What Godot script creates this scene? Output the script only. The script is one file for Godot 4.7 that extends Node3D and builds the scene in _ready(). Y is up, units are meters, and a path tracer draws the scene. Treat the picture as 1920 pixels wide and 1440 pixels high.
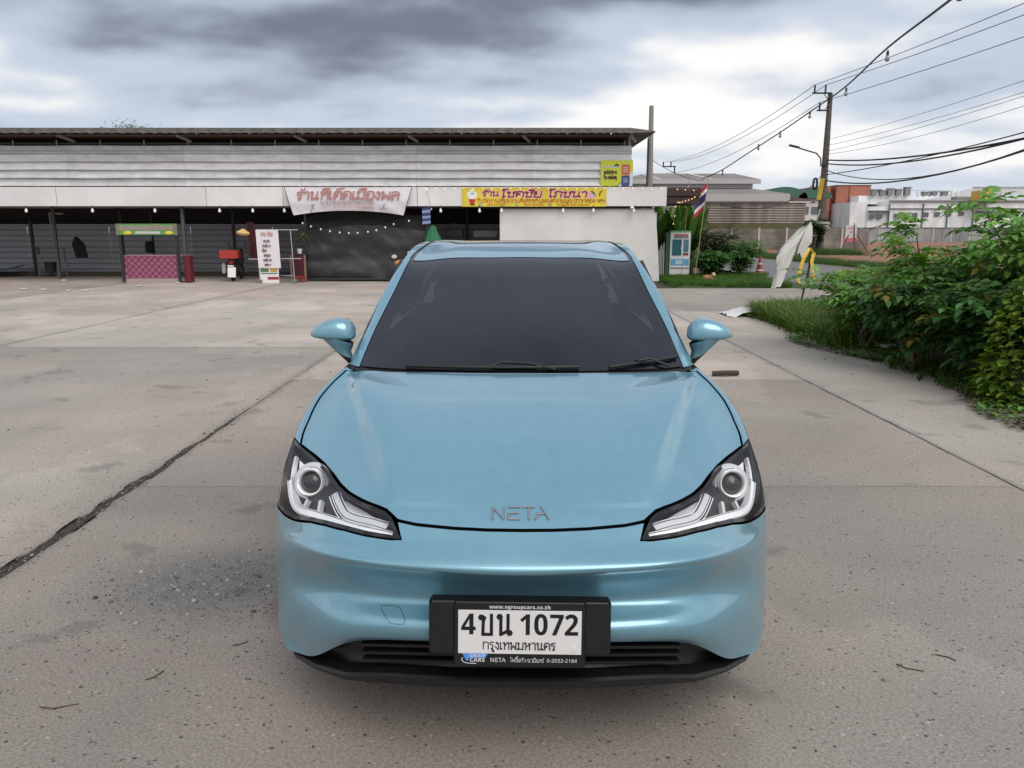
extends Node3D

# ---------------------------------------------------------------- mesh builder
class MB:
	var v := PackedVector3Array()
	var n := PackedVector3Array()
	var c := PackedColorArray()
	var tint := Color.WHITE
	var xf := Transform3D.IDENTITY
	var placed := false
	func at(t: Transform3D) -> MB:
		xf = t
		placed = t != Transform3D.IDENTITY
		return self
	func tri(a: Vector3, b: Vector3, d: Vector3, na: Vector3, nb: Vector3, nd: Vector3) -> void:
		if (b - a).cross(d - a).dot(na + nb + nd) > 0.0:
			var t := b
			b = d
			d = t
			t = nb
			nb = nd
			nd = t
		if placed:
			a = xf * a
			b = xf * b
			d = xf * d
			na = xf.basis * na
			nb = xf.basis * nb
			nd = xf.basis * nd
		v.push_back(a)
		v.push_back(b)
		v.push_back(d)
		n.push_back(na)
		n.push_back(nb)
		n.push_back(nd)
		c.push_back(tint)
		c.push_back(tint)
		c.push_back(tint)
	func flat(a: Vector3, b: Vector3, d: Vector3, out: Vector3) -> void:
		var m := (b - a).cross(d - a).normalized()
		if m.dot(out) < 0.0:
			m = -m
		tri(a, b, d, m, m, m)
	func quad(a: Vector3, b: Vector3, d: Vector3, e: Vector3, out: Vector3) -> void:
		flat(a, b, d, out)
		flat(a, d, e, out)
	func squad(a: Vector3, b: Vector3, d: Vector3, e: Vector3, na: Vector3, nb: Vector3, nd: Vector3, ne: Vector3) -> void:
		tri(a, b, d, na, nb, nd)
		tri(a, d, e, na, nd, ne)
	func box(o: Vector3, s: Vector3, b := Basis.IDENTITY, bev := 0.0) -> void:
		var h := s * 0.5
		var ax := [b.x, b.y, b.z]
		var hs := [h.x, h.y, h.z]
		for k in 3:
			var i := (k + 1) % 3
			var j := (k + 2) % 3
			for sg in [-1.0, 1.0]:
				var m: Vector3 = ax[k] * sg
				var p: Vector3 = o + m * hs[k]
				var u: Vector3 = ax[i] * (hs[i] - bev)
				var w: Vector3 = ax[j] * (hs[j] - bev)
				squad(p - u - w, p + u - w, p + u + w, p - u + w, m, m, m, m)
		if bev > 0.0:
			for k in 3:
				var i := (k + 1) % 3
				var j := (k + 2) % 3
				for si in [-1.0, 1.0]:
					for sj in [-1.0, 1.0]:
						var ni: Vector3 = ax[i] * si
						var nj: Vector3 = ax[j] * sj
						var e: Vector3 = ax[k] * (hs[k] - bev)
						var p1: Vector3 = o + ni * hs[i] + nj * (hs[j] - bev)
						var p2: Vector3 = o + ni * (hs[i] - bev) + nj * hs[j]
						squad(p1 - e, p1 + e, p2 + e, p2 - e, ni, ni, nj, nj)
	func bar(a: Vector3, b: Vector3, w: float, h: float) -> void:
		var d := b - a
		var z := d.normalized()
		var up := Vector3.UP if absf(z.y) < 0.95 else Vector3.RIGHT
		var x := up.cross(z).normalized()
		box((a + b) * 0.5, Vector3(w, h, d.length()), Basis(x, z.cross(x), z))
	func tube(pts: Array, r: float, sides := 6, r2 := -1.0, caps := true) -> void:
		var m := pts.size()
		var x := Vector3.ZERO
		var rings := []
		for i in m:
			var p: Vector3 = pts[i]
			var z: Vector3 = ((pts[mini(i + 1, m - 1)] as Vector3) - (pts[maxi(i - 1, 0)] as Vector3)).normalized()
			if x == Vector3.ZERO:
				x = (Vector3.UP if absf(z.y) < 0.9 else Vector3.RIGHT).cross(z).normalized()
			x = (x - z * x.dot(z)).normalized()
			var y := z.cross(x)
			var q := r if r2 < 0.0 else lerpf(r, r2, float(i) / (m - 1))
			var ring := []
			for s in sides:
				var a := TAU * s / sides
				var d := x * cos(a) + y * sin(a)
				ring.append([p + d * q, d])
			rings.append(ring)
		for i in m - 1:
			for s in sides:
				var a: Array = rings[i][s]
				var b: Array = rings[i][(s + 1) % sides]
				var d: Array = rings[i + 1][(s + 1) % sides]
				var e: Array = rings[i + 1][s]
				squad(a[0], b[0], d[0], e[0], a[1], b[1], d[1], e[1])
		if caps:
			for k in [0, m - 1]:
				var out: Vector3 = (pts[k] as Vector3) - (pts[1 if k == 0 else m - 2] as Vector3)
				for s in range(1, sides - 1):
					flat(rings[k][0][0], rings[k][s][0], rings[k][s + 1][0], out)
	# profile of (radius, height) pairs turned round the axis y of t
	func lathe(prof: Array, t := Transform3D.IDENTITY, sides := 20, smooth := true) -> void:
		for i in prof.size() - 1:
			var p: Vector2 = prof[i]
			var q: Vector2 = prof[i + 1]
			var d := q - p
			if d.length() < 1e-6:
				continue
			var nn := Vector2(d.y, -d.x).normalized()
			var n0 := nn
			var n1 := nn
			if smooth:
				if i > 0:
					var e := p - (prof[i - 1] as Vector2)
					var en := Vector2(e.y, -e.x).normalized()
					if en.dot(nn) > 0.6:
						n0 = (en + nn).normalized()
				if i < prof.size() - 2:
					var e2 := (prof[i + 2] as Vector2) - q
					var en2 := Vector2(e2.y, -e2.x).normalized()
					if en2.dot(nn) > 0.6:
						n1 = (en2 + nn).normalized()
			for s in sides:
				var a := TAU * s / sides
				var b := TAU * (s + 1) / sides
				var ca := Vector3(cos(a), 0, sin(a))
				var cb := Vector3(cos(b), 0, sin(b))
				var P := t * (ca * p.x + Vector3.UP * p.y)
				var Q := t * (cb * p.x + Vector3.UP * p.y)
				var R := t * (cb * q.x + Vector3.UP * q.y)
				var S := t * (ca * q.x + Vector3.UP * q.y)
				var B := t.basis
				squad(P, Q, R, S, (B * (ca * n0.x + Vector3.UP * n0.y)).normalized(), (B * (cb * n0.x + Vector3.UP * n0.y)).normalized(), (B * (cb * n1.x + Vector3.UP * n1.y)).normalized(), (B * (ca * n1.x + Vector3.UP * n1.y)).normalized())
	func ball(o: Vector3, r: Vector3, b := Basis.IDENTITY, rows := 8, cols := 14) -> void:
		var pr := []
		for i in rows + 1:
			var a := -PI / 2 + PI * i / rows
			pr.append([cos(a), sin(a)])
		for i in rows:
			for s in cols:
				var q := []
				for k in [[i, s], [i, s + 1], [i + 1, s + 1], [i + 1, s]]:
					var a: float = TAU * k[1] / cols
					var d := Vector3(cos(a) * pr[k[0]][0], pr[k[0]][1], sin(a) * pr[k[0]][0])
					q.append(o + b * (d * r))
					q.append((b * (d / r)).normalized())
				squad(q[0], q[2], q[4], q[6], q[1], q[3], q[5], q[7])
	# outline in the plane z=0 of t, pushed out by depth along its z
	func prism(poly: PackedVector2Array, depth: float, t := Transform3D.IDENTITY) -> void:
		var idx := Geometry2D.triangulate_polygon(poly)
		var z := t.basis.z
		for k in range(0, idx.size(), 3):
			for zz in [0.0, depth]:
				flat(t * Vector3(poly[idx[k]].x, poly[idx[k]].y, zz), t * Vector3(poly[idx[k + 1]].x, poly[idx[k + 1]].y, zz), t * Vector3(poly[idx[k + 2]].x, poly[idx[k + 2]].y, zz), z if zz > 0.0 else -z)
		var turn := -1.0 if Geometry2D.is_polygon_clockwise(poly) else 1.0
		for i in poly.size():
			var a := poly[i]
			var b := poly[(i + 1) % poly.size()]
			var o := t.basis * Vector3((b - a).y, -(b - a).x, 0) * turn
			quad(t * Vector3(a.x, a.y, 0), t * Vector3(b.x, b.y, 0), t * Vector3(b.x, b.y, depth), t * Vector3(a.x, a.y, depth), o)
	# rows of points, smooth
	func sheet(rows: Array, flip := false, closed := false) -> void:
		var nr := rows.size()
		var nc: int = rows[0].size()
		var nn := []
		for i in nr:
			var l := []
			for j in nc:
				var jl := (j - 1 + nc) % nc if closed else maxi(j - 1, 0)
				var jr := (j + 1) % nc if closed else mini(j + 1, nc - 1)
				var du: Vector3 = rows[i][jr] - rows[i][jl]
				var dv: Vector3 = rows[mini(i + 1, nr - 1)][j] - rows[maxi(i - 1, 0)][j]
				var m := du.cross(dv).normalized()
				l.append(-m if flip else m)
			nn.append(l)
		for i in nr - 1:
			for j in (nc if closed else nc - 1):
				var k := (j + 1) % nc
				squad(rows[i][j], rows[i][k], rows[i + 1][k], rows[i + 1][j], nn[i][j], nn[i][k], nn[i + 1][k], nn[i + 1][j])
	func mesh() -> ArrayMesh:
		var m := ArrayMesh.new()
		if v.is_empty():
			return m
		var a := []
		a.resize(Mesh.ARRAY_MAX)
		a[Mesh.ARRAY_VERTEX] = v
		a[Mesh.ARRAY_NORMAL] = n
		a[Mesh.ARRAY_COLOR] = c
		m.add_surface_from_arrays(Mesh.PRIMITIVE_TRIANGLES, a)
		return m

# ---------------------------------------------------------------- scene helpers
var used_names := {}
var mats := {}
var counts := {}
var rng := RandomNumberGenerator.new()

func named(base: String) -> String:
	var k: int = used_names.get(base, 0)
	used_names[base] = k + 1
	return base if k == 0 else "%s_%03d" % [base, k]

func tag(o: Node, label: String, category: String, group := "") -> Node:
	o.set_meta("label", label)
	o.set_meta("category", category)
	if group != "":
		o.set_meta("group", group)
	return o

func thing(called: String, label: String, category: String, where := Vector3.ZERO, turn := 0.0, group := "") -> Node3D:
	var o := Node3D.new()
	o.name = named(called)
	o.position = where
	o.rotation.y = turn
	add_child(o, true)
	tag(o, label, category, group)
	return o

func put(called: String, b: MB, m: Material, parent: Node = null) -> MeshInstance3D:
	var o := MeshInstance3D.new()
	o.mesh = b.mesh()
	o.material_override = m
	if parent == null:
		o.name = named(called)
		add_child(o, true)
	else:
		o.name = called
		var k := 1
		while parent.has_node(NodePath(String(o.name))):
			o.name = "%s_%03d" % [called, k]
			k += 1
		parent.add_child(o, true)
	return o

func put_mesh(called: String, mesh: Mesh, m: Material, parent: Node, t: Transform3D) -> MeshInstance3D:
	var o := MeshInstance3D.new()
	o.mesh = mesh
	o.material_override = m
	o.transform = t
	var key := "%d %s" % [parent.get_instance_id(), called]
	var k: int = counts.get(key, 0)
	counts[key] = k + 1
	o.name = called if k == 0 else "%s_%03d" % [called, k]
	parent.add_child(o, true)
	return o

func structure(called: String, b: MB, m: Material, kind := "structure") -> MeshInstance3D:
	var o := put(called, b, m)
	o.set_meta("kind", kind)
	return o

func mat(key: String, r := 0.5, g := 0.5, b := 0.5, rough := 0.7, metal := 0.0) -> StandardMaterial3D:
	if mats.has(key):
		return mats[key]
	var m := StandardMaterial3D.new()
	m.resource_name = key
	m.albedo_color = Color(r, g, b).linear_to_srgb()
	m.roughness = rough
	m.metallic = metal
	m.vertex_color_use_as_albedo = true
	mats[key] = m
	return m

# a grey noise picture between lo and hi (sRGB values)
func noise_picture(seed_: int, freq: float, lo: float, hi: float, size := 512, octaves := 5, gain := 0.5, kind := FastNoiseLite.TYPE_SIMPLEX_SMOOTH) -> ImageTexture:
	var f := FastNoiseLite.new()
	f.seed = seed_
	f.noise_type = kind
	f.frequency = freq
	f.fractal_type = FastNoiseLite.FRACTAL_FBM
	f.fractal_octaves = octaves
	f.fractal_gain = gain
	var im := f.get_seamless_image(size, size)
	im.convert(Image.FORMAT_L8)
	var d := im.get_data()
	for i in d.size():
		d[i] = int(255.0 * (lo + (hi - lo) * d[i] / 255.0))
	im = Image.create_from_data(size, size, false, Image.FORMAT_L8, d)
	im.convert(Image.FORMAT_RGB8)
	return ImageTexture.create_from_image(im)

func worn(m: StandardMaterial3D, t: Texture2D, scale: Vector3, world := true) -> StandardMaterial3D:
	m.albedo_texture = t
	m.uv1_triplanar = true
	m.uv1_world_triplanar = world
	m.uv1_scale = scale
	return m

func rough_relief(m: StandardMaterial3D, t: Texture2D, cm: float) -> StandardMaterial3D:
	m.heightmap_enabled = true
	m.heightmap_texture = t
	m.heightmap_scale = cm
	return m

func v3(a: Array) -> Vector3:
	return Vector3(a[0], a[1], a[2])

func sag(a: Vector3, b: Vector3, drop: float, steps := 16) -> Array:
	var l := []
	for i in steps + 1:
		var t := float(i) / steps
		l.append(a.lerp(b, t) - Vector3.UP * drop * 4.0 * t * (1.0 - t))
	return l
const FRONT_ROWS := [
	[0.000, 1.014, 1.000, 0.211, 1.013, 1.010, 0.390, 1.011, 1.030, 0.537, 1.007, 1.060, 0.636, 1.007, 1.090, 0.699, 1.007, 1.110, 0.732, 1.006, 1.130, 0.767, 0.936, 1.180, 0.787, 0.836, 1.210],
	[0.000, 0.977, 0.720, 0.219, 0.975, 0.730, 0.405, 0.972, 0.760, 0.562, 0.968, 0.810, 0.673, 0.961, 0.870, 0.747, 0.955, 0.920, 0.789, 0.949, 0.960, 0.807, 0.879, 1.010, 0.811, 0.759, 1.040],
	[0.000, 0.920, 0.500, 0.220, 0.917, 0.510, 0.410, 0.911, 0.550, 0.574, 0.902, 0.620, 0.694, 0.894, 0.700, 0.776, 0.887, 0.770, 0.823, 0.881, 0.820, 0.838, 0.821, 0.880, 0.841, 0.691, 0.910],
	[0.000, 0.846, 0.300, 0.214, 0.843, 0.310, 0.399, 0.836, 0.350, 0.561, 0.827, 0.430, 0.684, 0.828, 0.530, 0.769, 0.832, 0.610, 0.818, 0.831, 0.670, 0.836, 0.771, 0.730, 0.840, 0.661, 0.770],
	[0.000, 0.783, 0.160, 0.210, 0.781, 0.165, 0.389, 0.777, 0.190, 0.547, 0.769, 0.260, 0.670, 0.769, 0.370, 0.757, 0.774, 0.460, 0.816, 0.774, 0.550, 0.834, 0.724, 0.620, 0.838, 0.644, 0.680],
	[0.000, 0.730, 0.060, 0.207, 0.728, 0.065, 0.383, 0.721, 0.085, 0.536, 0.706, 0.140, 0.660, 0.688, 0.250, 0.756, 0.687, 0.370, 0.819, 0.696, 0.475, 0.835, 0.656, 0.545, 0.837, 0.606, 0.635],
	[0.000, 0.696, 0.000, 0.204, 0.694, 0.005, 0.378, 0.687, 0.025, 0.530, 0.669, 0.085, 0.655, 0.644, 0.200, 0.757, 0.622, 0.340, 0.826, 0.612, 0.455, 0.838, 0.592, 0.525, 0.838, 0.562, 0.615],
	[0.000, 0.662, -0.050, 0.200, 0.666, -0.045, 0.371, 0.666, -0.022, 0.521, 0.658, 0.042, 0.647, 0.630, 0.165, 0.752, 0.598, 0.310, 0.831, 0.551, 0.455, 0.839, 0.541, 0.525, 0.839, 0.521, 0.605],
	[0.000, 0.599, 0.010, 0.207, 0.601, 0.016, 0.384, 0.599, 0.042, 0.540, 0.583, 0.108, 0.664, 0.552, 0.212, 0.757, 0.519, 0.312, 0.842, 0.458, 0.470, 0.854, 0.458, 0.540, 0.852, 0.448, 0.610],
	[0.000, 0.513, 0.052, 0.212, 0.512, 0.057, 0.393, 0.507, 0.080, 0.551, 0.493, 0.142, 0.676, 0.462, 0.240, 0.768, 0.425, 0.335, 0.847, 0.367, 0.475, 0.859, 0.367, 0.545, 0.857, 0.367, 0.615],
	[0.000, 0.479, -0.003, 0.206, 0.478, 0.002, 0.381, 0.471, 0.022, 0.534, 0.448, 0.080, 0.659, 0.404, 0.190, 0.753, 0.356, 0.295, 0.822, 0.304, 0.405, 0.828, 0.304, 0.465, 0.830, 0.304, 0.545],
	[0.000, 0.442, -0.015, 0.204, 0.444, -0.010, 0.379, 0.433, 0.015, 0.533, 0.396, 0.075, 0.661, 0.321, 0.190, 0.756, 0.270, 0.300, 0.814, 0.245, 0.380, 0.824, 0.245, 0.450, 0.830, 0.245, 0.540],
	[0.000, 0.414, 0.000, 0.201, 0.416, 0.005, 0.373, 0.406, 0.030, 0.526, 0.354, 0.100, 0.649, 0.253, 0.200, 0.730, 0.225, 0.270, 0.779, 0.213, 0.330, 0.791, 0.213, 0.410, 0.801, 0.203, 0.530],
]
const CABIN_ROWS := [
	[0.000, 1.014, 1.000, 0.231, 1.014, 1.010, 0.463, 1.012, 1.060, 0.674, 1.012, 1.150, 0.704, 1.012, 1.180, 0.731, 1.013, 1.220, 0.730, 1.011, 1.225, 0.736, 1.003, 1.242, 0.735, 0.995, 1.260],
	[0.000, 1.167, 1.300, 0.216, 1.166, 1.310, 0.431, 1.161, 1.350, 0.644, 1.152, 1.410, 0.669, 1.157, 1.430, 0.693, 1.157, 1.470, 0.697, 1.137, 1.480, 0.740, 1.065, 1.514, 0.760, 0.990, 1.550],
	[0.000, 1.306, 1.610, 0.199, 1.305, 1.615, 0.397, 1.301, 1.640, 0.601, 1.291, 1.670, 0.629, 1.298, 1.690, 0.654, 1.300, 1.730, 0.664, 1.263, 1.738, 0.730, 1.129, 1.768, 0.775, 0.990, 1.800],
	[0.000, 1.434, 1.920, 0.191, 1.432, 1.922, 0.380, 1.428, 1.930, 0.565, 1.422, 1.940, 0.583, 1.431, 1.960, 0.602, 1.426, 2.000, 0.620, 1.374, 2.012, 0.713, 1.189, 2.055, 0.785, 0.995, 2.100],
	[0.000, 1.481, 2.200, 0.187, 1.481, 2.200, 0.370, 1.478, 2.200, 0.546, 1.470, 2.200, 0.570, 1.478, 2.210, 0.593, 1.472, 2.250, 0.612, 1.415, 2.268, 0.711, 1.212, 2.333, 0.790, 1.000, 2.400],
	[0.000, 1.509, 2.600, 0.185, 1.509, 2.600, 0.361, 1.508, 2.600, 0.531, 1.504, 2.600, 0.564, 1.502, 2.620, 0.595, 1.493, 2.660, 0.614, 1.435, 2.671, 0.712, 1.227, 2.710, 0.790, 1.010, 2.750],
	[0.000, 1.501, 3.220, 0.182, 1.501, 3.220, 0.356, 1.500, 3.220, 0.523, 1.496, 3.220, 0.556, 1.494, 3.240, 0.586, 1.485, 3.280, 0.606, 1.430, 3.270, 0.705, 1.235, 3.236, 0.785, 1.030, 3.200],
	[0.000, 1.439, 3.800, 0.174, 1.439, 3.800, 0.339, 1.438, 3.800, 0.499, 1.434, 3.800, 0.531, 1.432, 3.820, 0.559, 1.423, 3.860, 0.577, 1.378, 3.843, 0.669, 1.218, 3.783, 0.740, 1.050, 3.720],
]
const HEADLIGHT := [0.8418, 0.4442, 0.7456, 0.4642, 0.6641, 0.4795, 0.5994, 0.4971, 0.5522, 0.5162, 0.5145, 0.5381, 0.4748, 0.5542, 0.4303, 0.5679, 0.3814, 0.5815, 0.3533, 0.5914, 0.3347, 0.6060, 0.3059, 0.6610, 0.3356, 0.6597, 0.3994, 0.6515, 0.4652, 0.6411, 0.5450, 0.6357, 0.6140, 0.6384, 0.7027, 0.6520, 0.7616, 0.6595, 0.8063, 0.6609, 0.8453, 0.6571, 0.8388, 0.6106, 0.8448, 0.5534, 0.8448, 0.4953]
const HOOD := [0.0000, 0.0030, 0.3000, 0.0030, 0.5700, 0.0030, 0.7623, 0.0176, 0.7648, 0.0523, 0.7609, 0.1414, 0.7631, 0.2170, 0.7508, 0.3238, 0.7546, 0.4026, 0.7484, 0.4507, 0.7291, 0.4507, 0.6554, 0.4656, 0.5899, 0.4847, 0.5421, 0.5052, 0.5043, 0.5280, 0.4686, 0.5447, 0.4252, 0.5586, 0.3781, 0.5719, 0.3495, 0.5814, 0.3283, 0.5980, 0.3156, 0.6084, 0.2666, 0.6181, 0.1700, 0.6273, 0.0822, 0.6316, 0.0000, 0.6325]
const BUMPER := [0.0000, 0.6425, 0.0820, 0.6414, 0.1695, 0.6369, 0.2658, 0.6275, 0.3154, 0.6176, 0.3004, 0.6651, 0.3323, 0.6659, 0.3998, 0.6574, 0.4657, 0.6464, 0.5439, 0.6411, 0.6143, 0.6438, 0.7059, 0.6582, 0.7711, 0.6662, 0.8323, 0.6682, 0.8522, 0.6623, 0.9000, 0.6900, 1.0000, 0.7000, 1.0000, 1.0000, 0.8440, 1.0000, 0.6350, 1.0000, 0.4900, 1.0000, 0.3420, 1.0000, 0.0000, 1.0000]
const FENDER := [0.7828, 0.0218, 0.7800, 0.0588, 0.7756, 0.1463, 0.7783, 0.2206, 0.7633, 0.3273, 0.7689, 0.4085, 0.7630, 0.4543, 0.8472, 0.4353, 0.8450, 0.4975, 0.8498, 0.5528, 0.8522, 0.6078, 0.8548, 0.6565, 0.8900, 0.6820, 1.0000, 0.6930, 1.0000, 0.0030, 0.7200, 0.0030]
const LAMP_BAR := [0.7911, 0.5872, 0.7662, 0.6165, 0.7429, 0.6301, 0.7078, 0.6316, 0.6235, 0.6215, 0.5237, 0.6199, 0.4455, 0.6285, 0.3803, 0.6369, 0.3338, 0.6445]
const LAMP_STRIP := [0.5380, 0.5507, 0.5127, 0.5772, 0.4859, 0.5956, 0.4497, 0.6026, 0.3994, 0.6076, 0.3495, 0.6184]
const LAMP_WEDGE := [0.5145, 0.5544, 0.4823, 0.5601, 0.4345, 0.5726, 0.3858, 0.5938, 0.4347, 0.5907, 0.4801, 0.5871]
const LAMP_PLATE := [0.7534, 0.5006, 0.7441, 0.5504, 0.6357, 0.5229, 0.6458, 0.5130, 0.7278, 0.5060]
const LAMP_SIDE := [0.8045, 0.5075, 0.7988, 0.5458, 0.7899, 0.5821]
const LAMP_SPOKE_A := [0.6864, 0.5971, 0.7116, 0.6304]
const LAMP_SPOKE_B := [0.6173, 0.5835, 0.6242, 0.6194]
const LAMP_EYE := [0.6643, 0.5623]
const RIDGE := [0.7380, 0.0222, 0.5941, 0.1210, 0.4615, 0.2637, 0.4041, 0.3735, 0.3602, 0.4793, 0.3233, 0.5669]
const TOW := [0.3563, 0.8859, 0.3506, 0.8772, 0.3119, 0.8771, 0.3027, 0.8892, 0.2945, 0.9141, 0.2996, 0.9283, 0.3238, 0.9288, 0.3382, 0.9231]

# ---------------------------------------------------------------- camera, sky, sun
func sky_and_camera() -> void:
	var cam := Camera3D.new()
	cam.name = "camera"
	cam.fov = 53.098
	cam.position = Vector3(0, 1.56, 0)
	cam.rotation = Vector3(deg_to_rad(-11.149), 0, 0)
	cam.near = 0.05
	cam.far = 4000.0
	cam.current = true
	add_child(cam)
	var env := Environment.new()
	env.background_mode = Environment.BG_SKY
	env.tonemap_mode = Environment.TONE_MAPPER_LINEAR
	env.tonemap_exposure = EXPOSURE
	env.sdfgi_enabled = true
	env.ssao_enabled = true
	env.ssil_enabled = true
	var pano := PanoramaSkyMaterial.new()
	pano.panorama = cloud_picture()
	var sky := Sky.new()
	sky.sky_material = pano
	env.sky = sky
	env.fog_enabled = FOG > 0.0
	env.fog_density = FOG
	env.fog_light_color = Color(0.90, 0.92, 0.95)
	var we := WorldEnvironment.new()
	we.name = "world"
	we.environment = env
	add_child(we)
	var sun := DirectionalLight3D.new()
	sun.name = "sun"
	sun.light_energy = SUN
	sun.light_angular_distance = 45.0
	sun.light_color = Color(1.0, 0.97, 0.93)
	sun.shadow_enabled = true
	sun.rotation = Vector3(deg_to_rad(-48), deg_to_rad(28), 0)
	add_child(sun)

const EXPOSURE := 1.3
const SUN := 0.5
const FOG := 0.0

# an overcast sky with broken, blue-grey cloud bases and pale gaps, in linear light
func cloud_picture() -> ImageTexture:
	var W := 1600
	var H := 800
	var big := FastNoiseLite.new()
	big.seed = 5
	big.noise_type = FastNoiseLite.TYPE_SIMPLEX_SMOOTH
	big.frequency = 0.42
	big.fractal_octaves = 6
	big.fractal_gain = 0.52
	var fine := FastNoiseLite.new()
	fine.seed = 19
	fine.noise_type = FastNoiseLite.TYPE_SIMPLEX_SMOOTH
	fine.frequency = 1.3
	fine.fractal_octaves = 7
	fine.fractal_gain = 0.58
	var data := PackedFloat32Array()
	data.resize(W * H * 3)
	var dark := Vector3(0.135, 0.16, 0.215)
	var mid := Vector3(0.43, 0.49, 0.585)
	var pale := Vector3(0.80, 0.785, 0.765)
	for j in H:
		var el := (0.5 - (j + 0.5) / H) * PI
		if el < -0.02:
			for i in W:
				var k := (j * W + i) * 3
				data[k] = 0.22
				data[k + 1] = 0.21
				data[k + 2] = 0.20
			continue
		var ce := cos(el)
		var se := sin(el)
		var flat_ := 1.0 / (maxf(se, 0.0) + 0.16)
		for i in W:
			var az := (float(i) + 0.5) / W * TAU      # the first column looks along -z, then turns right
			var x := sin(az)
			var z := -cos(az)
			# cloud layer seen from below: stretched towards the horizon
			var px := x * ce * flat_
			var pz := z * ce * flat_
			var n := big.get_noise_2d(px * 0.62 + 3.1, pz * 0.9 - 1.7)
			var f := fine.get_noise_2d(px * 0.9, pz * 1.5)
			var d := 0.36 + 0.50 * n + 0.30 * f
			var a := wrapf(az, -PI, PI)      # 0 ahead, positive to the right
			var e := el
			# the photograph's bank of heavy cloud ahead on the left and overhead, and the bright gap low on the right
			d += 0.56 * exp(-pow((a + 0.34) / 0.30, 2.0) - pow((e - 0.222) / 0.050, 2.0))
			d += 0.72 * exp(-pow((a - 0.08) / 0.26, 2.0) - pow((e - 0.300) / 0.045, 2.0))
			d += 0.30 * exp(-pow((a + 0.22) / 0.36, 2.0) - pow((e - 0.150) / 0.045, 2.0))
			d += 0.34 * exp(-pow((a - 0.50) / 0.13, 2.0) - pow((e - 0.150 - 0.10 * (a - 0.5)) / 0.022, 2.0))
			d -= 0.40 * exp(-pow((a - 0.20) / 0.20, 2.0) - pow((e - 0.150 - 0.18 * (a - 0.2)) / 0.060, 2.0))
			d -= 0.32 * exp(-pow((a + 0.60) / 0.10, 2.0) - pow((e - 0.165) / 0.035, 2.0))
			d -= 0.22 * exp(-pow((a - 0.52) / 0.16, 2.0) - pow((e - 0.235) / 0.045, 2.0))
			var ahead := smoothstep(-0.25, 0.65, -z * ce)
			d += 0.20 * smoothstep(0.25, 0.7, e) * ahead - 0.10 * smoothstep(0.2, 0.8, e) * (1.0 - ahead)
			d = clampf(d, 0.0, 1.0)
			var c: Vector3
			if d < 0.5:
				c = pale.lerp(mid, smoothstep(0.12, 0.5, d))
			else:
				c = mid.lerp(dark, smoothstep(0.5, 0.98, d))
			# thin bright air near the horizon
			var hz := exp(-maxf(el, 0.0) / 0.055)
			c = c.lerp(Vector3(0.62, 0.66, 0.69), hz * 0.8)
			var k := (j * W + i) * 3
			data[k] = c.x
			data[k + 1] = c.y
			data[k + 2] = c.z
	var im := Image.create_from_data(W, H, false, Image.FORMAT_RGBF, data.to_byte_array())
	return ImageTexture.create_from_image(im)

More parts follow.
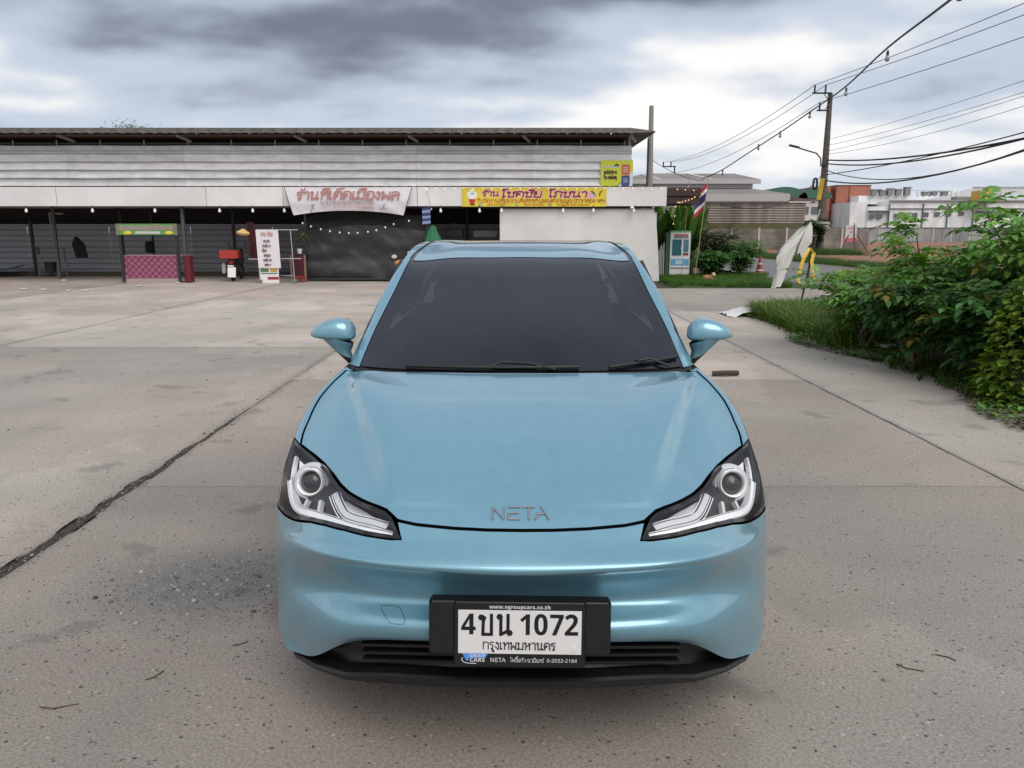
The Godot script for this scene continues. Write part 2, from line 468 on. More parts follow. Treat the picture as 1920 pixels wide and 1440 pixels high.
# ---------------------------------------------------------------- the car
class Shell:
	var nu := 150
	var nv := 150
	var pos := PackedVector3Array()
	var nor := PackedVector3Array()
	static func spline(x: PackedFloat64Array, y: Array, ts: PackedFloat64Array) -> Array:
		var k := x.size()
		var h := PackedFloat64Array()
		for i in k - 1:
			h.append(x[i + 1] - x[i])
		var cp := PackedFloat64Array()
		cp.resize(k)
		var dp := []
		dp.resize(k)
		dp[0] = Vector3.ZERO
		for i in range(1, k - 1):
			var r: Vector3 = 6.0 * (((y[i + 1] as Vector3) - y[i]) / h[i] - ((y[i] as Vector3) - y[i - 1]) / h[i - 1])
			var den := 2.0 * (h[i - 1] + h[i]) - h[i - 1] * cp[i - 1]
			cp[i] = h[i] / den
			dp[i] = (r - (dp[i - 1] as Vector3) * h[i - 1]) / den
		var M := []
		M.resize(k)
		M[k - 1] = Vector3.ZERO
		M[0] = Vector3.ZERO
		for i in range(k - 2, 0, -1):
			M[i] = (dp[i] as Vector3) - (M[i + 1] as Vector3) * cp[i]
		var o := []
		var i := 0
		for t in ts:
			while i < k - 2 and t > x[i + 1]:
				i += 1
			var a := (x[i + 1] - t) / h[i]
			var b := (t - x[i]) / h[i]
			o.append((y[i] as Vector3) * a + (y[i + 1] as Vector3) * b + ((M[i] as Vector3) * (a * a * a - a) + (M[i + 1] as Vector3) * (b * b * b - b)) * h[i] * h[i] / 6.0)
		return o
	func build(rows: Array, flip: float, ridge: Array) -> Shell:
		var nr := rows.size()
		var nc: int = rows[0].size() / 3
		var P := func(i: int, k: int) -> Vector3:
			var j := absi(k) * 3
			return Vector3(-float(rows[i][j]) * signf(k), rows[i][j + 1], -float(rows[i][j + 2]))
		var U := PackedFloat64Array([0.0])
		for k in range(1, nc):
			var s := 0.0
			for i in nr:
				s += (P.call(i, k) as Vector3).distance_to(P.call(i, k - 1))
			U.append(U[-1] + s)
		var V := PackedFloat64Array([0.0])
		for i in range(1, nr):
			var s := 0.0
			for k in nc:
				s += (P.call(i, k) as Vector3).distance_to(P.call(i - 1, k))
			V.append(V[-1] + s)
		var U2 := PackedFloat64Array()
		for k in range(-(nc - 1), nc):
			U2.append(U[absi(k)] / U[-1] * (1.0 if k >= 0 else -1.0))
		for i in nr:
			V[i] /= V[nr - 1] if i < nr - 1 else V[i]
		var us := PackedFloat64Array()
		for i in 2 * nu + 1:
			us.append(float(i - nu) / nu)
		var vs := PackedFloat64Array()
		for i in nv + 1:
			vs.append(float(i) / nv)
		var T := []
		for k in range(-(nc - 1), nc):
			var col := []
			for i in nr:
				col.append(P.call(i, k))
			T.append(Shell.spline(V, col, vs))
		for j in nv + 1:
			var row := []
			for k in T.size():
				row.append(T[k][j])
			for p in Shell.spline(U2, row, us):
				pos.append(p)
		if ridge.size():
			for j in nv + 1:
				var v := vs[j]
				var ur := 0.0
				for k in range(0, ridge.size() - 2, 2):
					if v >= ridge[k + 1] and v <= ridge[k + 3]:
						ur = lerpf(ridge[k], ridge[k + 2], (v - ridge[k + 1]) / (ridge[k + 3] - ridge[k + 1]))
				if ur <= 0.0:
					continue
				var a: float = smoothstep(0.0, 0.14, v) * (1.0 - smoothstep(0.42, 0.62, v))
				for i in 2 * nu + 1:
					var e := absf(us[i]) - ur
					var up := 0.0
					if e < 0.0:
						up = 0.030 * a * exp(-pow(e / 0.22, 2.0)) - 0.010 * a
					else:
						up = (0.030 * (1.0 - smoothstep(-0.010, 0.062, e)) - 0.010 * (1.0 - smoothstep(0.0, 0.16, e))) * a
					pos[j * (2 * nu + 1) + i] += Vector3(0, up, 0)
		var w := 2 * nu + 1
		nor.resize(pos.size())
		for j in nv + 1:
			for i in w:
				var du := pos[j * w + mini(i + 1, w - 1)] - pos[j * w + maxi(i - 1, 0)]
				var dv := pos[mini(j + 1, nv) * w + i] - pos[maxi(j - 1, 0) * w + i]
				nor[j * w + i] = (du.cross(dv) * flip).normalized()
		return self
	func at(u: float, v: float) -> Array:
		var w := 2 * nu + 1
		var x := clampf((u + 1.0) * nu, 0.0, 2.0 * nu - 0.0001)
		var y := clampf(v * nv, 0.0, nv - 0.0001)
		var i := int(x)
		var j := int(y)
		var fx := x - i
		var fy := y - j
		var o := j * w + i
		return [pos[o].lerp(pos[o + 1], fx).lerp(pos[o + w].lerp(pos[o + w + 1], fx), fy), nor[o].lerp(nor[o + 1], fx).lerp(nor[o + w].lerp(nor[o + w + 1], fx), fy).normalized()]
	func p(u: float, v: float, off := 0.0) -> Vector3:
		var q := at(u, v)
		return (q[0] as Vector3) + (q[1] as Vector3) * off
	# the piece of the skin inside an outline given in (u, v), off metres above the skin, with a rim that turns inwards
	func panel(b: MB, rim: MB, poly: PackedVector2Array, off: float, depth: float) -> void:
		var cu := 1.0 / nu
		var cv := 1.0 / nv
		var cross := {}
		var m := poly.size()
		for i in m:
			var a := poly[i]
			var e := poly[(i + 1) % m]
			var st := int(maxf(absf((e.x - a.x) / cu), absf((e.y - a.y) / cv)) * 5.0) + 2
			for k in st + 1:
				var q := a.lerp(e, float(k) / st)
				for d in [Vector2(1e-5, 1e-5), Vector2(-1e-5, -1e-5)]:
					cross[Vector2i(floori((q.x + d.x) / cu), floori((q.y + d.y) / cv))] = true
		var r := Rect2(poly[0], Vector2.ZERO)
		for q in poly:
			r = r.expand(q)
		var big := PackedVector2Array()
		for q in poly:
			big.append(q * 1000.0)
		for i in range(floori(r.position.x / cu), ceili(r.end.x / cu)):
			for j in range(floori(r.position.y / cv), ceili(r.end.y / cv)):
				var x0 := i * cu
				var y0 := j * cv
				var cell := [Vector2(x0, y0), Vector2(x0 + cu, y0), Vector2(x0 + cu, y0 + cv), Vector2(x0, y0 + cv)]
				if not cross.has(Vector2i(i, j)):
					if Geometry2D.is_point_in_polygon(Vector2(x0 + cu * 0.5, y0 + cv * 0.5), poly):
						var q := [at(cell[0].x, cell[0].y), at(cell[1].x, cell[1].y), at(cell[2].x, cell[2].y), at(cell[3].x, cell[3].y)]
						b.squad(q[0][0] + q[0][1] * off, q[1][0] + q[1][1] * off, q[2][0] + q[2][1] * off, q[3][0] + q[3][1] * off, q[0][1], q[1][1], q[2][1], q[3][1])
					continue
				var cp := PackedVector2Array()
				for q in cell:
					cp.append(q * 1000.0)
				for part in Geometry2D.intersect_polygons(big, cp):
					var idx := Geometry2D.triangulate_polygon(part)
					for k in range(0, idx.size(), 3):
						var t := []
						for s in 3:
							t.append(at(part[idx[k + s]].x / 1000.0, part[idx[k + s]].y / 1000.0))
						b.tri(t[0][0] + t[0][1] * off, t[1][0] + t[1][1] * off, t[2][0] + t[2][1] * off, t[0][1], t[1][1], t[2][1])
		if depth > 0.0:
			var turn := -1.0 if Geometry2D.is_polygon_clockwise(poly) else 1.0
			for i in m:
				var a := poly[i]
				var e := poly[(i + 1) % m]
				var st := int(maxf(absf((e.x - a.x) / cu), absf((e.y - a.y) / cv)) * 0.7) + 1
				for k in st:
					var q0 := at(lerpf(a.x, e.x, float(k) / st), lerpf(a.y, e.y, float(k) / st))
					var q1 := at(lerpf(a.x, e.x, float(k + 1) / st), lerpf(a.y, e.y, float(k + 1) / st))
					var out: Vector3 = ((q1[0] as Vector3) - (q0[0] as Vector3)).cross(q0[1])
					var c0 := p(lerpf(a.x, e.x, float(k) / st) + (e.y - a.y) * turn * 0.01, lerpf(a.y, e.y, float(k) / st) - (e.x - a.x) * turn * 0.01)
					if out.dot(c0 - (q0[0] as Vector3)) < 0.0:
						out = -out
					rim.quad(q0[0] + q0[1] * off, q1[0] + q1[1] * off, q1[0] + q1[1] * (off - depth), q0[0] + q0[1] * (off - depth), out)
	# a band along a (u, v) path, from lateral offset l0 to l1 metres, its face off metres above the skin and thick deep
	func band(b: MB, path: Array, l0: float, l1: float, off: float, thick: float, closed := false) -> void:
		var m := path.size()
		var rows := []
		for i in m:
			var q := at(path[i].x, path[i].y)
			var nx: Vector3 = at(path[(i + 1) % m].x, path[(i + 1) % m].y)[0] if closed or i < m - 1 else q[0]
			var pv: Vector3 = at(path[(i - 1 + m) % m].x, path[(i - 1 + m) % m].y)[0] if closed or i > 0 else q[0]
			var side := (nx - pv).normalized().cross(q[1]).normalized()
			var o: Vector3 = q[0] + q[1] * off
			rows.append([o + side * l0, o + side * l1, q[1], side])
		for i in (m if closed else m - 1):
			var a: Array = rows[i]
			var e: Array = rows[(i + 1) % m]
			b.squad(a[0], a[1], e[1], e[0], a[2], a[2], e[2], e[2])
			if thick > 0.0:
				var s := signf(l1 - l0)
				b.squad(a[0], e[0], e[0] - e[2] * thick, a[0] - a[2] * thick, a[3] * -s, e[3] * -s, e[3] * -s, a[3] * -s)
				b.squad(a[1], e[1], e[1] - e[2] * thick, a[1] - a[2] * thick, a[3] * s, e[3] * s, e[3] * s, a[3] * s)
	static func outline(l: Array, sg: float) -> PackedVector2Array:
		var o := PackedVector2Array()
		for i in range(0, l.size(), 2):
			o.append(Vector2(l[i] * sg, l[i + 1]))
		return o
	# half an outline that starts and ends on the middle line, made whole
	static func both(l: Array) -> PackedVector2Array:
		var o := Shell.outline(l, 1.0)
		for i in range(l.size() - 2, -1, -2):
			if l[i] > 0.0:
				o.append(Vector2(-l[i], l[i + 1]))
		return o
	static func eased(l: PackedVector2Array, closed: bool, n := 4) -> PackedVector2Array:
		var o := PackedVector2Array()
		var m := l.size()
		for i in (m if closed else m - 1):
			var a := l[(i - 1 + m) % m] if closed or i > 0 else l[i]
			var d := l[(i + 2) % m] if closed or i < m - 2 else l[i + 1]
			for k in n:
				o.append(l[i].cubic_interpolate(l[(i + 1) % m], a, d, float(k) / n))
		if not closed:
			o.append(l[m - 1])
		return o

var front: Shell
var cabin: Shell

func car_mats() -> Dictionary:
	var paint := mat("car paint", 0.170, 0.355, 0.455, 0.32, 0.48)
	paint.clearcoat_enabled = true
	paint.clearcoat = 1.0
	paint.clearcoat_roughness = 0.03
	worn(paint, noise_picture(71, 0.02, 0.955, 1.0, 256, 4), Vector3.ONE * 2.2, false)
	var black := mat("car black plastic", 0.009, 0.009, 0.0105, 0.42)
	worn(black, noise_picture(72, 0.03, 0.75, 1.0, 256, 4), Vector3.ONE * 3.0, false)
	var gloss := mat("car gloss black", 0.006, 0.006, 0.007, 0.12)
	var chrome := mat("lamp chrome", 0.86, 0.87, 0.90, 0.28, 0.35)
	var satin := mat("lamp satin", 0.60, 0.61, 0.64, 0.35, 0.35)
	var smoke := mat("lamp smoked bowl", 0.012, 0.012, 0.014, 0.4, 0.2)
	var glass := mat("windscreen glass", 0.006, 0.008, 0.012, 0.03)
	glass.transparency = BaseMaterial3D.TRANSPARENCY_ALPHA
	glass.albedo_color.a = 0.93
	var clear := mat("headlight cover", 0.9, 0.92, 0.95, 0.02)
	clear.transparency = BaseMaterial3D.TRANSPARENCY_ALPHA
	clear.albedo_color.a = 0.015
	clear.metallic_specular = 0.3
	return {"paint": paint, "black": black, "gloss": gloss, "chrome": chrome, "satin": satin, "smoke": smoke, "glass": glass, "clear": clear, "rubber": mat("tyre rubber", 0.012, 0.012, 0.013, 0.8), "alloy": mat("wheel alloy", 0.3, 0.31, 0.33, 0.3, 0.9), "cloth": mat("seat cloth", 0.035, 0.036, 0.04, 0.9), "silver": mat("badge silver", 0.36, 0.35, 0.37, 0.3, 0.85)}

func side_x(y: float, w: float) -> float:
	var t := [[0.16, 0.80], [0.3, 0.832], [0.45, 0.842], [0.6, 0.838], [0.75, 0.818], [0.836, 0.795], [0.9, 0.778], [1.06, 0.742]]
	var x := 0.742
	for i in t.size() - 1:
		if y <= t[i + 1][0]:
			x = lerpf(t[i][1], t[i + 1][1], smoothstep(0.0, 1.0, clampf((y - t[i][0]) / (t[i + 1][0] - t[i][0]), 0.0, 1.0)) * 0.5 + 0.5 * clampf((y - t[i][0]) / (t[i + 1][0] - t[i][0]), 0.0, 1.0))
			break
	return x + 0.012 * sin(clampf((w - 1.2) / 2.4, 0.0, 1.0) * PI) - 0.10 * pow(clampf((w - 3.3) / 0.75, 0.0, 1.0), 2.0)

func arch(cx: float, r: float, a0: float, a1: float, n := 18) -> Array:
	var l := []
	for i in n + 1:
		var a := lerpf(a0, a1, float(i) / n)
		l.append(Vector2(cx + cos(a) * r, 0.31 + sin(a) * r))
	return l

# a body panel on the flank: outline in (w, y), cut along a fine lattice
func flank(b: MB, rim: MB, pts: Array, sg: float, off := 0.0) -> void:
	var poly := PackedVector2Array()
	for q in pts:
		poly.append(q * 100.0)
	var lo := poly[0]
	var hi := poly[0]
	for q in poly:
		lo = lo.min(q)
		hi = hi.max(q)
	var P := func(q: Vector2) -> Array:
		var y := q.y / 100.0
		var w := q.x / 100.0
		var x := side_x(y, w) + off
		var nn := Vector3(1, -(side_x(y + 0.01, w) - side_x(y - 0.01, w)) / 0.02, (side_x(y, w + 0.01) - side_x(y, w - 0.01)) / 0.02).normalized()
		return [Vector3(-x * sg, y, -w), Vector3(-nn.x * sg, nn.y, nn.z)]
	for i in range(floori(lo.x / 8.0), ceili(hi.x / 8.0)):
		for j in range(floori(lo.y / 4.0), ceili(hi.y / 4.0)):
			var cell := PackedVector2Array([Vector2(i * 8, j * 4), Vector2(i * 8 + 8, j * 4), Vector2(i * 8 + 8, j * 4 + 4), Vector2(i * 8, j * 4 + 4)])
			for part in Geometry2D.intersect_polygons(poly, cell):
				var idx := Geometry2D.triangulate_polygon(part)
				for k in range(0, idx.size(), 3):
					var t := [P.call(part[idx[k]]), P.call(part[idx[k + 1]]), P.call(part[idx[k + 2]])]
					b.tri(t[0][0], t[1][0], t[2][0], t[0][1], t[1][1], t[2][1])
	for i in poly.size():
		var a: Array = P.call(poly[i])
		var e: Array = P.call(poly[(i + 1) % poly.size()])
		var inn := Vector3(0.03 * sg, 0, 0)
		rim.quad(a[0], e[0], e[0] + inn, a[0] + inn, ((e[0] as Vector3) - (a[0] as Vector3)).cross(Vector3.RIGHT))

func build_car() -> void:
	var M := car_mats()
	front = Shell.new().build(FRONT_ROWS, 1.0, RIDGE)
	cabin = Shell.new().build(CABIN_ROWS, -1.0, [])
	var car := thing("car", "light blue electric hatchback parked facing the camera with a black number plate holder", "car", Vector3(0.024, 0, -2.0), -0.0113)
	# front skin
	var jobs := [["bonnet", Shell.both(HOOD)], ["front_bumper", Shell.both(BUMPER)], ["front_fender", Shell.outline(FENDER, 1.0)], ["front_fender", Shell.outline(FENDER, -1.0)]]
	for j in jobs:
		var b := MB.new()
		var rim := MB.new()
		front.panel(b, rim, j[1], 0.0, 0.018)
		var o := put(j[0], b, M.paint, car)
		put("edge_seal", rim, M.black, o)
	# tow cover: a thin closed line cut in the bumper
	var tw := MB.new()
	front.band(tw, Array(Shell.eased(Shell.outline(TOW, 1.0), true)), -0.0007, 0.0007, 0.0004, 0.0, true)
	put("tow_cover_seam", tw, M.gloss, car)
	# lettering on the bonnet, built of bars
	var let := MB.new()
	build_badge(let)
	put("badge", let, M.silver, car)
	for sg in [1.0, -1.0]:
		build_headlight(car, M, sg)
	build_lower_grille(car, M)
	build_plate(car, M)
	build_cabin(car, M)
	build_flanks(car, M)
	for sg in [1.0, -1.0]:
		build_mirror(car, M, sg)
	build_wheels(car, M)

func build_badge(b: MB) -> void:
	# letters in a 0..1 box; strokes as bars lying on the bonnet skin
	var S := [[0, 0, 0, 1], [0, 1, 0.75, 0], [0.75, 0, 0.75, 1], [1.1, 1, 1.85, 1], [1.1, 0.5, 1.75, 0.5], [1.1, 0, 1.85, 0], [1.1, 0, 1.1, 0.5], [2.1, 1, 2.85, 1], [2.48, 0, 2.48, 1], [2.9, 0, 3.17, 0.5], [3.05, 0.45, 3.5, 0.45], [3.33, 1, 3.85, 0]]
	for s in S:
		var q := []
		for k in [0, 2]:
			var x: float = (s[k] - 1.925) * 0.0405
			var yy: float = s[k + 1]
			q.append(Vector2(-x / 1.093, lerpf(0.607, 0.5735, yy)))
		var p0 := front.at(q[0].x, q[0].y)
		var p1 := front.at(q[1].x, q[1].y)
		var nn: Vector3 = p0[1]
		var d: Vector3 = ((p1[0] as Vector3) - (p0[0] as Vector3)).normalized()
		var len: float = (p1[0] as Vector3).distance_to(p0[0]) + 0.004
		b.box(((p0[0] as Vector3) + (p1[0] as Vector3)) * 0.5 + nn * 0.0025, Vector3(0.0052, 0.005, len), Basis(nn.cross(d).normalized(), nn, d), 0.0012)

func build_headlight(car: Node3D, M: Dictionary, sg: float) -> void:
	var out := Shell.outline(HEADLIGHT, sg)
	var bowl := MB.new()
	front.panel(bowl, bowl, out, -0.05, 0.0)
	var wall := MB.new()
	front.panel(MB.new(), wall, out, 0.0, 0.05)
	var lamp := Node3D.new()
	lamp.name = "headlight" if sg > 0.0 else "headlight_001"
	car.add_child(lamp, true)
	put("bowl", bowl, M.smoke, lamp)
	put("wall", wall, M.black, lamp)
	var turn := 1.0 if Geometry2D.is_polygon_clockwise(out) else -1.0
	var rim := MB.new()
	front.band(rim, Array(out), -0.001 * turn, 0.011 * turn, 0.0008, 0.004, true)
	put("trim", rim, M.gloss, lamp)
	var chrome := MB.new()
	front.band(chrome, Array(Shell.eased(Shell.outline(LAMP_BAR, sg), false)), -0.009, 0.009, -0.018, 0.02)
	front.band(chrome, Array(Shell.eased(Shell.outline(LAMP_SIDE, sg), false)), -0.004, 0.004, -0.02, 0.015)
	put("light_bar", chrome, M.chrome, lamp)
	for k in 3:
		var fine := MB.new()
		front.band(fine, Array(Shell.eased(Shell.outline(LAMP_STRIP, sg), false)), [0.013, -0.015, 0.021][k] * sg - 0.0012, [0.013, -0.015, 0.021][k] * sg + 0.0012, -0.021, 0.01)
		put("chrome_line", fine, M.chrome, lamp)
	var edge := MB.new()
	front.band(edge, Array(Shell.eased(Shell.outline(LAMP_BAR, sg), false)), -0.0125, -0.0105, -0.014, 0.02)
	front.band(edge, Array(Shell.eased(Shell.outline(LAMP_BAR, sg), false)), 0.0105, 0.0125, -0.014, 0.02)
	put("bar_edge", edge, M.satin, lamp)
	var st := MB.new()
	front.band(st, Array(Shell.eased(Shell.outline(LAMP_STRIP, sg), false)), -0.0085, 0.0085, -0.02, 0.02)
	put("indicator_strip", st, M.satin, lamp)
	var inner := MB.new()
	front.panel(inner, inner, Shell.outline(LAMP_WEDGE, sg), -0.03, 0.012)
	put("reflector", inner, M.satin, lamp)
	var plate := MB.new()
	front.panel(plate, plate, Shell.outline(LAMP_PLATE, sg), -0.022, 0.02)
	put("reflector", plate, M.chrome, lamp)
	for s in [LAMP_SPOKE_A, LAMP_SPOKE_B]:
		var sp := MB.new()
		front.band(sp, Array(Shell.outline(s, sg)), -0.006, 0.006, -0.03, 0.015)
		put("spoke", sp, M.satin, lamp)
	var q := front.at(LAMP_EYE[0] * sg, LAMP_EYE[1])
	var axis := Vector3(-0.12 * sg, 0.30, 1.0).normalized()
	var o: Vector3 = (q[0] as Vector3) - axis * 0.045
	var t := Transform3D(Basis(Quaternion(Vector3.UP, axis)), o)
	var ring := MB.new()
	ring.lathe([Vector2(0.036, 0.0), Vector2(0.036, 0.012), Vector2(0.0385, 0.022), Vector2(0.043, 0.024), Vector2(0.047, 0.018), Vector2(0.049, -0.02)], t, 32)
	put("projector_ring", ring, M.chrome, lamp)
	var shroud := MB.new()
	shroud.lathe([Vector2(0.050, 0.006), Vector2(0.056, 0.010), Vector2(0.062, 0.004), Vector2(0.066, -0.012)], t, 32)
	put("projector_shroud", shroud, M.satin, lamp)
	var eye := MB.new()
	eye.lathe([Vector2(0.036, 0.0), Vector2(0.033, 0.010), Vector2(0.024, 0.018), Vector2(0.012, 0.022), Vector2(0.0001, 0.0235)], t, 28)
	put("projector_lens", eye, M.lens, lamp) if M.has("lens") else put("projector_lens", eye, M.gloss, lamp)
	var cover := MB.new()
	front.panel(cover, cover, out, 0.0004, 0.0)
	put("cover", cover, M.clear, lamp)

func build_lower_grille(car: Node3D, M: Dictionary) -> void:
	# recessed grille under the bumper: half section points in plan, (x, w) of the lip's front edge
	var plan := [[0.0, 0.0], [0.2, 0.006], [0.38, 0.03], [0.53, 0.10], [0.65, 0.20], [0.73, 0.27], [0.763, 0.325], [0.772, 0.40], [0.765, 0.52]]
	var levels := [[0.48, 0.06, 1.0], [0.43, 0.075, 1.0], [0.36, 0.08, 1.0], [0.312, 0.078, 0.6], [0.297, 0.066, 0.4], [0.2985, 0.012, 0.1], [0.293, 0.002, 0.0], [0.270, 0.003, 0.0], [0.258, 0.02, 0.0], [0.248, 0.15, 0.0]]
	var rows := []
	for l in levels:
		var row := []
		for s in [-1.0, 1.0]:
			var part := []
			for i in plan.size():
				var x: float = plan[i][0]
				var k := levels.find(l)
				var y: float = lerpf(l[0] - 0.03 * x * x, 0.243 - 0.0058 * k, smoothstep(0.36, 0.70, x))
				part.append(Vector3(x * s * (1.0 - 0.02 * l[2]), y, -(plan[i][1] + l[1])))
			if s < 0.0:
				part.reverse()
				row.append_array(part)
			else:
				row.append_array(part.slice(1))
		rows.append(row)
	var b := MB.new()
	b.sheet(rows.slice(0, 5), true)
	put("lower_grille", b, M.black, car)
	var lip := MB.new()
	lip.sheet(rows.slice(4, 6), true)
	lip.sheet(rows.slice(5, 7), true)
	lip.sheet(rows.slice(6, 8), true)
	lip.sheet(rows.slice(7), true)
	put("front_lip", lip, M.black, car)
	for k in 3:
		var sl := MB.new()
		var pts := []
		for i in range(-10, 11):
			var x := i * 0.047
			pts.append(Vector3(x, 0.385 - k * 0.027 - 0.10 * x * x, -(0.046 + 0.2 * x * x + k * 0.004)))
		for i in 20:
			sl.bar(pts[i], pts[i + 1], 0.03, 0.009)
		put("slat", sl, M.black, car)
	var fl := MB.new()
	fl.box(Vector3(0, 0.235, -2.15), Vector3(1.30, 0.03, 3.5))
	put("underbody", fl, M.black, car)

func build_cabin(car: Node3D, M: Dictionary) -> void:
	var J := func(called: String, l: Array, sg: float, off: float, m: Material, deep := 0.015) -> Node:
		var b := MB.new()
		var rim := MB.new()
		cabin.panel(b, rim, Shell.both(l) if sg == 0.0 else Shell.outline(l, sg), off, deep)
		var o := put(called, b, m, car)
		if rim.v.size():
			put("edge_seal", rim, M.black, o)
		return o
	J.call("windscreen", [0, 0.003, 0.3, 0.003, 0.548, 0.003, 0.549, 0.11, 0.549, 0.22, 0.548, 0.332, 0.3, 0.333, 0, 0.333], 0.0, 0.0, M.glass, 0.0)
	# black printed border round the screen and the cowl under it
	var bo := MB.new()
	for sg in [1.0, -1.0]:
		cabin.band(bo, [Vector2(0.549 * sg, 0.0), Vector2(0.549 * sg, 0.12), Vector2(0.549 * sg, 0.23), Vector2(0.548 * sg, 0.333)], -0.055, 0.055, -0.006, 0.0)
	var bt := []
	var ct := []
	for i in 25:
		bt.append(Vector2(-0.548 + 1.096 * i / 24.0, 0.327))
		ct.append(Vector2(-0.548 + 1.096 * i / 24.0, 0.02))
	cabin.band(bo, bt, -0.035, 0.035, -0.007, 0.0)
	cabin.band(bo, ct, -0.07, 0.09, -0.007, 0.0)
	put("windscreen_border", bo, mat("printed border", 0.006, 0.006, 0.007, 0.4), car)
	J.call("roof_panel", [0, 0.3385, 0.3, 0.3385, 0.529, 0.3385, 0.534, 0.38, 0.539, 0.433, 0.541, 0.58, 0.541, 0.98, 0.3, 0.985, 0, 0.985], 0.0, 0.0, M.paint)
	for sg in [1.0, -1.0]:
		J.call("roof_channel", [0.533, 0.336, 0.560, 0.336, 0.560, 0.99, 0.543, 0.99, 0.5425, 0.58, 0.541, 0.433, 0.537, 0.38], sg, -0.006, M.gloss, 0.0)
		J.call("pillar", [0.5535, 0.0, 0.5545, 0.11, 0.5545, 0.22, 0.5545, 0.335, 0.5605, 0.345, 0.5605, 0.99, 0.672, 0.99, 0.672, 0.335, 0.668, 0.22, 0.668, 0.11, 0.668, 0.0], sg, 0.0, M.paint)
		J.call("side_window", [0.682, 0.125, 0.69, 0.335, 0.69, 0.455, 0.985, 0.455, 0.985, 0.075, 0.80, 0.075], sg, -0.004, M.glass, 0.0)
		J.call("side_window", [0.69, 0.475, 0.69, 0.71, 0.985, 0.70, 0.985, 0.475], sg, -0.004, M.glass, 0.0)
		J.call("window_frame", [0.675, 0.456, 0.675, 0.474, 0.998, 0.474, 0.998, 0.456], sg, 0.0, M.gloss)
		J.call("rear_pillar", [0.675, 0.72, 0.675, 0.99, 0.998, 0.99, 0.998, 0.71], sg, 0.0, M.paint)
		J.call("door_mirror_base", [0.675, 0.005, 0.675, 0.11, 0.80, 0.068, 0.998, 0.068, 0.998, 0.005], sg, 0.0, M.gloss)
	# seals where the pillar meets bonnet
	var cowl := MB.new()
	for i in 24:
		var x0 := -0.66 + 1.32 * i / 24.0
		var x1 := -0.66 + 1.32 * (i + 1) / 24.0
		var zf := func(x: float) -> float: return -(0.995 + 0.075 * pow(absf(x) / 0.6, 2.0))
		cowl.quad(Vector3(x0, 0.992, zf.call(x0) + 0.03), Vector3(x1, 0.992, zf.call(x1) + 0.03), Vector3(x1, 1.0, zf.call(x1) - 0.10), Vector3(x0, 1.0, zf.call(x0) - 0.10), Vector3.UP)
	put("cowl", cowl, M.black, car)
	# wipers
	for wp in [[-0.46, 0.23, -0.08, 0.006], [0.35, 0.655, 0.46, 0.022]]:
		var b := MB.new()
		var pts := []
		for i in 9:
			var x := lerpf(wp[0], wp[1], i / 8.0)
			pts.append(cabin.p(-x / 1.222, lerpf(0.004, wp[3], i / 8.0) + 0.002, 0.010))
		b.tube(pts, 0.007, 6)
		var e: Vector3 = cabin.p(-(wp[2] as float) / 1.222, 0.015, 0.018)
		b.bar(pts[4], e, 0.016, 0.01)
		b.tube([e, e.lerp(pts[8], 0.35) + Vector3(0, 0.002, 0), cabin.p(-lerpf(wp[2], wp[1], 0.7) / 1.222, 0.002, 0.012)], 0.006, 6)
		put("wiper", b, M.black, car)
	# sticker behind the glass
	var stk := MB.new()
	var c0 := cabin.at(-0.425, 0.255)
	stk.box((c0[0] as Vector3) - (c0[1] as Vector3) * 0.008, Vector3(0.10, 0.002, 0.055), Basis(Vector3(1, 0, 0), c0[1], Vector3(1, 0, 0).cross(c0[1]).normalized()))
	put("sticker", stk, mat("sticker", 0.5, 0.52, 0.55, 0.7), car)
	# inside
	var dash := MB.new()
	dash.box(Vector3(0, 0.90, -1.42), Vector3(1.34, 0.16, 0.55), Basis(Vector3.RIGHT, 0.12), 0.04)
	put("dashboard", dash, M.cloth, car)
	for s in [[-0.36, 2.15], [0.36, 2.15], [-0.34, 3.0], [0.34, 3.0]]:
		var b := MB.new()
		b.box(Vector3(s[0], 0.80, -(s[1] + 0.1)), Vector3(0.5, 0.62, 0.16), Basis(Vector3.RIGHT, 0.25), 0.05)
		b.box(Vector3(s[0], 1.20, -(s[1] + 0.2)), Vector3(0.26, 0.2, 0.11), Basis(Vector3.RIGHT, 0.2), 0.04)
		b.box(Vector3(s[0], 0.5, -(s[1] - 0.2)), Vector3(0.5, 0.16, 0.5), Basis.IDENTITY, 0.04)
		put("seat", b, M.cloth, car)
	var wheel := MB.new()
	var ring := []
	for i in 25:
		var a := TAU * i / 24.0
		ring.append(Vector3(0.36 + cos(a) * 0.18, 0.99 + sin(a) * 0.17, -1.72 - sin(a) * 0.07))
	wheel.tube(ring, 0.014, 6)
	wheel.bar(Vector3(0.19, 0.99, -1.72), Vector3(0.53, 0.99, -1.72), 0.03, 0.04)
	put("steering_wheel", wheel, M.cloth, car)
	var rv := MB.new()
	rv.box(Vector3(0, 1.335, -1.86), Vector3(0.24, 0.07, 0.03), Basis.IDENTITY, 0.012)
	put("rear_view_mirror", rv, M.cloth, car)
	var inn := MB.new()
	inn.box(Vector3(0, 0.6, -3.7), Vector3(1.3, 0.8, 0.03))
	inn.box(Vector3(0, 0.60, -1.05), Vector3(1.35, 0.70, 0.03))
	inn.box(Vector3(0, 1.43, -2.9), Vector3(0.9, 0.02, 1.5))
	put("lining", inn, M.cloth, car)

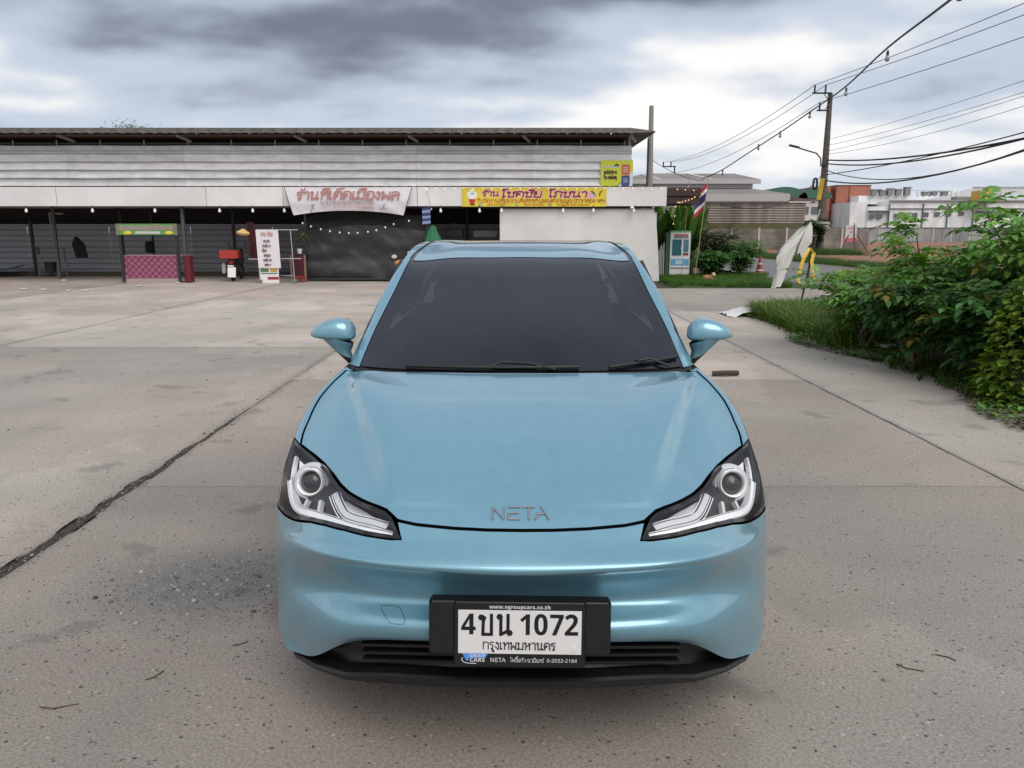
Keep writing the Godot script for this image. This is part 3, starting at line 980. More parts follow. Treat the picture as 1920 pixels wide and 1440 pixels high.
func build_flanks(car: Node3D, M: Dictionary) -> void:
	for sg in [1.0, -1.0]:
		var fw := 0.82
		var rw := 3.24
		var parts := [
			["fender_side", [Vector2(1.225, 0.985), Vector2(1.205, 0.83), Vector2(1.04, 0.765), Vector2(0.91, 0.70), Vector2(0.77, 0.668), Vector2(0.68, 0.65), Vector2(0.635, 0.61), Vector2(0.60, 0.55), Vector2(0.585, 0.46)] + arch(fw, 0.335, PI * 0.93, -0.1) + [Vector2(1.225, 0.255)], M.paint],
			["front_door", [Vector2(1.235, 0.992), Vector2(2.40, 1.0), Vector2(2.40, 0.30), Vector2(1.235, 0.28)], M.paint],
			["rear_door", [Vector2(2.41, 1.0), Vector2(3.17, 1.028), Vector2(3.17, 0.72)] + arch(rw, 0.36, PI * 0.56, PI * 0.98, 10) + [Vector2(2.86, 0.30), Vector2(2.41, 0.30)], M.paint],
			["rear_quarter", [Vector2(3.18, 1.028), Vector2(3.72, 1.05), Vector2(3.98, 0.98), Vector2(3.98, 0.25), Vector2(3.62, 0.25)] + arch(rw, 0.36, -0.1, PI * 0.53, 14), M.paint],
			["sill", [Vector2(1.18, 0.272), Vector2(2.88, 0.29), Vector2(2.88, 0.2), Vector2(1.18, 0.2)], M.black],
		]
		for p in parts:
			var b := MB.new()
			var rim := MB.new()
			flank(b, rim, p[1], sg)
			var o := put(p[0], b, p[2], car)
			put("edge_seal", rim, M.black, o)
		for w in [2.2, 3.0]:
			var b := MB.new()
			b.box(Vector3(-(side_x(0.88, w) + 0.012) * sg, 0.88, -w), Vector3(0.02, 0.026, 0.2), Basis.IDENTITY, 0.006)
			put("door_handle", b, M.paint, car)
	# tail
	var prof := [[3.80, 1.435, 0.52], [3.93, 1.25, 0.60], [4.02, 1.02, 0.69], [4.05, 0.85, 0.74], [4.05, 0.62, 0.77], [4.06, 0.45, 0.78], [3.98, 0.24, 0.74]]
	var rows := []
	for q in prof:
		var row := []
		for i in range(-8, 9):
			var f := i / 8.0
			row.append(Vector3(f * q[2], q[1], -(q[0] - 0.12 * pow(absf(f), 3.0))))
		rows.append(row)
	var up := MB.new()
	up.sheet(rows.slice(0, 3))
	put("rear_window", up, M.gloss, car)
	var dn := MB.new()
	dn.sheet(rows.slice(2))
	put("tailgate", dn, M.paint, car)

func build_mirror(car: Node3D, M: Dictionary, sg: float) -> void:
	# housing lofted along its length from the outer tip to the inner end; half sizes in height and depth
	var secs := [[0.976, 1.186, 0.003, 0.004, 0.0], [0.972, 1.186, 0.014, 0.02, 0.0], [0.955, 1.186, 0.034, 0.042, 0.002], [0.928, 1.186, 0.054, 0.056, 0.005], [0.893, 1.185, 0.070, 0.064, 0.008], [0.855, 1.184, 0.078, 0.066, 0.011], [0.825, 1.183, 0.076, 0.064, 0.013], [0.803, 1.182, 0.064, 0.058, 0.015], [0.789, 1.182, 0.040, 0.044, 0.017], [0.784, 1.182, 0.006, 0.008, 0.018]]
	var node := Node3D.new()
	node.name = "door_mirror" if sg > 0.0 else "door_mirror_001"
	node.position = Vector3(0.05 * sg, -0.07, 0)
	car.add_child(node, true)
	var b := MB.new()
	var rows := []
	for s in secs:
		var row := []
		for k in 20:
			var a := TAU * k / 20.0
			var ca := cos(a)
			var sa := sin(a)
			var yy: float = s[1] + s[2] * (pow(sa, 0.8) if sa > 0.0 else sa * 0.30)
			row.append(Vector3(-(s[0] as float) * sg, yy, -1.36 - s[4] + s[3] * signf(ca) * pow(absf(ca), 0.8)))
		rows.append(row)
	b.sheet(rows, sg < 0.0, true)
	put("housing", b, M.paint, node)
	# lower body that narrows to the stalk
	var lo := MB.new()
	var lr := []
	for s in [[0.876, 1.184, 0.086, 0.058], [0.872, 1.168, 0.078, 0.055], [0.862, 1.143, 0.060, 0.047], [0.846, 1.118, 0.046, 0.04], [0.828, 1.098, 0.038, 0.036]]:
		lr.append(mirror_ring(s[0], s[1], s[2], s[3], sg))
	lo.sheet(lr, sg < 0.0, true)
	put("lower_cap", lo, M.paint, node)
	var stalk := MB.new()
	stalk.sheet([mirror_ring(0.828, 1.098, 0.042, 0.036, sg), mirror_ring(0.806, 1.072, 0.032, 0.034, sg), mirror_ring(0.785, 1.045, 0.024, 0.032, sg), mirror_ring(0.762, 1.00, 0.030, 0.036, sg)], sg < 0.0, true)
	put("stalk", stalk, M.gloss, node)
	var g := MB.new()
	g.lathe([Vector2(0.0001, 0.0), Vector2(1.0, 0.0)], Transform3D(Basis(Vector3(0.075, 0, 0), Vector3(0, 0, -1), Vector3(0, 0.055, 0)), Vector3(-0.872 * sg, 1.194, -1.437)), 20, false)
	put("mirror_glass", g, mat("mirror", 0.7, 0.72, 0.74, 0.03, 1.0), node)

func mirror_ring(x: float, y: float, rx: float, rz: float, sg: float) -> Array:
	var row := []
	for k in 14:
		var a := TAU * k / 14.0
		row.append(Vector3(-(x + cos(a) * rx) * sg, y + cos(a) * 0.4 * rx, -1.365 + sin(a) * rz))
	return row

func build_wheels(car: Node3D, M: Dictionary) -> void:
	for s in [[1.0, 0.82], [-1.0, 0.82], [1.0, 3.24], [-1.0, 3.24]]:
		var t := Transform3D(Basis(Vector3(0, 1, 0), Vector3(-s[0], 0, 0), Vector3(0, 0, 1)), Vector3(-0.72 * s[0], 0.31, -s[1]))
		var b := MB.new()
		b.lathe([Vector2(0.2, -0.09), Vector2(0.28, -0.095), Vector2(0.305, -0.07), Vector2(0.31, 0.0), Vector2(0.305, 0.07), Vector2(0.28, 0.095), Vector2(0.2, 0.09)], t, 36)
		var w := put("wheel", b, M.rubber, car)
		var r := MB.new()
		r.lathe([Vector2(0.205, -0.06), Vector2(0.205, 0.085), Vector2(0.19, 0.08), Vector2(0.17, 0.03)], t, 36)
		for k in 5:
			var a := TAU * k / 5.0
			r.bar(t * Vector3(cos(a) * 0.03, 0.06, sin(a) * 0.03), t * Vector3(cos(a) * 0.2, 0.075, sin(a) * 0.2), 0.055, 0.02)
		r.lathe([Vector2(0.05, 0.0), Vector2(0.05, 0.07), Vector2(0.0001, 0.08)], t, 16)
		put("rim", r, M.alloy, w)
		var d := MB.new()
		d.lathe([Vector2(0.0001, 0.02), Vector2(0.19, 0.02)], t, 24, false)
		put("brake_disc", d, M.smoke, w)
	for sg in [1.0, -1.0]:
		for w in [0.82, 3.24]:
			var l := MB.new()
			var rows := []
			for x in [0.55, 0.82]:
				var row := []
				for q in arch(w, 0.352, -0.15, PI + 0.15, 16):
					row.append(Vector3(-x * sg, q.y, -q.x))
				rows.append(row)
			l.sheet(rows)
			put("arch_liner", l, M.black, car)

# ---------------------------------------------------------------- lettering
# strokes of Thai letters on a grid: 10 units high, y up; "o" starts a small ring
const GLYPH := {
	"ก": "6.4|0.6,0 0.6,6.6 1.6,8 0.4,9 1.8,10 4.2,10 6,8.8 6,0",
	"ข": "6.4|1.4,9.2 2.6,8.4 2,6.6 1.8,0 6,0 6,10|o1,8.6",
	"ค": "6.6|0.7,0 0.7,4 0.4,7 1.2,9.4 3,10 5,9.5 6.2,7.5 6.2,0|0.8,1.6 2,4.4|o2.6,5.4",
	"ง": "4.2|2.6,8.2 3.6,8.4 3.6,0 3,0 0.2,4.2|o2,9",
	"จ": "5.8|0.2,8.6 1.8,10 4,10 5.4,8.6 5.4,0 3.2,0 2.6,4.2|o1.8,5",
	"ช": "6.8|1.4,9.2 2.6,8.4 2,6.6 1.8,0 5.6,0 5.6,6.4 6.4,7.6 4.8,8.4 7,10.4|o1,8.6",
	"ด": "6.6|2.6,4.4 0.9,0.2 0.7,4 0.4,7 1.2,9.4 3,10 5,9.5 6.2,7.5 6.2,0|o2.6,5.4",
	"ต": "6.6|2.6,4.4 0.9,0.2 0.7,4 0.4,7 1,9.4 2.2,10 3.3,8.8 4.4,10 5.4,9.4 6.2,7.5 6.2,0|o2.6,5.4",
	"ถ": "6.4|0.9,1.6 1.6,6.2 0.4,7.6 1.6,9.6 3,10 5,9.5 6,8 6,0|o1.2,0.9",
	"ท": "6.4|1.6,8.2 1.6,0 1.6,4.6 4.6,9.8 6,9.4 6,0|o1,9",
	"ธ": "6|5.6,10 1.6,9.6 0.4,8 1.4,6.6 5.4,6.6 5.4,0 1,0 1,3",
	"น": "7|1.6,8.2 1.6,0 5.2,2 5.2,10|o1,9|o6,0.9",
	"บ": "6.6|1.6,8.2 1.6,0 6,0 6,10|o1,9",
	"ป": "6.6|1.6,8.2 1.6,0 6,0 6,13|o1,9",
	"พ": "7|1.4,8.2 1.4,0 3.8,6 6.4,0 6.4,10|o1,9",
	"ฟ": "7|1.4,8.2 1.4,0 3.8,6 6.4,0 6.4,13|o1,9",
	"ภ": "6.6|1.8,1.4 1.8,6.4 0.6,7.8 1.8,9.8 4.2,10 6,8.8 6,0|o1.2,0.9",
	"ม": "6.6|1.6,8.2 1.6,1.6 6,0 6,10|o1,9|o1,0.9",
	"ย": "6.4|0.6,7.6 1,6.2 2.6,5.4 0.8,4.4 0.8,0 6,0 6,10|o1.4,9",
	"ร": "5|3.4,1.6 3.6,5.6 0.6,7.2 0.6,9 2,10 4.6,9.4|o2.8,0.9",
	"ล": "6.4|0.4,8.8 2,10 4.6,10 6,8 6,0|6,4.6 4,6.6 0.8,5.4 0.8,1.8|o1.4,1",
	"ว": "5.4|0.2,8.8 1.8,10 3.8,9.8 5,8 5,1.6|o4.4,0.9",
	"ส": "6.6|0.4,8.8 2,10 4.6,10 6,8 6,0|6,4.6 4,6.6 0.8,5.4 0.8,1.8|4.6,8.8 6.8,11|o1.4,1",
	"ห": "6.8|1.6,8.2 1.6,0|1.6,4.4 5.6,6.6 5.6,0|o1,9|o5.4,8.4",
	"อ": "6.4|0.8,6.4 0.6,8.4 2,10 4.4,10 6,8.4 6,0 0.9,0 0.9,4.4|o1.7,5.6",
	"ญ": "8|0.6,0 0.6,6.6 1.6,8 0.4,9 1.8,10 3.4,10 4.6,8.8 4.6,0 7.6,0 7.6,10",
	"ฯ": "5|1.4,9.2 2.4,7.6 4.2,9.4 4.2,0|o1,8.6",
	"า": "4.4|0.2,8.6 1.6,10 3,9.6 3.8,8 3.8,0",
	"เ": "2.6|0.7,1.8 0.7,10|o1.4,0.9",
	"แ": "5.4|0.7,1.8 0.7,10|o1.4,0.9|3.5,1.8 3.5,10|o4.2,0.9",
	"โ": "3|0.9,1.8 0.9,11 -0.6,12.6 0.4,14 2.6,13.4 3.4,14.2|o1.6,0.9",
	"ใ": "3|0.9,1.8 0.9,11.4 2.2,13 1.2,14.4 -0.4,13.6|o1.6,0.9",
	"ไ": "3|0.9,1.8 0.9,11.4 2.4,14.4 -0.6,14.6|o1.6,0.9",
	"๋": "0|-2.2,16 0.2,16|-1,14.8 -1,17.2",
	"ั": "0|-3.6,13.6 -2.4,11.8 -0.4,12.4 0.4,14|o-3,13",
	"ิ": "0|-5.4,11.8 -4.6,13.2 -2.6,13.8 -0.6,13 0,11.8 -5.4,11.8",
	"ี": "0|-5.4,11.8 -4.6,13.2 -2.6,13.8 -0.6,13 0,11.8 -5.4,11.8|0,11.8 0,14.6",
	"ื": "0|-5.4,11.8 -4.6,13.2 -2.6,13.8 -0.6,13 0,11.8 -5.4,11.8|0,11.8 0,14.6|-1.4,12 -1.4,14.6",
	"็": "0|-4.8,11.8 -4,13.6 -2.4,12.6 -1.4,13.6 0.6,14.2",
	"่": "0|-0.6,15.2 -0.6,17.6",
	"้": "0|-2.4,17.2 -1.6,15.4 0,15.8 0.6,17.6",
	"์": "0|-1,16.2 0.6,18|o-1.4,15.6",
	"ุ": "0|-1.6,-1.4 -0.4,-1.4 -0.4,-4|o-1.6,-2",
	"ู": "0|-2.6,-1.4 -2.6,-3.6 -0.4,-3.6 -0.4,-1.4",
	"ะ": "3.4|0.4,6 1.6,5 3,7|0.4,2 1.6,1 3,3",
	"ำ": "4.4|0.2,8.6 1.6,10 3,9.6 3.8,8 3.8,0|o-0.6,12.4",
	"-": "3.6|0.4,4.6 3,4.6",
}

class Pen:
	var b := MB.new()
	var o := Vector3.ZERO
	var right := Vector3.RIGHT
	var up := Vector3.UP
	var out := Vector3.BACK
	var lift := 0.0
	var bend := 0.0       # how far the middle of a sagging sheet hangs, metres
	var half := 1.0
	func put_at(x: float, y: float) -> Vector3:
		var t := clampf(x / half, -1.0, 1.0)
		return o + right * x + up * (y + bend * (1.0 - t * t)) + out * lift
	func stroke(pts: Array, w: float) -> void:
		for i in pts.size() - 1:
			var p: Vector2 = pts[i]
			var q: Vector2 = pts[i + 1]
			var d := (q - p).normalized() * w * 0.5
			var s := Vector2(-d.y, d.x)
			p -= d * 0.7
			q += d * 0.7
			b.quad(put_at(p.x + s.x, p.y + s.y), put_at(q.x + s.x, q.y + s.y), put_at(q.x - s.x, q.y - s.y), put_at(p.x - s.x, p.y - s.y), out)
			lift += 0.00002

func thai_width(text: String, wide := 1.0) -> float:
	var x := 0.0
	for ch in text:
		x += 3.6 if ch == " " else float((GLYPH[ch] as String).get_slice("|", 0)) * wide + (1.2 if not (GLYPH[ch] as String).begins_with("0|") else 0.0)
	return x

# the same, stretched to fill a given length
func thai_fit(pen: Pen, text: String, cx: float, cy: float, h: float, w: float, total: float, slant := 0.0) -> void:
	var fixed := thai_width(text, 0.0)
	var grows := thai_width(text, 1.0) - fixed
	thai(pen, text, cx, cy, h, w, (total / (h / 10.0) - fixed) / grows, slant)

# text centred on (cx, cy): h is the height of a consonant, w the width of a stroke
func thai(pen: Pen, text: String, cx: float, cy: float, h: float, w: float, wide := 1.0, slant := 0.0) -> void:
	var k := h / 10.0
	var x := cx - thai_width(text, wide) * k * 0.5
	var high := false
	for ch in text:
		if ch == " ":
			x += 3.6 * k
			continue
		var g := (GLYPH[ch] as String).split("|")
		var adv := float(g[0])
		var drop := -3.4 if (ch in "่้๋์" and not high) else 0.0
		if adv > 0.0:
			high = false
		elif ch in "ัิีื็":
			high = true
		for i in range(1, g.size()):
			var pts := []
			if g[i].begins_with("o"):
				var c := g[i].substr(1).split(",")
				for s in 7:
					pts.append(Vector2(float(c[0]) + cos(TAU * s / 6.0) * 0.75, float(c[1]) + sin(TAU * s / 6.0) * 0.75))
			else:
				for q in g[i].split(" "):
					var c := q.split(",")
					pts.append(Vector2(float(c[0]), float(c[1])))
			for s in pts.size():
				var q: Vector2 = pts[s]
				var ox := q.x * wide if adv > 0.0 else q.x * wide - 1.2
				pts[s] = Vector2(x + ox * k + (q.y + drop) * k * slant, cy - h * 0.5 + (q.y + drop) * k)
			pen.stroke(pts, w)
		if adv > 0.0:
			x += (adv * wide + 1.2) * k

var fonts := {}

func roman(text: String, h: float, depth: float, bold := true, wide := 1.0) -> Array:
	var key := "bold" if bold else "plain"
	if not fonts.has(key):
		var f := SystemFont.new()
		f.font_names = PackedStringArray(["Droid Sans"])
		f.font_weight = 700 if bold else 400
		fonts[key] = f
	var t := TextMesh.new()
	t.text = text
	t.font = fonts[key]
	t.font_size = 64
	t.pixel_size = h / 46.0
	t.depth = depth
	t.curve_step = 1.0
	return [t, wide]

func put_roman(called: String, text: String, h: float, o: Vector3, basis: Basis, m: Material, parent: Node, bold := true, wide := 1.0, depth := 0.001) -> MeshInstance3D:
	var r := roman(text, h, depth, bold, wide)
	return put_mesh(called, r[0], m, parent, Transform3D(basis * Basis.from_scale(Vector3(wide, 1, 1)), o))

func build_plate(car: Node3D, M: Dictionary) -> void:
	# holder on the bumper: tilted back a little, rolled half a degree
	var base := Basis(Vector3.BACK, -0.009) * Basis(Vector3.RIGHT, -0.10)
	var node := Node3D.new()
	node.name = "plate_holder"
	node.transform = Transform3D(base, Vector3(-0.002, 0.478, 0.040))
	car.add_child(node, true)
	var b := MB.new()
	b.box(Vector3(0, 0.006, -0.02), Vector3(0.505, 0.158, 0.05), Basis.IDENTITY, 0.008)
	put("holder_back", b, M.black, node)
	var f := MB.new()
	f.box(Vector3(0, -0.008, 0.004), Vector3(0.365, 0.188, 0.02), Basis.IDENTITY, 0.006)
	put("holder_frame", f, M.black, node)
	var pl := MB.new()
	var z := 0.0152
	pl.box(Vector3(0, 0.0, z), Vector3(0.34, 0.124, 0.003), Basis.IDENTITY, 0.001)
	var white := mat("number plate white", 0.62, 0.62, 0.63, 0.35)
	var plate := put("number_plate", pl, white, node)
	var ink := mat("plate black", 0.008, 0.008, 0.009, 0.35)
	var pen := Pen.new()
	pen.lift = z + 0.0017
	thai(pen, "ข", -0.0905, 0.0215, 0.056, 0.0092, 1.0)
	thai(pen, "น", -0.0385, 0.0215, 0.056, 0.0092, 0.98)
	put("letter", pen.b, ink, plate)
	var dig := [["4", -0.142], ["1", 0.018], ["0", 0.058], ["7", 0.101], ["2", 0.141]]
	for d in dig:
		put_roman("digit", d[0], 0.059, Vector3(d[1], 0.0215, z + 0.0017), Basis.IDENTITY, ink, plate, true, 0.92)
	var prov := Pen.new()
	prov.lift = z + 0.0017
	thai(prov, "กรุงเทพมหานคร", 0.0, -0.0385, 0.0205, 0.0030, 1.25)
	put("province", prov.b, ink, plate)
	var bolt := MB.new()
	bolt.lathe([Vector2(0.009, 0.0), Vector2(0.009, 0.001), Vector2(0.0001, 0.0015)], Transform3D(Basis(Vector3.RIGHT, PI / 2), Vector3(0.149, -0.047, z + 0.0016)), 16)
	put("bolt", bolt, white, plate)
	var pale := mat("holder print", 0.55, 0.56, 0.58, 0.5)
	put_roman("web_address", "www.vgroupcars.co.th", 0.0098, Vector3(0.0, 0.0715, z + 0.0005), Basis.IDENTITY, pale, node, true, 1.15)
	put_roman("maker_name", "NETA", 0.012, Vector3(-0.060, -0.0800, z + 0.0005), Basis.IDENTITY, pale, node, false, 1.1)
	var dl := Pen.new()
	dl.lift = z + 0.0006
	thai(dl, "โพธิ์แก้ว-นวมินทร์", 0.022, -0.0800, 0.0092, 0.0011, 1.15)
	put("dealer_name", dl.b, pale, node)
	put_roman("telephone", "0-2032-2184", 0.0098, Vector3(0.117, -0.0800, z + 0.0005), Basis.IDENTITY, pale, node, false, 1.1)
	var blue := mat("dealer logo blue", 0.07, 0.25, 0.72, 0.4)
	var lg := MB.new()
	lg.prism(PackedVector2Array([Vector2(-0.158, -0.062), Vector2(-0.088, -0.062), Vector2(-0.094, -0.0745), Vector2(-0.139, -0.0745), Vector2(-0.142, -0.083), Vector2(-0.147, -0.083)]), 0.0006, Transform3D(Basis.IDENTITY, Vector3(0, 0, z)))
	put("dealer_logo", lg, blue, node)
	put_roman("logo_word", "GROUP", 0.0085, Vector3(-0.117, -0.0683, z + 0.0012), Basis(Vector3.BACK, 0.0), pale, node, true, 1.1)
	put_roman("logo_word", "CARS", 0.0105, Vector3(-0.117, -0.0805, z + 0.0006), Basis.IDENTITY, pale, node, true, 1.2)
	var sw := Pen.new()
	sw.lift = z + 0.0006
	sw.stroke([Vector2(-0.157, -0.074), Vector2(-0.160, -0.080), Vector2(-0.155, -0.0865), Vector2(-0.143, -0.090), Vector2(-0.120, -0.0905)], 0.0022)
	put("logo_swoosh", sw.b, pale, node)

# ---------------------------------------------------------------- ground
var stain := FastNoiseLite.new()
var patch := FastNoiseLite.new()
var streak := FastNoiseLite.new()
var jag := FastNoiseLite.new()

func set_noises() -> void:
	var k := 0
	for f in [stain, patch, streak, jag]:
		f.seed = 31 + k * 7
		f.noise_type = FastNoiseLite.TYPE_SIMPLEX_SMOOTH
		f.fractal_octaves = [5, 4, 4, 3][k]
		f.frequency = [0.55, 0.16, 0.8, 1.4][k]
		k += 1

# base colour of the old concrete at a place (linear)
func concrete_tone(x: float, z: float, shade: float, warm: float) -> Color:
	var s := stain.get_noise_2d(x, z)
	var p := patch.get_noise_2d(x + 40.0, z)
	var t := streak.get_noise_2d(x * 0.35, z * 1.2)
	var l := shade * (1.10 + 0.16 * s + 0.24 * p + 0.12 * t)
	var red := clampf(warm + 0.5 * patch.get_noise_2d(x * 1.7 - 9.0, z * 1.7 + 3.0) + 0.25 * s, 0.0, 1.0)
	var c := Color(0.350, 0.328, 0.297).lerp(Color(0.390, 0.318, 0.280), red)
	# dark scabs where the surface has worn through, pale scum where slurry dried
	var w := stain.get_noise_2d(x * 1.9 + 11.0, z * 1.9) + 0.12 * jag.get_noise_2d(x * 4.0, z * 4.0)
	if w > 0.44:
		l *= lerpf(1.0, 0.74, smoothstep(0.44, 0.52, w))
	var q := patch.get_noise_2d(x * 2.2 - 20.0, z * 1.2 + 8.0) + 0.10 * stain.get_noise_2d(x * 5.0, z * 5.0)
	l *= lerpf(1.0, 1.13, smoothstep(0.22, 0.30, q))
	# hair cracks: narrow bands where a warped noise crosses zero
	var wx := x + 0.5 * patch.get_noise_2d(x * 2.0, z * 2.0 + 70.0)
	var k := absf(patch.get_noise_2d(wx * 1.1 + 33.0, z * 1.1 - 12.0 + 0.15 * stain.get_noise_2d(x, z)))
	if k < 0.006 and patch.get_noise_2d(x * 0.8 + 5.0, z * 0.8) > -0.05:
		l *= lerpf(0.62, 1.0, k / 0.006)
	# faint wheel tracks along the lane
	for tx in [-1.15, 0.55, -3.9, -5.4]:
		l *= 1.0 - 0.05 * exp(-pow((x - tx - 0.25 * patch.get_noise_2d(z * 0.5, tx)) / 0.16, 2.0))
	# coarse bare aggregate in front of the car, left
	var g := exp(-pow((x + 1.35) / 0.42, 2.0) - pow((z + 3.25) / 0.30, 2.0)) * 1.3
	if g > 0.1:
		l *= 1.0 - 0.42 * clampf(g, 0.0, 1.0) * (0.6 + 0.6 * jag.get_noise_2d(x * 14.0, z * 14.0))
		c = c.lerp(Color(0.27, 0.27, 0.27), clampf(g, 0.0, 0.8))
	return Color(c.r * l, c.g * l, c.b * l)

# how far the old crack gapes along its length
func open_crack(edge: float, z: float) -> float:
	if absf(edge + 2.38) > 0.01:
		return 1.0
	return lerpf(0.10, 1.0, smoothstep(-7.2, -3.4, z)) * (1.0 + 0.9 * stain.get_noise_2d(4.0, z * 1.5))

# one cast slab between x0..x1, z0..z1; its edges are chipped by jag, the top lies at y 0
func slab(x0: float, x1: float, z0: float, z1: float, step: float, shade: float, warm: float, rough: Array, m: Material, parent: Node) -> void:
	var nx := maxi(2, int((x1 - x0) / step))
	var nz := maxi(2, int((z1 - z0) / step))
	var b := MB.new()
	var W := nx + 1
	var pv := PackedVector3Array()
	var pn := PackedVector3Array()
	var pc := PackedColorArray()
	var pi := PackedInt32Array()
	var tilt := rng.randf_range(-0.002, 0.002)
	for j in nz + 1:
		for i in W:
			var x := lerpf(x0, x1, float(i) / nx)
			var z := lerpf(z0, z1, float(j) / nz)
			var dx0 := x - x0
			var dx1 := x1 - x
			var y := 0.0
			var dark := 1.0
			# edge i: [side, mean width, jag width]
			if i == 0:
				x += (rough[0] + rough[1] * (0.5 + jag.get_noise_2d(3.0, z * 2.0))) * open_crack(x0, z)
			if i == nx:
				x -= (rough[2] + rough[3] * (0.5 + jag.get_noise_2d(9.0, z * 2.0))) * open_crack(x1, z)
			if j == 0:
				z += 0.004 + 0.006 * (0.5 + jag.get_noise_2d(x, 20.0))
			if j == nz:
				z -= 0.004 + 0.006 * (0.5 + jag.get_noise_2d(x, 30.0))
			var e := minf(dx0 / (0.03 + rough[1] * 1.2), dx1 / (0.03 + rough[3] * 1.2))
			if e < 1.0:
				y -= 0.006 * (1.0 - e)
				dark = lerpf(0.78, 1.0, e)
			y += 0.004 * patch.get_noise_2d(x * 3.0, z * 3.0) + 0.0012 * stain.get_noise_2d(x * 9.0, z * 9.0)
			pv.push_back(Vector3(x, y + tilt, z))
			var k := concrete_tone(x, z, shade, warm)
			pc.push_back(Color(k.r * dark, k.g * dark, k.b * dark))
	for j in nz + 1:
		for i in W:
			var du := pv[j * W + mini(i + 1, nx)] - pv[j * W + maxi(i - 1, 0)]
			var dv := pv[mini(j + 1, nz) * W + i] - pv[maxi(j - 1, 0) * W + i]
			pn.push_back(dv.cross(du).normalized())
	for j in nz:
		for i in nx:
			var a := j * W + i
			pi.append_array(PackedInt32Array([a, a + 1, a + W + 1, a, a + W + 1, a + W]))
	# sides, down to the bed
	for e in [0, 1, 2, 3]:
		var cnt: int = nz if e < 2 else nx
		for k in cnt:
			var a: int
			var d: int
			if e == 0:
				a = k * W
				d = (k + 1) * W
			elif e == 1:
				a = k * W + nx
				d = (k + 1) * W + nx
			elif e == 2:
				a = k
				d = k + 1
			else:
				a = nz * W + k
				d = nz * W + k + 1
			var out := [Vector3.LEFT, Vector3.RIGHT, Vector3.FORWARD, Vector3.BACK][e] as Vector3
			b.tint = pc[a]
			b.quad(pv[a], pv[d], pv[d] - Vector3(0, 0.10, 0), pv[a] - Vector3(0, 0.10, 0), out)
	var am := ArrayMesh.new()
	var arr := []
	arr.resize(Mesh.ARRAY_MAX)
	var base := pv.size()
	pv.append_array(b.v)
	pn.append_array(b.n)
	pc.append_array(b.c)
	for k in b.v.size():
		pi.push_back(base + k)
	arr[Mesh.ARRAY_VERTEX] = pv
	arr[Mesh.ARRAY_NORMAL] = pn
	arr[Mesh.ARRAY_COLOR] = pc
	arr[Mesh.ARRAY_INDEX] = pi
	am.add_surface_from_arrays(Mesh.PRIMITIVE_TRIANGLES, arr)
	put_mesh("concrete_slab", am, m, parent, Transform3D.IDENTITY)

# speckled grain of weathered concrete: fine sand, dark pits, pale grit
func grit_picture(size: int, seed_: int, pits: int) -> ImageTexture:
	var f := FastNoiseLite.new()
	f.seed = seed_
	f.noise_type = FastNoiseLite.TYPE_SIMPLEX
	f.frequency = 0.085
	f.fractal_octaves = 5
	f.fractal_gain = 0.72
	var im := f.get_seamless_image(size, size)
	im.convert(Image.FORMAT_L8)
	var d := im.get_data()
	var r := RandomNumberGenerator.new()
	r.seed = seed_
	for i in d.size():
		d[i] = clampi(int(178.0 + (float(d[i]) - 128.0) * 0.26 + r.randf_range(-9.0, 9.0)), 60, 255)
	for k in pits:
		var cx := r.randi() % size
		var cy := r.randi() % size
		var rad := 0.7 + pow(r.randf(), 3.0) * 4.2
		var v := r.randf_range(0.30, 0.75) if r.randf() < 0.72 else r.randf_range(1.12, 1.35)
		var sx := r.randf_range(0.7, 1.6)
		var q := int(ceil(rad * 1.6))
		for dy in range(-q, q + 1):
			for dx in range(-q, q + 1):
				var e := sqrt(dx * dx / (sx * sx) + dy * dy * sx) / rad
				if e < 1.0:
					var at := posmod(cy + dy, size) * size + posmod(cx + dx, size)
					d[at] = clampi(int(d[at] * lerpf(v, 1.0, e * e)), 20, 255)
	im = Image.create_from_data(size, size, false, Image.FORMAT_L8, d)
	im.convert(Image.FORMAT_RGB8)
	return ImageTexture.create_from_image(im)

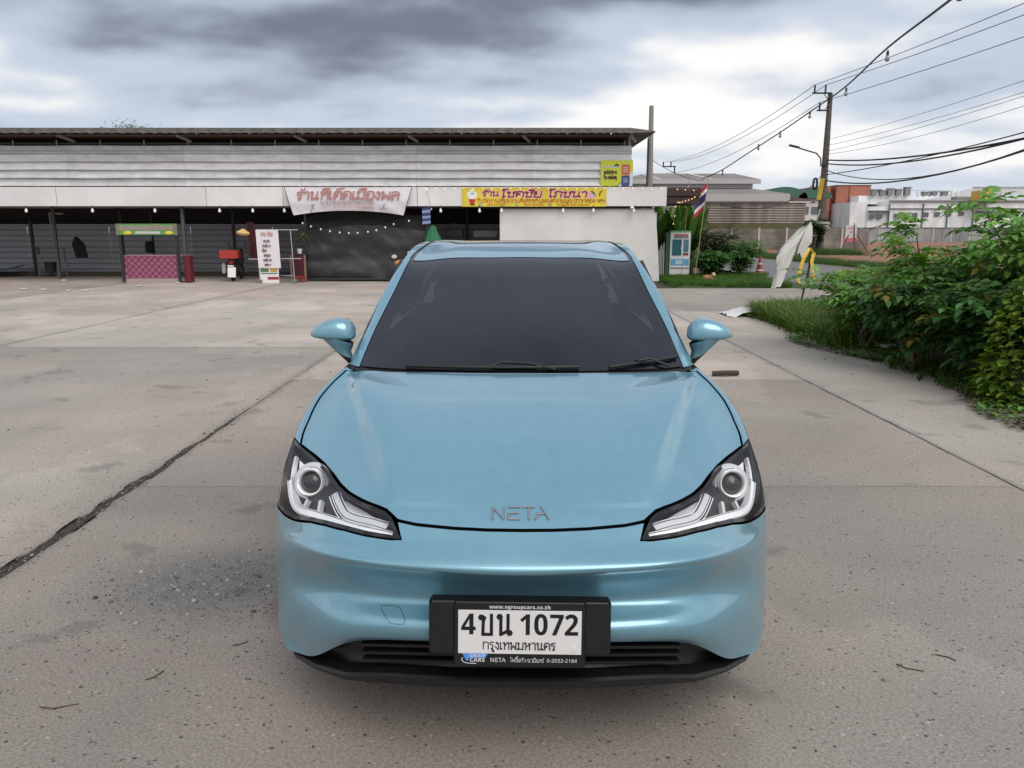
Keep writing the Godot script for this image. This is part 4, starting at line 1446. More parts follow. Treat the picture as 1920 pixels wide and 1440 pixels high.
func build_ground() -> void:
	set_noises()
	var grit := grit_picture(1024, 3, 2600)
	var conc := mat("old concrete", 1.0, 1.0, 1.0, 0.86)
	conc.albedo_color = Color(1.25, 1.25, 1.25)
	worn(conc, grit, Vector3.ONE * 0.62)
	rough_relief(conc, grit, 0.10)
	var soil := mat("bare earth", 0.20, 0.13, 0.085, 0.95)
	worn(soil, noise_picture(44, 0.02, 0.45, 1.0, 512, 6, 0.6), Vector3.ONE * 0.21)
	# base sheet to the horizon
	var g := MB.new()
	g.tint = Color(0.9, 0.95, 0.75)
	for i in range(-10, 10):
		for j in range(-14, 4):
			var s := 140.0
			g.quad(Vector3(i * s, -0.12, j * s), Vector3(i * s + s, -0.12, j * s), Vector3(i * s + s, -0.12, j * s + s), Vector3(i * s, -0.12, j * s + s), Vector3.UP)
	structure("ground", g, soil)
	var yard := Node3D.new()
	yard.name = "concrete_yard"
	yard.set_meta("kind", "structure")
	add_child(yard)
	var bed := MB.new()
	bed.quad(Vector3(-30, -0.014, 6), Vector3(4.6, -0.014, 6), Vector3(4.6, -0.014, -29.2), Vector3(-30, -0.014, -29.2), Vector3.UP)
	var dirt := mat("joint dirt", 0.085, 0.075, 0.055, 0.95)
	worn(dirt, noise_picture(46, 0.05, 0.3, 1.0, 256, 5, 0.7), Vector3.ONE * 1.3)
	put("joint_bed", bed, dirt, yard)
	# lanes of slabs: x range, cuts in z, tone, warmth, roughness of the long edges
	var wide := [0.012, 0.075]
	var fine_ := [0.003, 0.006]
	# left of the open crack
	slab(-7.2, -2.38, -10.6, -3.0, 0.05, 0.96, 0.35, [0.003, 0.006, 0.016, 0.06], conc, yard)
	slab(-7.2, -2.38, -3.0, 3.0, 0.06, 0.92, 0.55, [0.003, 0.006, 0.016, 0.06], conc, yard)
	slab(-7.2, -2.38, -18.0, -10.6, 0.10, 1.32, 0.25, [0.003, 0.006, 0.003, 0.01], conc, yard)
	slab(-7.2, -2.38, -29.0, -18.0, 0.16, 1.18, 0.6, [0.003, 0.006, 0.003, 0.006], conc, yard)
	# the car's lane
	slab(-2.38, 3.17, -8.15, -4.6, 0.045, 0.88, 0.38, [0.014, 0.05, 0.003, 0.008], conc, yard)
	slab(-2.38, 3.17, -4.6, -1.2, 0.034, 0.80, 0.40, [0.014, 0.05, 0.003, 0.008], conc, yard)
	slab(-2.38, 3.17, -1.2, 3.0, 0.08, 0.78, 0.30, [0.014, 0.05, 0.003, 0.008], conc, yard)
	slab(-2.38, 3.17, -16.0, -8.15, 0.08, 1.16, 0.32, [0.003, 0.012, 0.003, 0.008], conc, yard)
	slab(-2.38, 3.17, -29.0, -16.0, 0.16, 1.12, 0.42, [0.003, 0.006, 0.003, 0.006], conc, yard)
	# right lane, up to the weeds
	slab(3.17, 4.9, -8.15, -2.5, 0.045, 1.06, 0.15, fine_ + fine_, conc, yard)
	slab(3.17, 4.9, -2.5, 3.0, 0.08, 0.86, 0.20, fine_ + fine_, conc, yard)
	slab(3.17, 5.0, -15.5, -8.15, 0.07, 1.12, 0.10, fine_ + fine_, conc, yard)
	slab(3.17, 10.5, -22.0, -15.5, 0.12, 0.90, 0.18, fine_ + fine_, conc, yard)
	# far left lanes
	slab(-12.2, -7.2, -14.2, -6.0, 0.10, 1.22, 0.30, fine_ + fine_, conc, yard)
	slab(-12.2, -7.2, -6.0, 3.0, 0.14, 0.95, 0.30, fine_ + fine_, conc, yard)
	slab(-12.2, -7.2, -29.0, -14.2, 0.16, 1.2, 0.45, fine_ + fine_, conc, yard)
	slab(-18.0, -12.2, -18.0, -6.0, 0.2, 0.98, 0.40, fine_ + fine_, conc, yard)
	slab(-18.0, -12.2, -29.0, -18.0, 0.2, 0.98, 0.60, fine_ + fine_, conc, yard)
	slab(-26.0, -18.0, -29.0, -10.0, 0.3, 0.95, 0.60, fine_ + fine_, conc, yard)
	# concrete crumbs and stones lying in the open crack and over the yard
	var stone := MB.new()
	stone.ball(Vector3.ZERO, Vector3(1, 0.6, 0.8), Basis.IDENTITY, 4, 6)
	scatter("loose_grit", stone.mesh(), mat("grit", 1, 1, 1, 0.9), 5200, func(r: RandomNumberGenerator) -> Array:
		var x := r.randf_range(-4.5, 4.6)
		var z := -1.7 - pow(r.randf(), 1.6) * 9.0
		if r.randf() < 0.22:
			x = -2.36 + r.randfn(0.0, 0.05)
		elif r.randf() < 0.25:
			x = -1.35 + r.randfn(0.0, 0.3)
			z = -3.25 + r.randfn(0.0, 0.22)
		var s := r.randf_range(0.002, 0.0055) if r.randf() < 0.95 else r.randf_range(0.007, 0.014)
		var v := r.randf_range(0.04, 0.34)
		return [Transform3D(Basis(Vector3.UP, r.randf() * TAU).scaled(Vector3.ONE * s), Vector3(x, 0.0015, z)), Color(v, v * 0.93, v * 0.85)])

func scatter(called: String, mesh: Mesh, m: Material, count: int, place: Callable, parent: Node = null) -> MultiMeshInstance3D:
	var mm := MultiMesh.new()
	mm.transform_format = MultiMesh.TRANSFORM_3D
	mm.use_colors = true
	mm.mesh = mesh
	mm.instance_count = count
	var r := RandomNumberGenerator.new()
	r.seed = hash(called) + count
	for i in count:
		var q: Array = place.call(r)
		mm.set_instance_transform(i, q[0])
		mm.set_instance_color(i, q[1])
	var o := MultiMeshInstance3D.new()
	o.multimesh = mm
	o.material_override = m
	o.name = named(called) if parent == null else called
	o.set_meta("kind", "stuff")
	(self if parent == null else parent).add_child(o, true)
	return o

# ---------------------------------------------------------------- the market hall
func wrinkled(seed_: int, freq := 1.5) -> FastNoiseLite:
	var f := FastNoiseLite.new()
	f.seed = seed_
	f.noise_type = FastNoiseLite.TYPE_SIMPLEX_SMOOTH
	f.frequency = freq
	f.fractal_octaves = 3
	return f

func shapes(parent: Node, called: String, m: Material, boxes: Array, bev := 0.0, col := Color.WHITE) -> MeshInstance3D:
	var b := MB.new()
	b.tint = col
	for s in boxes:
		b.box(s[0], s[1], s[2] if s.size() > 2 else Basis.IDENTITY, bev)
	return put(called, b, m, parent)

func build_hall() -> void:
	var zinc := mat("galvanised sheet", 0.80, 0.80, 0.81, 0.5, 0.1)
	worn(zinc, noise_picture(51, 0.012, 0.84, 1.0, 512, 6, 0.6), Vector3(0.22, 0.55, 0.3))
	var board := mat("white fascia board", 0.76, 0.76, 0.78, 0.6)
	worn(board, noise_picture(52, 0.006, 0.90, 1.0, 256, 4), Vector3.ONE * 0.2)
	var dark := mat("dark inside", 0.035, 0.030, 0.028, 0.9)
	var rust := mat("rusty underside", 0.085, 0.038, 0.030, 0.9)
	var roofm := mat("old roof sheet", 0.16, 0.145, 0.13, 0.7, 0.2)
	worn(roofm, noise_picture(53, 0.02, 0.6, 1.0, 256, 5, 0.6), Vector3.ONE * 0.4)
	var steel := mat("grey steel post", 0.085, 0.085, 0.09, 0.6, 0.2)
	var pale := mat("pale steel", 0.34, 0.33, 0.34, 0.6, 0.2)
	var hall := thing("market_hall", "long open market hall with grey ribbed sheet wall above a white fascia", "market hall")
	# upper wall of lapped sheets, five rows in bays
	var bays := [-29.6, -25.8, -22.02, -18.24, -14.46, -10.68, -6.9, -3.12, 0.66, 3.9]
	for k in bays.size() - 1:
		for r in 5:
			var y1 := 4.33 - r * 0.262
			var b := MB.new()
			var v := rng.randf_range(0.86, 1.06)
			b.tint = Color(v, v, v * rng.randf_range(0.99, 1.03))
			var x0: float = bays[k] + 0.004
			var x1: float = bays[k + 1] - 0.004
			var o := rng.randf_range(0.0, 0.006)
			var prof := [Vector2(y1, 0.0 + o), Vector2(y1 - 0.135, 0.004 + o), Vector2(y1 - 0.145, 0.010 + o), Vector2(y1 - 0.222, 0.085 + o), Vector2(y1 - 0.232, 0.086 + o), Vector2(y1 - 0.262, -0.004 + o)]
			var xs := [x0]
			for s in 7:
				xs.append(lerpf(x0, x1, (s + 1) / 7.0))
			for i in prof.size() - 1:
				for s in 7:
					var w0 := 0.006 * sin(float(xs[s]) * 1.7 + r)
					var w1 := 0.006 * sin(float(xs[s + 1]) * 1.7 + r)
					b.quad(Vector3(xs[s], prof[i].x + w0, -26.0 + prof[i].y), Vector3(xs[s + 1], prof[i].x + w1, -26.0 + prof[i].y), Vector3(xs[s + 1], prof[i + 1].x + w1, -26.0 + prof[i + 1].y), Vector3(xs[s], prof[i + 1].x + w0, -26.0 + prof[i + 1].y), Vector3(0, 0.3, 1))
			put("wall_sheet", b, zinc, hall)
	# rust and soot marks are in the sheets; body behind them
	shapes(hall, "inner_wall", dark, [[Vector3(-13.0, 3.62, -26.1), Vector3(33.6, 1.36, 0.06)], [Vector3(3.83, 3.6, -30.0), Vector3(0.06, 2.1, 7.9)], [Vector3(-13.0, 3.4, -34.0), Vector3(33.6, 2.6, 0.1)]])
	# fascia boards
	var cuts := [-29.5, -20.6, -14.42, -9.68, -7.24, -3.0, 0.9, 4.9]
	for k in cuts.size() - 1:
		var b := MB.new()
		var v := rng.randf_range(0.95, 1.03)
		b.tint = Color(v, v, v)
		var x0: float = cuts[k] + 0.006
		var x1: float = cuts[k + 1] - 0.006
		b.box(Vector3((x0 + x1) * 0.5, 2.675, -25.03), Vector3(x1 - x0, 0.59, 0.06), Basis(Vector3.RIGHT, rng.randf_range(-0.012, 0.012)), 0.008)
		put("fascia_board", b, board, hall)
	shapes(hall, "fascia_end", board, [[Vector3(4.87, 2.675, -25.55), Vector3(0.06, 0.59, 0.98)]], 0.008)
	# corrugated canopy roof whose wavy ends peep over the fascia
	var cr := MB.new()
	for i in 230:
		var x := -29.5 + i * 0.149
		var ya := 2.985 + (0.022 if i % 2 == 0 else 0.0)
		var yb := 2.985 + (0.022 if i % 2 == 1 else 0.0)
		cr.quad(Vector3(x, ya, -25.06), Vector3(x + 0.149, yb, -25.06), Vector3(x + 0.149, yb + 0.05, -26.02), Vector3(x, ya + 0.05, -26.02), Vector3.UP)
	put("canopy_roof", cr, roofm, hall)
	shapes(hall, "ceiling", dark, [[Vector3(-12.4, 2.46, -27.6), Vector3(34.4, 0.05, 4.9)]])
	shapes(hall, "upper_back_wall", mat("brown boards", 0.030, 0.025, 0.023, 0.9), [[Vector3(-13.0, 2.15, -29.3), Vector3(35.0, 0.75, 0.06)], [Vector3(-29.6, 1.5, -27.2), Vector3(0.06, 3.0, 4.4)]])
	# grey sheet back wall with horizontal ribs
	for k in 10:
		var b := MB.new()
		var x0 := -29.6 + k * 2.98
		var v := rng.randf_range(0.75, 1.0)
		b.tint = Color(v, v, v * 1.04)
		for r in 9:
			var y := 1.82 - r * 0.2
			for q in [[0.0, 0.0, 0.13, 0.004], [0.13, 0.004, 0.17, 0.035], [0.17, 0.035, 0.2, 0.0]]:
				b.quad(Vector3(x0 + 0.004, y - q[0], -28.6 + q[1]), Vector3(x0 + 2.976, y - q[0], -28.6 + q[1]), Vector3(x0 + 2.976, y - q[2], -28.6 + q[3]), Vector3(x0 + 0.004, y - q[2], -28.6 + q[3]), Vector3(0, 0.2, 1))
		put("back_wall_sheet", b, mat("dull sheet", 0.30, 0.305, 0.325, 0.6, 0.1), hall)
	shapes(hall, "wall_rail", pale, [[Vector3(-14.8, 1.84, -28.57), Vector3(29.6, 0.035, 0.05)]])
	shapes(hall, "footing", mat("mossy footing", 0.07, 0.06, 0.045, 0.95), [[Vector3(-14.8, 0.07, -28.45), Vector3(29.6, 0.16, 0.3)]])
	# gap under the roof: purlin, stubs, rafter tails
	shapes(hall, "purlin", steel, [[Vector3(-13.0, 4.405, -26.1), Vector3(33.7, 0.05, 0.05)]])
	for k in 24:
		shapes(hall, "stub", pale, [[Vector3(-29.0 + k * 1.42, 4.43, -26.03), Vector3(0.035, 0.16, 0.035)]])
	for x in [-21.98, -18.2, -14.42, -10.64, -6.9, -3.28, 0.36, 3.8]:
		var b := MB.new()
		b.bar(Vector3(x, 4.60, -25.42), Vector3(x + 0.02, 4.57, -25.62), 0.05, 0.09)
		b.bar(Vector3(x + 0.02, 4.57, -25.62), Vector3(x + 0.22, 4.45, -26.0), 0.05, 0.07)
		put("rafter_tail", b, pale, hall)
	# main roof: edge capping, ribbed sheets sloping up and back, underside
	for k in 17:
		var b := MB.new()
		var x0 := -29.9 + k * 2.0
		var x1 := minf(x0 + 1.99, 3.72)
		b.tint = Color.WHITE * rng.randf_range(0.9, 1.08)
		b.tint.a = 1.0
		var n := 12
		for i in n:
			var a := lerpf(x0, x1, float(i) / n)
			var c := lerpf(x0, x1, float(i + 1) / n)
			var ua := 0.018 * (i % 2)
			var uc := 0.018 * ((i + 1) % 2)
			b.quad(Vector3(a, 4.80, -25.32 + ua), Vector3(c, 4.80, -25.32 + uc), Vector3(c, 4.625 + uc, -25.26 + uc), Vector3(a, 4.625 + ua, -25.26 + ua), Vector3.BACK)
			b.quad(Vector3(a, 4.80, -25.32 + ua), Vector3(c, 4.80, -25.32 + uc), Vector3(c, 5.25 + uc, -30.0), Vector3(a, 5.25 + ua, -30.0), Vector3.UP)
			b.quad(Vector3(a, 5.25 + ua, -30.0), Vector3(c, 5.25 + uc, -30.0), Vector3(c, 4.7 + uc, -34.6), Vector3(a, 4.7 + ua, -34.6), Vector3.UP)
		put("roof_sheet", b, roofm, hall)
	var hip := MB.new()
	hip.quad(Vector3(3.72, 4.80, -25.30), Vector3(3.72, 4.63, -25.26), Vector3(4.55, 4.68, -25.36), Vector3(4.5, 4.72, -25.40), Vector3.BACK)
	hip.quad(Vector3(3.72, 4.80, -25.32), Vector3(4.5, 4.72, -25.40), Vector3(4.5, 4.72, -34.0), Vector3(3.72, 5.2, -30.0), Vector3.UP)
	hip.quad(Vector3(3.72, 4.63, -25.28), Vector3(4.55, 4.68, -25.36), Vector3(4.5, 4.70, -34.0), Vector3(3.72, 4.63, -34.0), Vector3.DOWN)
	put("roof_end", hip, roofm, hall)
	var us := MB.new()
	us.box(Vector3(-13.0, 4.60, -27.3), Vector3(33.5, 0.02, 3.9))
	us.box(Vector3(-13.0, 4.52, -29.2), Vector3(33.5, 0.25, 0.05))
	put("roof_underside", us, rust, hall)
	# posts
	for p in [[-10.62, -25.35, 2.4, 0.10], [-6.68, -25.38, 2.4, 0.06], [-2.75, -25.4, 2.4, 0.08], [-18.3, -25.4, 2.4, 0.08], [-17.3, -28.2, 1.95, 0.09], [-15.75, -27.0, 2.45, 0.09], [-9.95, -28.0, 2.45, 0.09], [-13.95, -28.0, 2.45, 0.08], [-12.95, -28.2, 2.45, 0.07], [-20.2, -28.0, 2.45, 0.09], [-5.6, -28.0, 2.45, 0.09], [-1.6, -28.0, 2.45, 0.09]]:
		shapes(hall, "post", steel if p[1] > -27.5 else mat("near black steel", 0.02, 0.02, 0.022, 0.6), [[Vector3(p[0], p[2] * 0.5, p[1]), Vector3(p[3], p[2], p[3])]], 0.008)
	# white shop wall under the right end
	var ww := MB.new()
	var out := PackedVector2Array([Vector2(-0.39, 0.0), Vector2(-0.39, 2.27), Vector2(4.54, 2.27)])
	for k in 9:
		var t := (k + 1) / 9.0
		out.append(Vector2(4.54 + 0.24 * pow(t, 0.6), 2.27 * (1.0 - t)))
	ww.prism(out, 0.05, Transform3D(Basis.IDENTITY, Vector3(0, 0.01, -25.22)))
	var plaster := mat("white shop wall", 0.70, 0.69, 0.69, 0.8)
	worn(plaster, noise_picture(55, 0.006, 0.90, 1.0, 256, 5, 0.6), Vector3.ONE * 0.25)
	put("shop_wall", ww, plaster, hall)
	shapes(hall, "shop_wall_side", plaster, [[Vector3(4.62, 1.1, -26.7), Vector3(0.06, 2.2, 2.9)]])
	shapes(hall, "wall_top_rail", pale, [[Vector3(2.05, 2.295, -25.19), Vector3(4.9, 0.035, 0.06)]])
	shapes(hall, "side_eave", mat("brown eave boards", 0.045, 0.026, 0.022, 0.8), [[Vector3(5.5, 2.86, -26.6), Vector3(1.25, 0.26, 1.9)], [Vector3(5.5, 2.60, -26.6), Vector3(1.20, 0.24, 1.8)]])

func build_signs() -> void:
	# yellow shop banner
	var yellow := mat("yellow print", 0.72, 0.58, 0.05, 0.6)
	worn(yellow, noise_picture(60, 0.01, 0.88, 1.0, 256, 4), Vector3.ONE * 0.3)
	var s := thing("shop_banner", "long yellow shop banner with red Thai lettering and a cook figure on white fascia", "banner", Vector3(0.705, 2.66, -24.985))
	shapes(s, "sheet", yellow, [[Vector3.ZERO, Vector3(4.57, 0.585, 0.012)]])
	var maroon := mat("maroon print", 0.19, 0.012, 0.035, 0.6)
	var pink := mat("pink outline print", 0.75, 0.42, 0.45, 0.6)
	var brown := mat("orange brown print", 0.42, 0.10, 0.02, 0.6)
	for pass_ in [[0.085, 0.008, pink, "letter_outline"], [0.046, 0.010, maroon, "letters"]]:
		var p := Pen.new()
		p.lift = pass_[1]
		thai_fit(p, "ร้าน", -1.39, 0.10, 0.135, pass_[0] * 0.8, 0.55, 0.25)
		thai_fit(p, "โชคชัย", -0.40, 0.085, 0.165, pass_[0], 1.26, 0.25)
		thai_fit(p, "โภชนา", 1.06, 0.085, 0.165, pass_[0], 1.22, 0.25)
		put(pass_[3], p.b, pass_[2], s)
	var q := Pen.new()
	q.lift = 0.008
	thai_fit(q, "รับจัดงานเลี้ยง งานสังสรรค์ บุฟเฟ่ต์ งานบุญ ข้าวกล่อง ฯลฯ", 0.22, -0.118, 0.088, 0.019, 4.05)
	put("offer_line", q.b, brown, s)
	for t in [["093-4178183", -1.20, -0.232], ["0936178183m", -0.02, -0.232], ["Chokchai Mai Channel", 1.22, -0.232]]:
		put_roman("contact_line", t[0], 0.075, Vector3(t[1], t[2], 0.008), Basis.IDENTITY, brown, s, true, 0.95)
	for c in [[-1.70, Color(0.02, 0.2, 0.3)], [-0.56, Color(0.03, 0.35, 0.2)], [0.50, Color(0.02, 0.04, 0.14)]]:
		shapes(s, "icon", mat("icon print", 1, 1, 1, 0.6), [[Vector3(c[0], -0.235, 0.008), Vector3(0.09, 0.08, 0.004)]], 0.0, c[1])
		shapes(s, "icon_mark", mat("icon print", 1, 1, 1, 0.6), [[Vector3(c[0], -0.235, 0.011), Vector3(0.035, 0.045, 0.003)]], 0.0, Color(0.7, 0.7, 0.7))
	# plain stout cook: white coat and hat, red apron, dark shoes
	var fig := Pen.new()
	for e in [["cook_coat", Color(0.72, 0.73, 0.75), [Vector2(-2.12, 0.14), Vector2(-2.02, 0.17), Vector2(-1.90, 0.17), Vector2(-1.80, 0.12), Vector2(-1.83, 0.0), Vector2(-1.88, -0.06), Vector2(-2.06, -0.06), Vector2(-2.10, 0.02)], 0.007], ["cook_hat", Color(0.75, 0.75, 0.76), [Vector2(-2.02, 0.15), Vector2(-2.05, 0.22), Vector2(-1.98, 0.26), Vector2(-1.89, 0.24), Vector2(-1.90, 0.15)], 0.010], ["cook_apron", Color(0.5, 0.02, 0.03), [Vector2(-2.08, -0.06), Vector2(-1.85, -0.06), Vector2(-1.89, -0.19), Vector2(-2.04, -0.19)], 0.010], ["cook_shoes", Color(0.05, 0.02, 0.02), [Vector2(-2.05, -0.25), Vector2(-1.87, -0.25), Vector2(-1.92, -0.19), Vector2(-2.0, -0.19)], 0.008], ["cook_moustache", Color(0.03, 0.02, 0.02), [Vector2(-2.02, 0.10), Vector2(-1.96, 0.12), Vector2(-1.90, 0.10), Vector2(-1.96, 0.085)], 0.013], ["lotus_flower", Color(0.6, 0.35, 0.42), [Vector2(1.68, 0.02), Vector2(1.70, 0.14), Vector2(1.80, 0.18), Vector2(1.92, 0.10), Vector2(1.94, -0.01), Vector2(1.80, -0.06)], 0.008], ["lotus_leaf", Color(0.05, 0.09, 0.04), [Vector2(1.76, 0.20), Vector2(1.86, 0.18), Vector2(1.97, 0.02), Vector2(1.90, 0.06)], 0.012], ["leaf_mark", Color(0.10, 0.04, 0.01), [Vector2(2.06, 0.0), Vector2(2.04, 0.11), Vector2(2.09, 0.18), Vector2(2.18, 0.20), Vector2(2.10, 0.14), Vector2(2.085, 0.06)], 0.008]]:
		var b := MB.new()
		b.tint = e[1]
		b.prism(PackedVector2Array(e[2]), 0.002, Transform3D(Basis.IDENTITY, Vector3(0, 0, e[3])))
		put(e[0], b, mat("figure print", 1, 1, 1, 0.6), s)
	# sagging white banner
	var w := thing("hanging_banner", "sagging white cloth banner with faded red Thai lettering over black tarpaulin", "banner", Vector3(-5.14, 2.95, -24.86))
	var cloth := mat("white banner cloth", 0.66, 0.64, 0.70, 0.75)
	cloth.backlight_enabled = true
	cloth.backlight = Color(0.3, 0.3, 0.3)
	var nz := wrinkled(61, 1.1)
	var rows := []
	for j in 13:
		var t := j / 12.0
		var row := []
		for i in 41:
			var f := i / 20.0 - 1.0
			var hw := lerpf(2.0, 1.74, t)
			var x := f * hw + lerpf(0.0, -0.02, t)
			var y := lerpf(0.0 - 0.035 * (1.0 - f * f), -0.86 + 0.15 * (1.0 - f * f), t)
			row.append(Vector3(x, y, 0.02 + 0.05 * sin(t * PI) + 0.045 * nz.get_noise_2d(x * 1.2, y * 2.0) * t))
		rows.append(row)
	var b := MB.new()
	b.sheet(rows)
	put("cloth", b, cloth, w)
	var edge := MB.new()
	for sd in [0, 40]:
		var e := []
		for j in 13:
			e.append(rows[j][sd])
		edge.tube(e, 0.012, 5)
	put("edge_rope", edge, mat("dark rope", 0.05, 0.05, 0.04, 0.9), w)
	var redp := mat("faded red print", 0.42, 0.19, 0.17, 0.7)
	var p := Pen.new()
	p.lift = 0.11
	p.bend = 0.03
	p.half = 1.9
	thai_fit(p, "ร้านทีเด็ดเมืองพล", -0.02, -0.27, 0.225, 0.050, 3.25, 0.28)
	put("title_letters", p.b, redp, w)
	var p2 := Pen.new()
	p2.lift = 0.11
	p2.bend = 0.05
	p2.half = 1.9
	thai_fit(p2, "ขาม ก้อย อาหารตามสั่ง", -0.02, -0.515, 0.09, 0.018, 1.68)
	put("dish_letters", p2.b, mat("faded brown print", 0.36, 0.27, 0.26, 0.7), w)
	var p3 := Pen.new()
	p3.lift = 0.10
	p3.bend = 0.09
	p3.half = 1.9
	var cap := []
	for k in 25:
		var a := TAU * k / 24.0
		cap.append(Vector2(signf(cos(a)) * 0.72 + cos(a) * 0.075, -0.70 + sin(a) * 0.065))
	p3.stroke(cap, 0.016)
	for k in 9:
		p3.stroke([Vector2(-0.6 + k * 0.13, -0.67), Vector2(-0.6 + k * 0.13, -0.74)], 0.02)
	p3.stroke([Vector2(0.35, -0.66), Vector2(0.78, -0.665)], 0.03)
	put("phone_pill", p3.b, mat("pale red print", 0.60, 0.36, 0.34, 0.7), w)
	var p4 := Pen.new()
	p4.lift = 0.11
	p4.bend = 0.05
	p4.half = 1.9
	p4.stroke([Vector2(-1.20, -0.80), Vector2(-1.12, -0.66), Vector2(-1.14, -0.56), Vector2(-1.05, -0.58)], 0.025)
	p4.stroke([Vector2(0.98, -0.72), Vector2(1.10, -0.66), Vector2(1.14, -0.54)], 0.022)
	p4.stroke([Vector2(1.10, -0.66), Vector2(1.22, -0.70)], 0.018)
	put("chilli_marks", p4.b, mat("grey green print", 0.16, 0.18, 0.18, 0.7), w)
	# parcel shop poster
	var ps := thing("parcel_poster", "square yellow green poster with red and blue panels on ribbed sheet wall", "poster", Vector3(3.415, 3.43, -25.915))
	shapes(ps, "sheet", mat("lime print", 0.52, 0.56, 0.04, 0.6), [[Vector3.ZERO, Vector3(1.05, 0.87, 0.015)]])
	shapes(ps, "white_corner", mat("pale print", 0.6, 0.62, 0.72, 0.6), [[Vector3(0.47, -0.19, 0.009), Vector3(0.10, 0.46, 0.003)]])
	shapes(ps, "red_panel", mat("red panel print", 0.50, 0.11, 0.06, 0.6), [[Vector3(0.29, 0.14, 0.010), Vector3(0.27, 0.33, 0.004)]])
	shapes(ps, "blue_panel", mat("blue panel print", 0.035, 0.06, 0.20, 0.6), [[Vector3(0.29, -0.21, 0.010), Vector3(0.27, 0.33, 0.004)]])
	var wl := MB.new()
	wl.prism(PackedVector2Array([Vector2(-0.02, -0.43), Vector2(0.15, -0.28), Vector2(0.15, -0.43)]), 0.003, Transform3D(Basis.IDENTITY, Vector3(0, 0, 0.009)))
	put("white_corner", wl, mat("pale print"), ps)
	var pt := Pen.new()
	pt.lift = 0.010
	thai(pt, "จุดให้บริการ", -0.205, 0.045, 0.085, 0.022, 0.82)
	thai(pt, "รับ-ส่งพัสดุ", -0.205, -0.115, 0.085, 0.022, 0.88)
	pt.stroke([Vector2(-0.03, -0.43), Vector2(0.14, -0.27)], 0.02)
	pt.stroke([Vector2(-0.08, 0.26), Vector2(0.0, 0.32), Vector2(0.06, 0.26), Vector2(-0.08, 0.26)], 0.03)
	put("letters", pt.b, mat("print black", 0.02, 0.02, 0.015, 0.6), ps)
	var wt := Pen.new()
	wt.lift = 0.014
	for r in 3:
		wt.stroke([Vector2(0.22, 0.20 - r * 0.06), Vector2(0.36, 0.20 - r * 0.06)], 0.025)
		wt.stroke([Vector2(0.22, -0.15 - r * 0.05), Vector2(0.36, -0.15 - r * 0.05)], 0.018)
	wt.stroke([Vector2(-0.40, 0.225), Vector2(-0.16, 0.225)], 0.05)
	wt.stroke([Vector2(-0.12, 0.225), Vector2(0.04, 0.225)], 0.05)
	put("small_print", wt.b, mat("print white", 0.62, 0.62, 0.62, 0.6), ps)

func make_bulb(where: Vector3, label: String, group: String, size := 1.0, drop := 0.05) -> Node3D:
	var t := thing("light_bulb", label, "light bulb", where, 0.0, group)
	var g := MB.new()
	g.lathe([Vector2(0.0001, -0.075), Vector2(0.018, -0.072), Vector2(0.030, -0.058), Vector2(0.034, -0.04), Vector2(0.030, -0.02), Vector2(0.020, 0.0), Vector2(0.017, 0.02)], Transform3D(Basis.from_scale(Vector3.ONE * size), Vector3.ZERO), 12)
	put("globe", g, mat("milk glass bulb", 0.82, 0.83, 0.85, 0.25), t)
	var c := MB.new()
	c.lathe([Vector2(0.017, 0.02), Vector2(0.019, 0.03), Vector2(0.019, 0.07), Vector2(0.012, 0.08), Vector2(0.0001, 0.082)], Transform3D(Basis.from_scale(Vector3.ONE * size), Vector3.ZERO), 10)
	put("socket", c, mat("bulb socket", 0.03, 0.03, 0.032, 0.5), t)
	if drop > 0.0:
		var w := MB.new()
		w.tube([Vector3(0, 0.08 * size, 0), Vector3(0, 0.08 * size + drop, 0)], 0.006, 5)
		put("flex", w, mat("black cable", 0.015, 0.015, 0.016, 0.6), t)
	return t

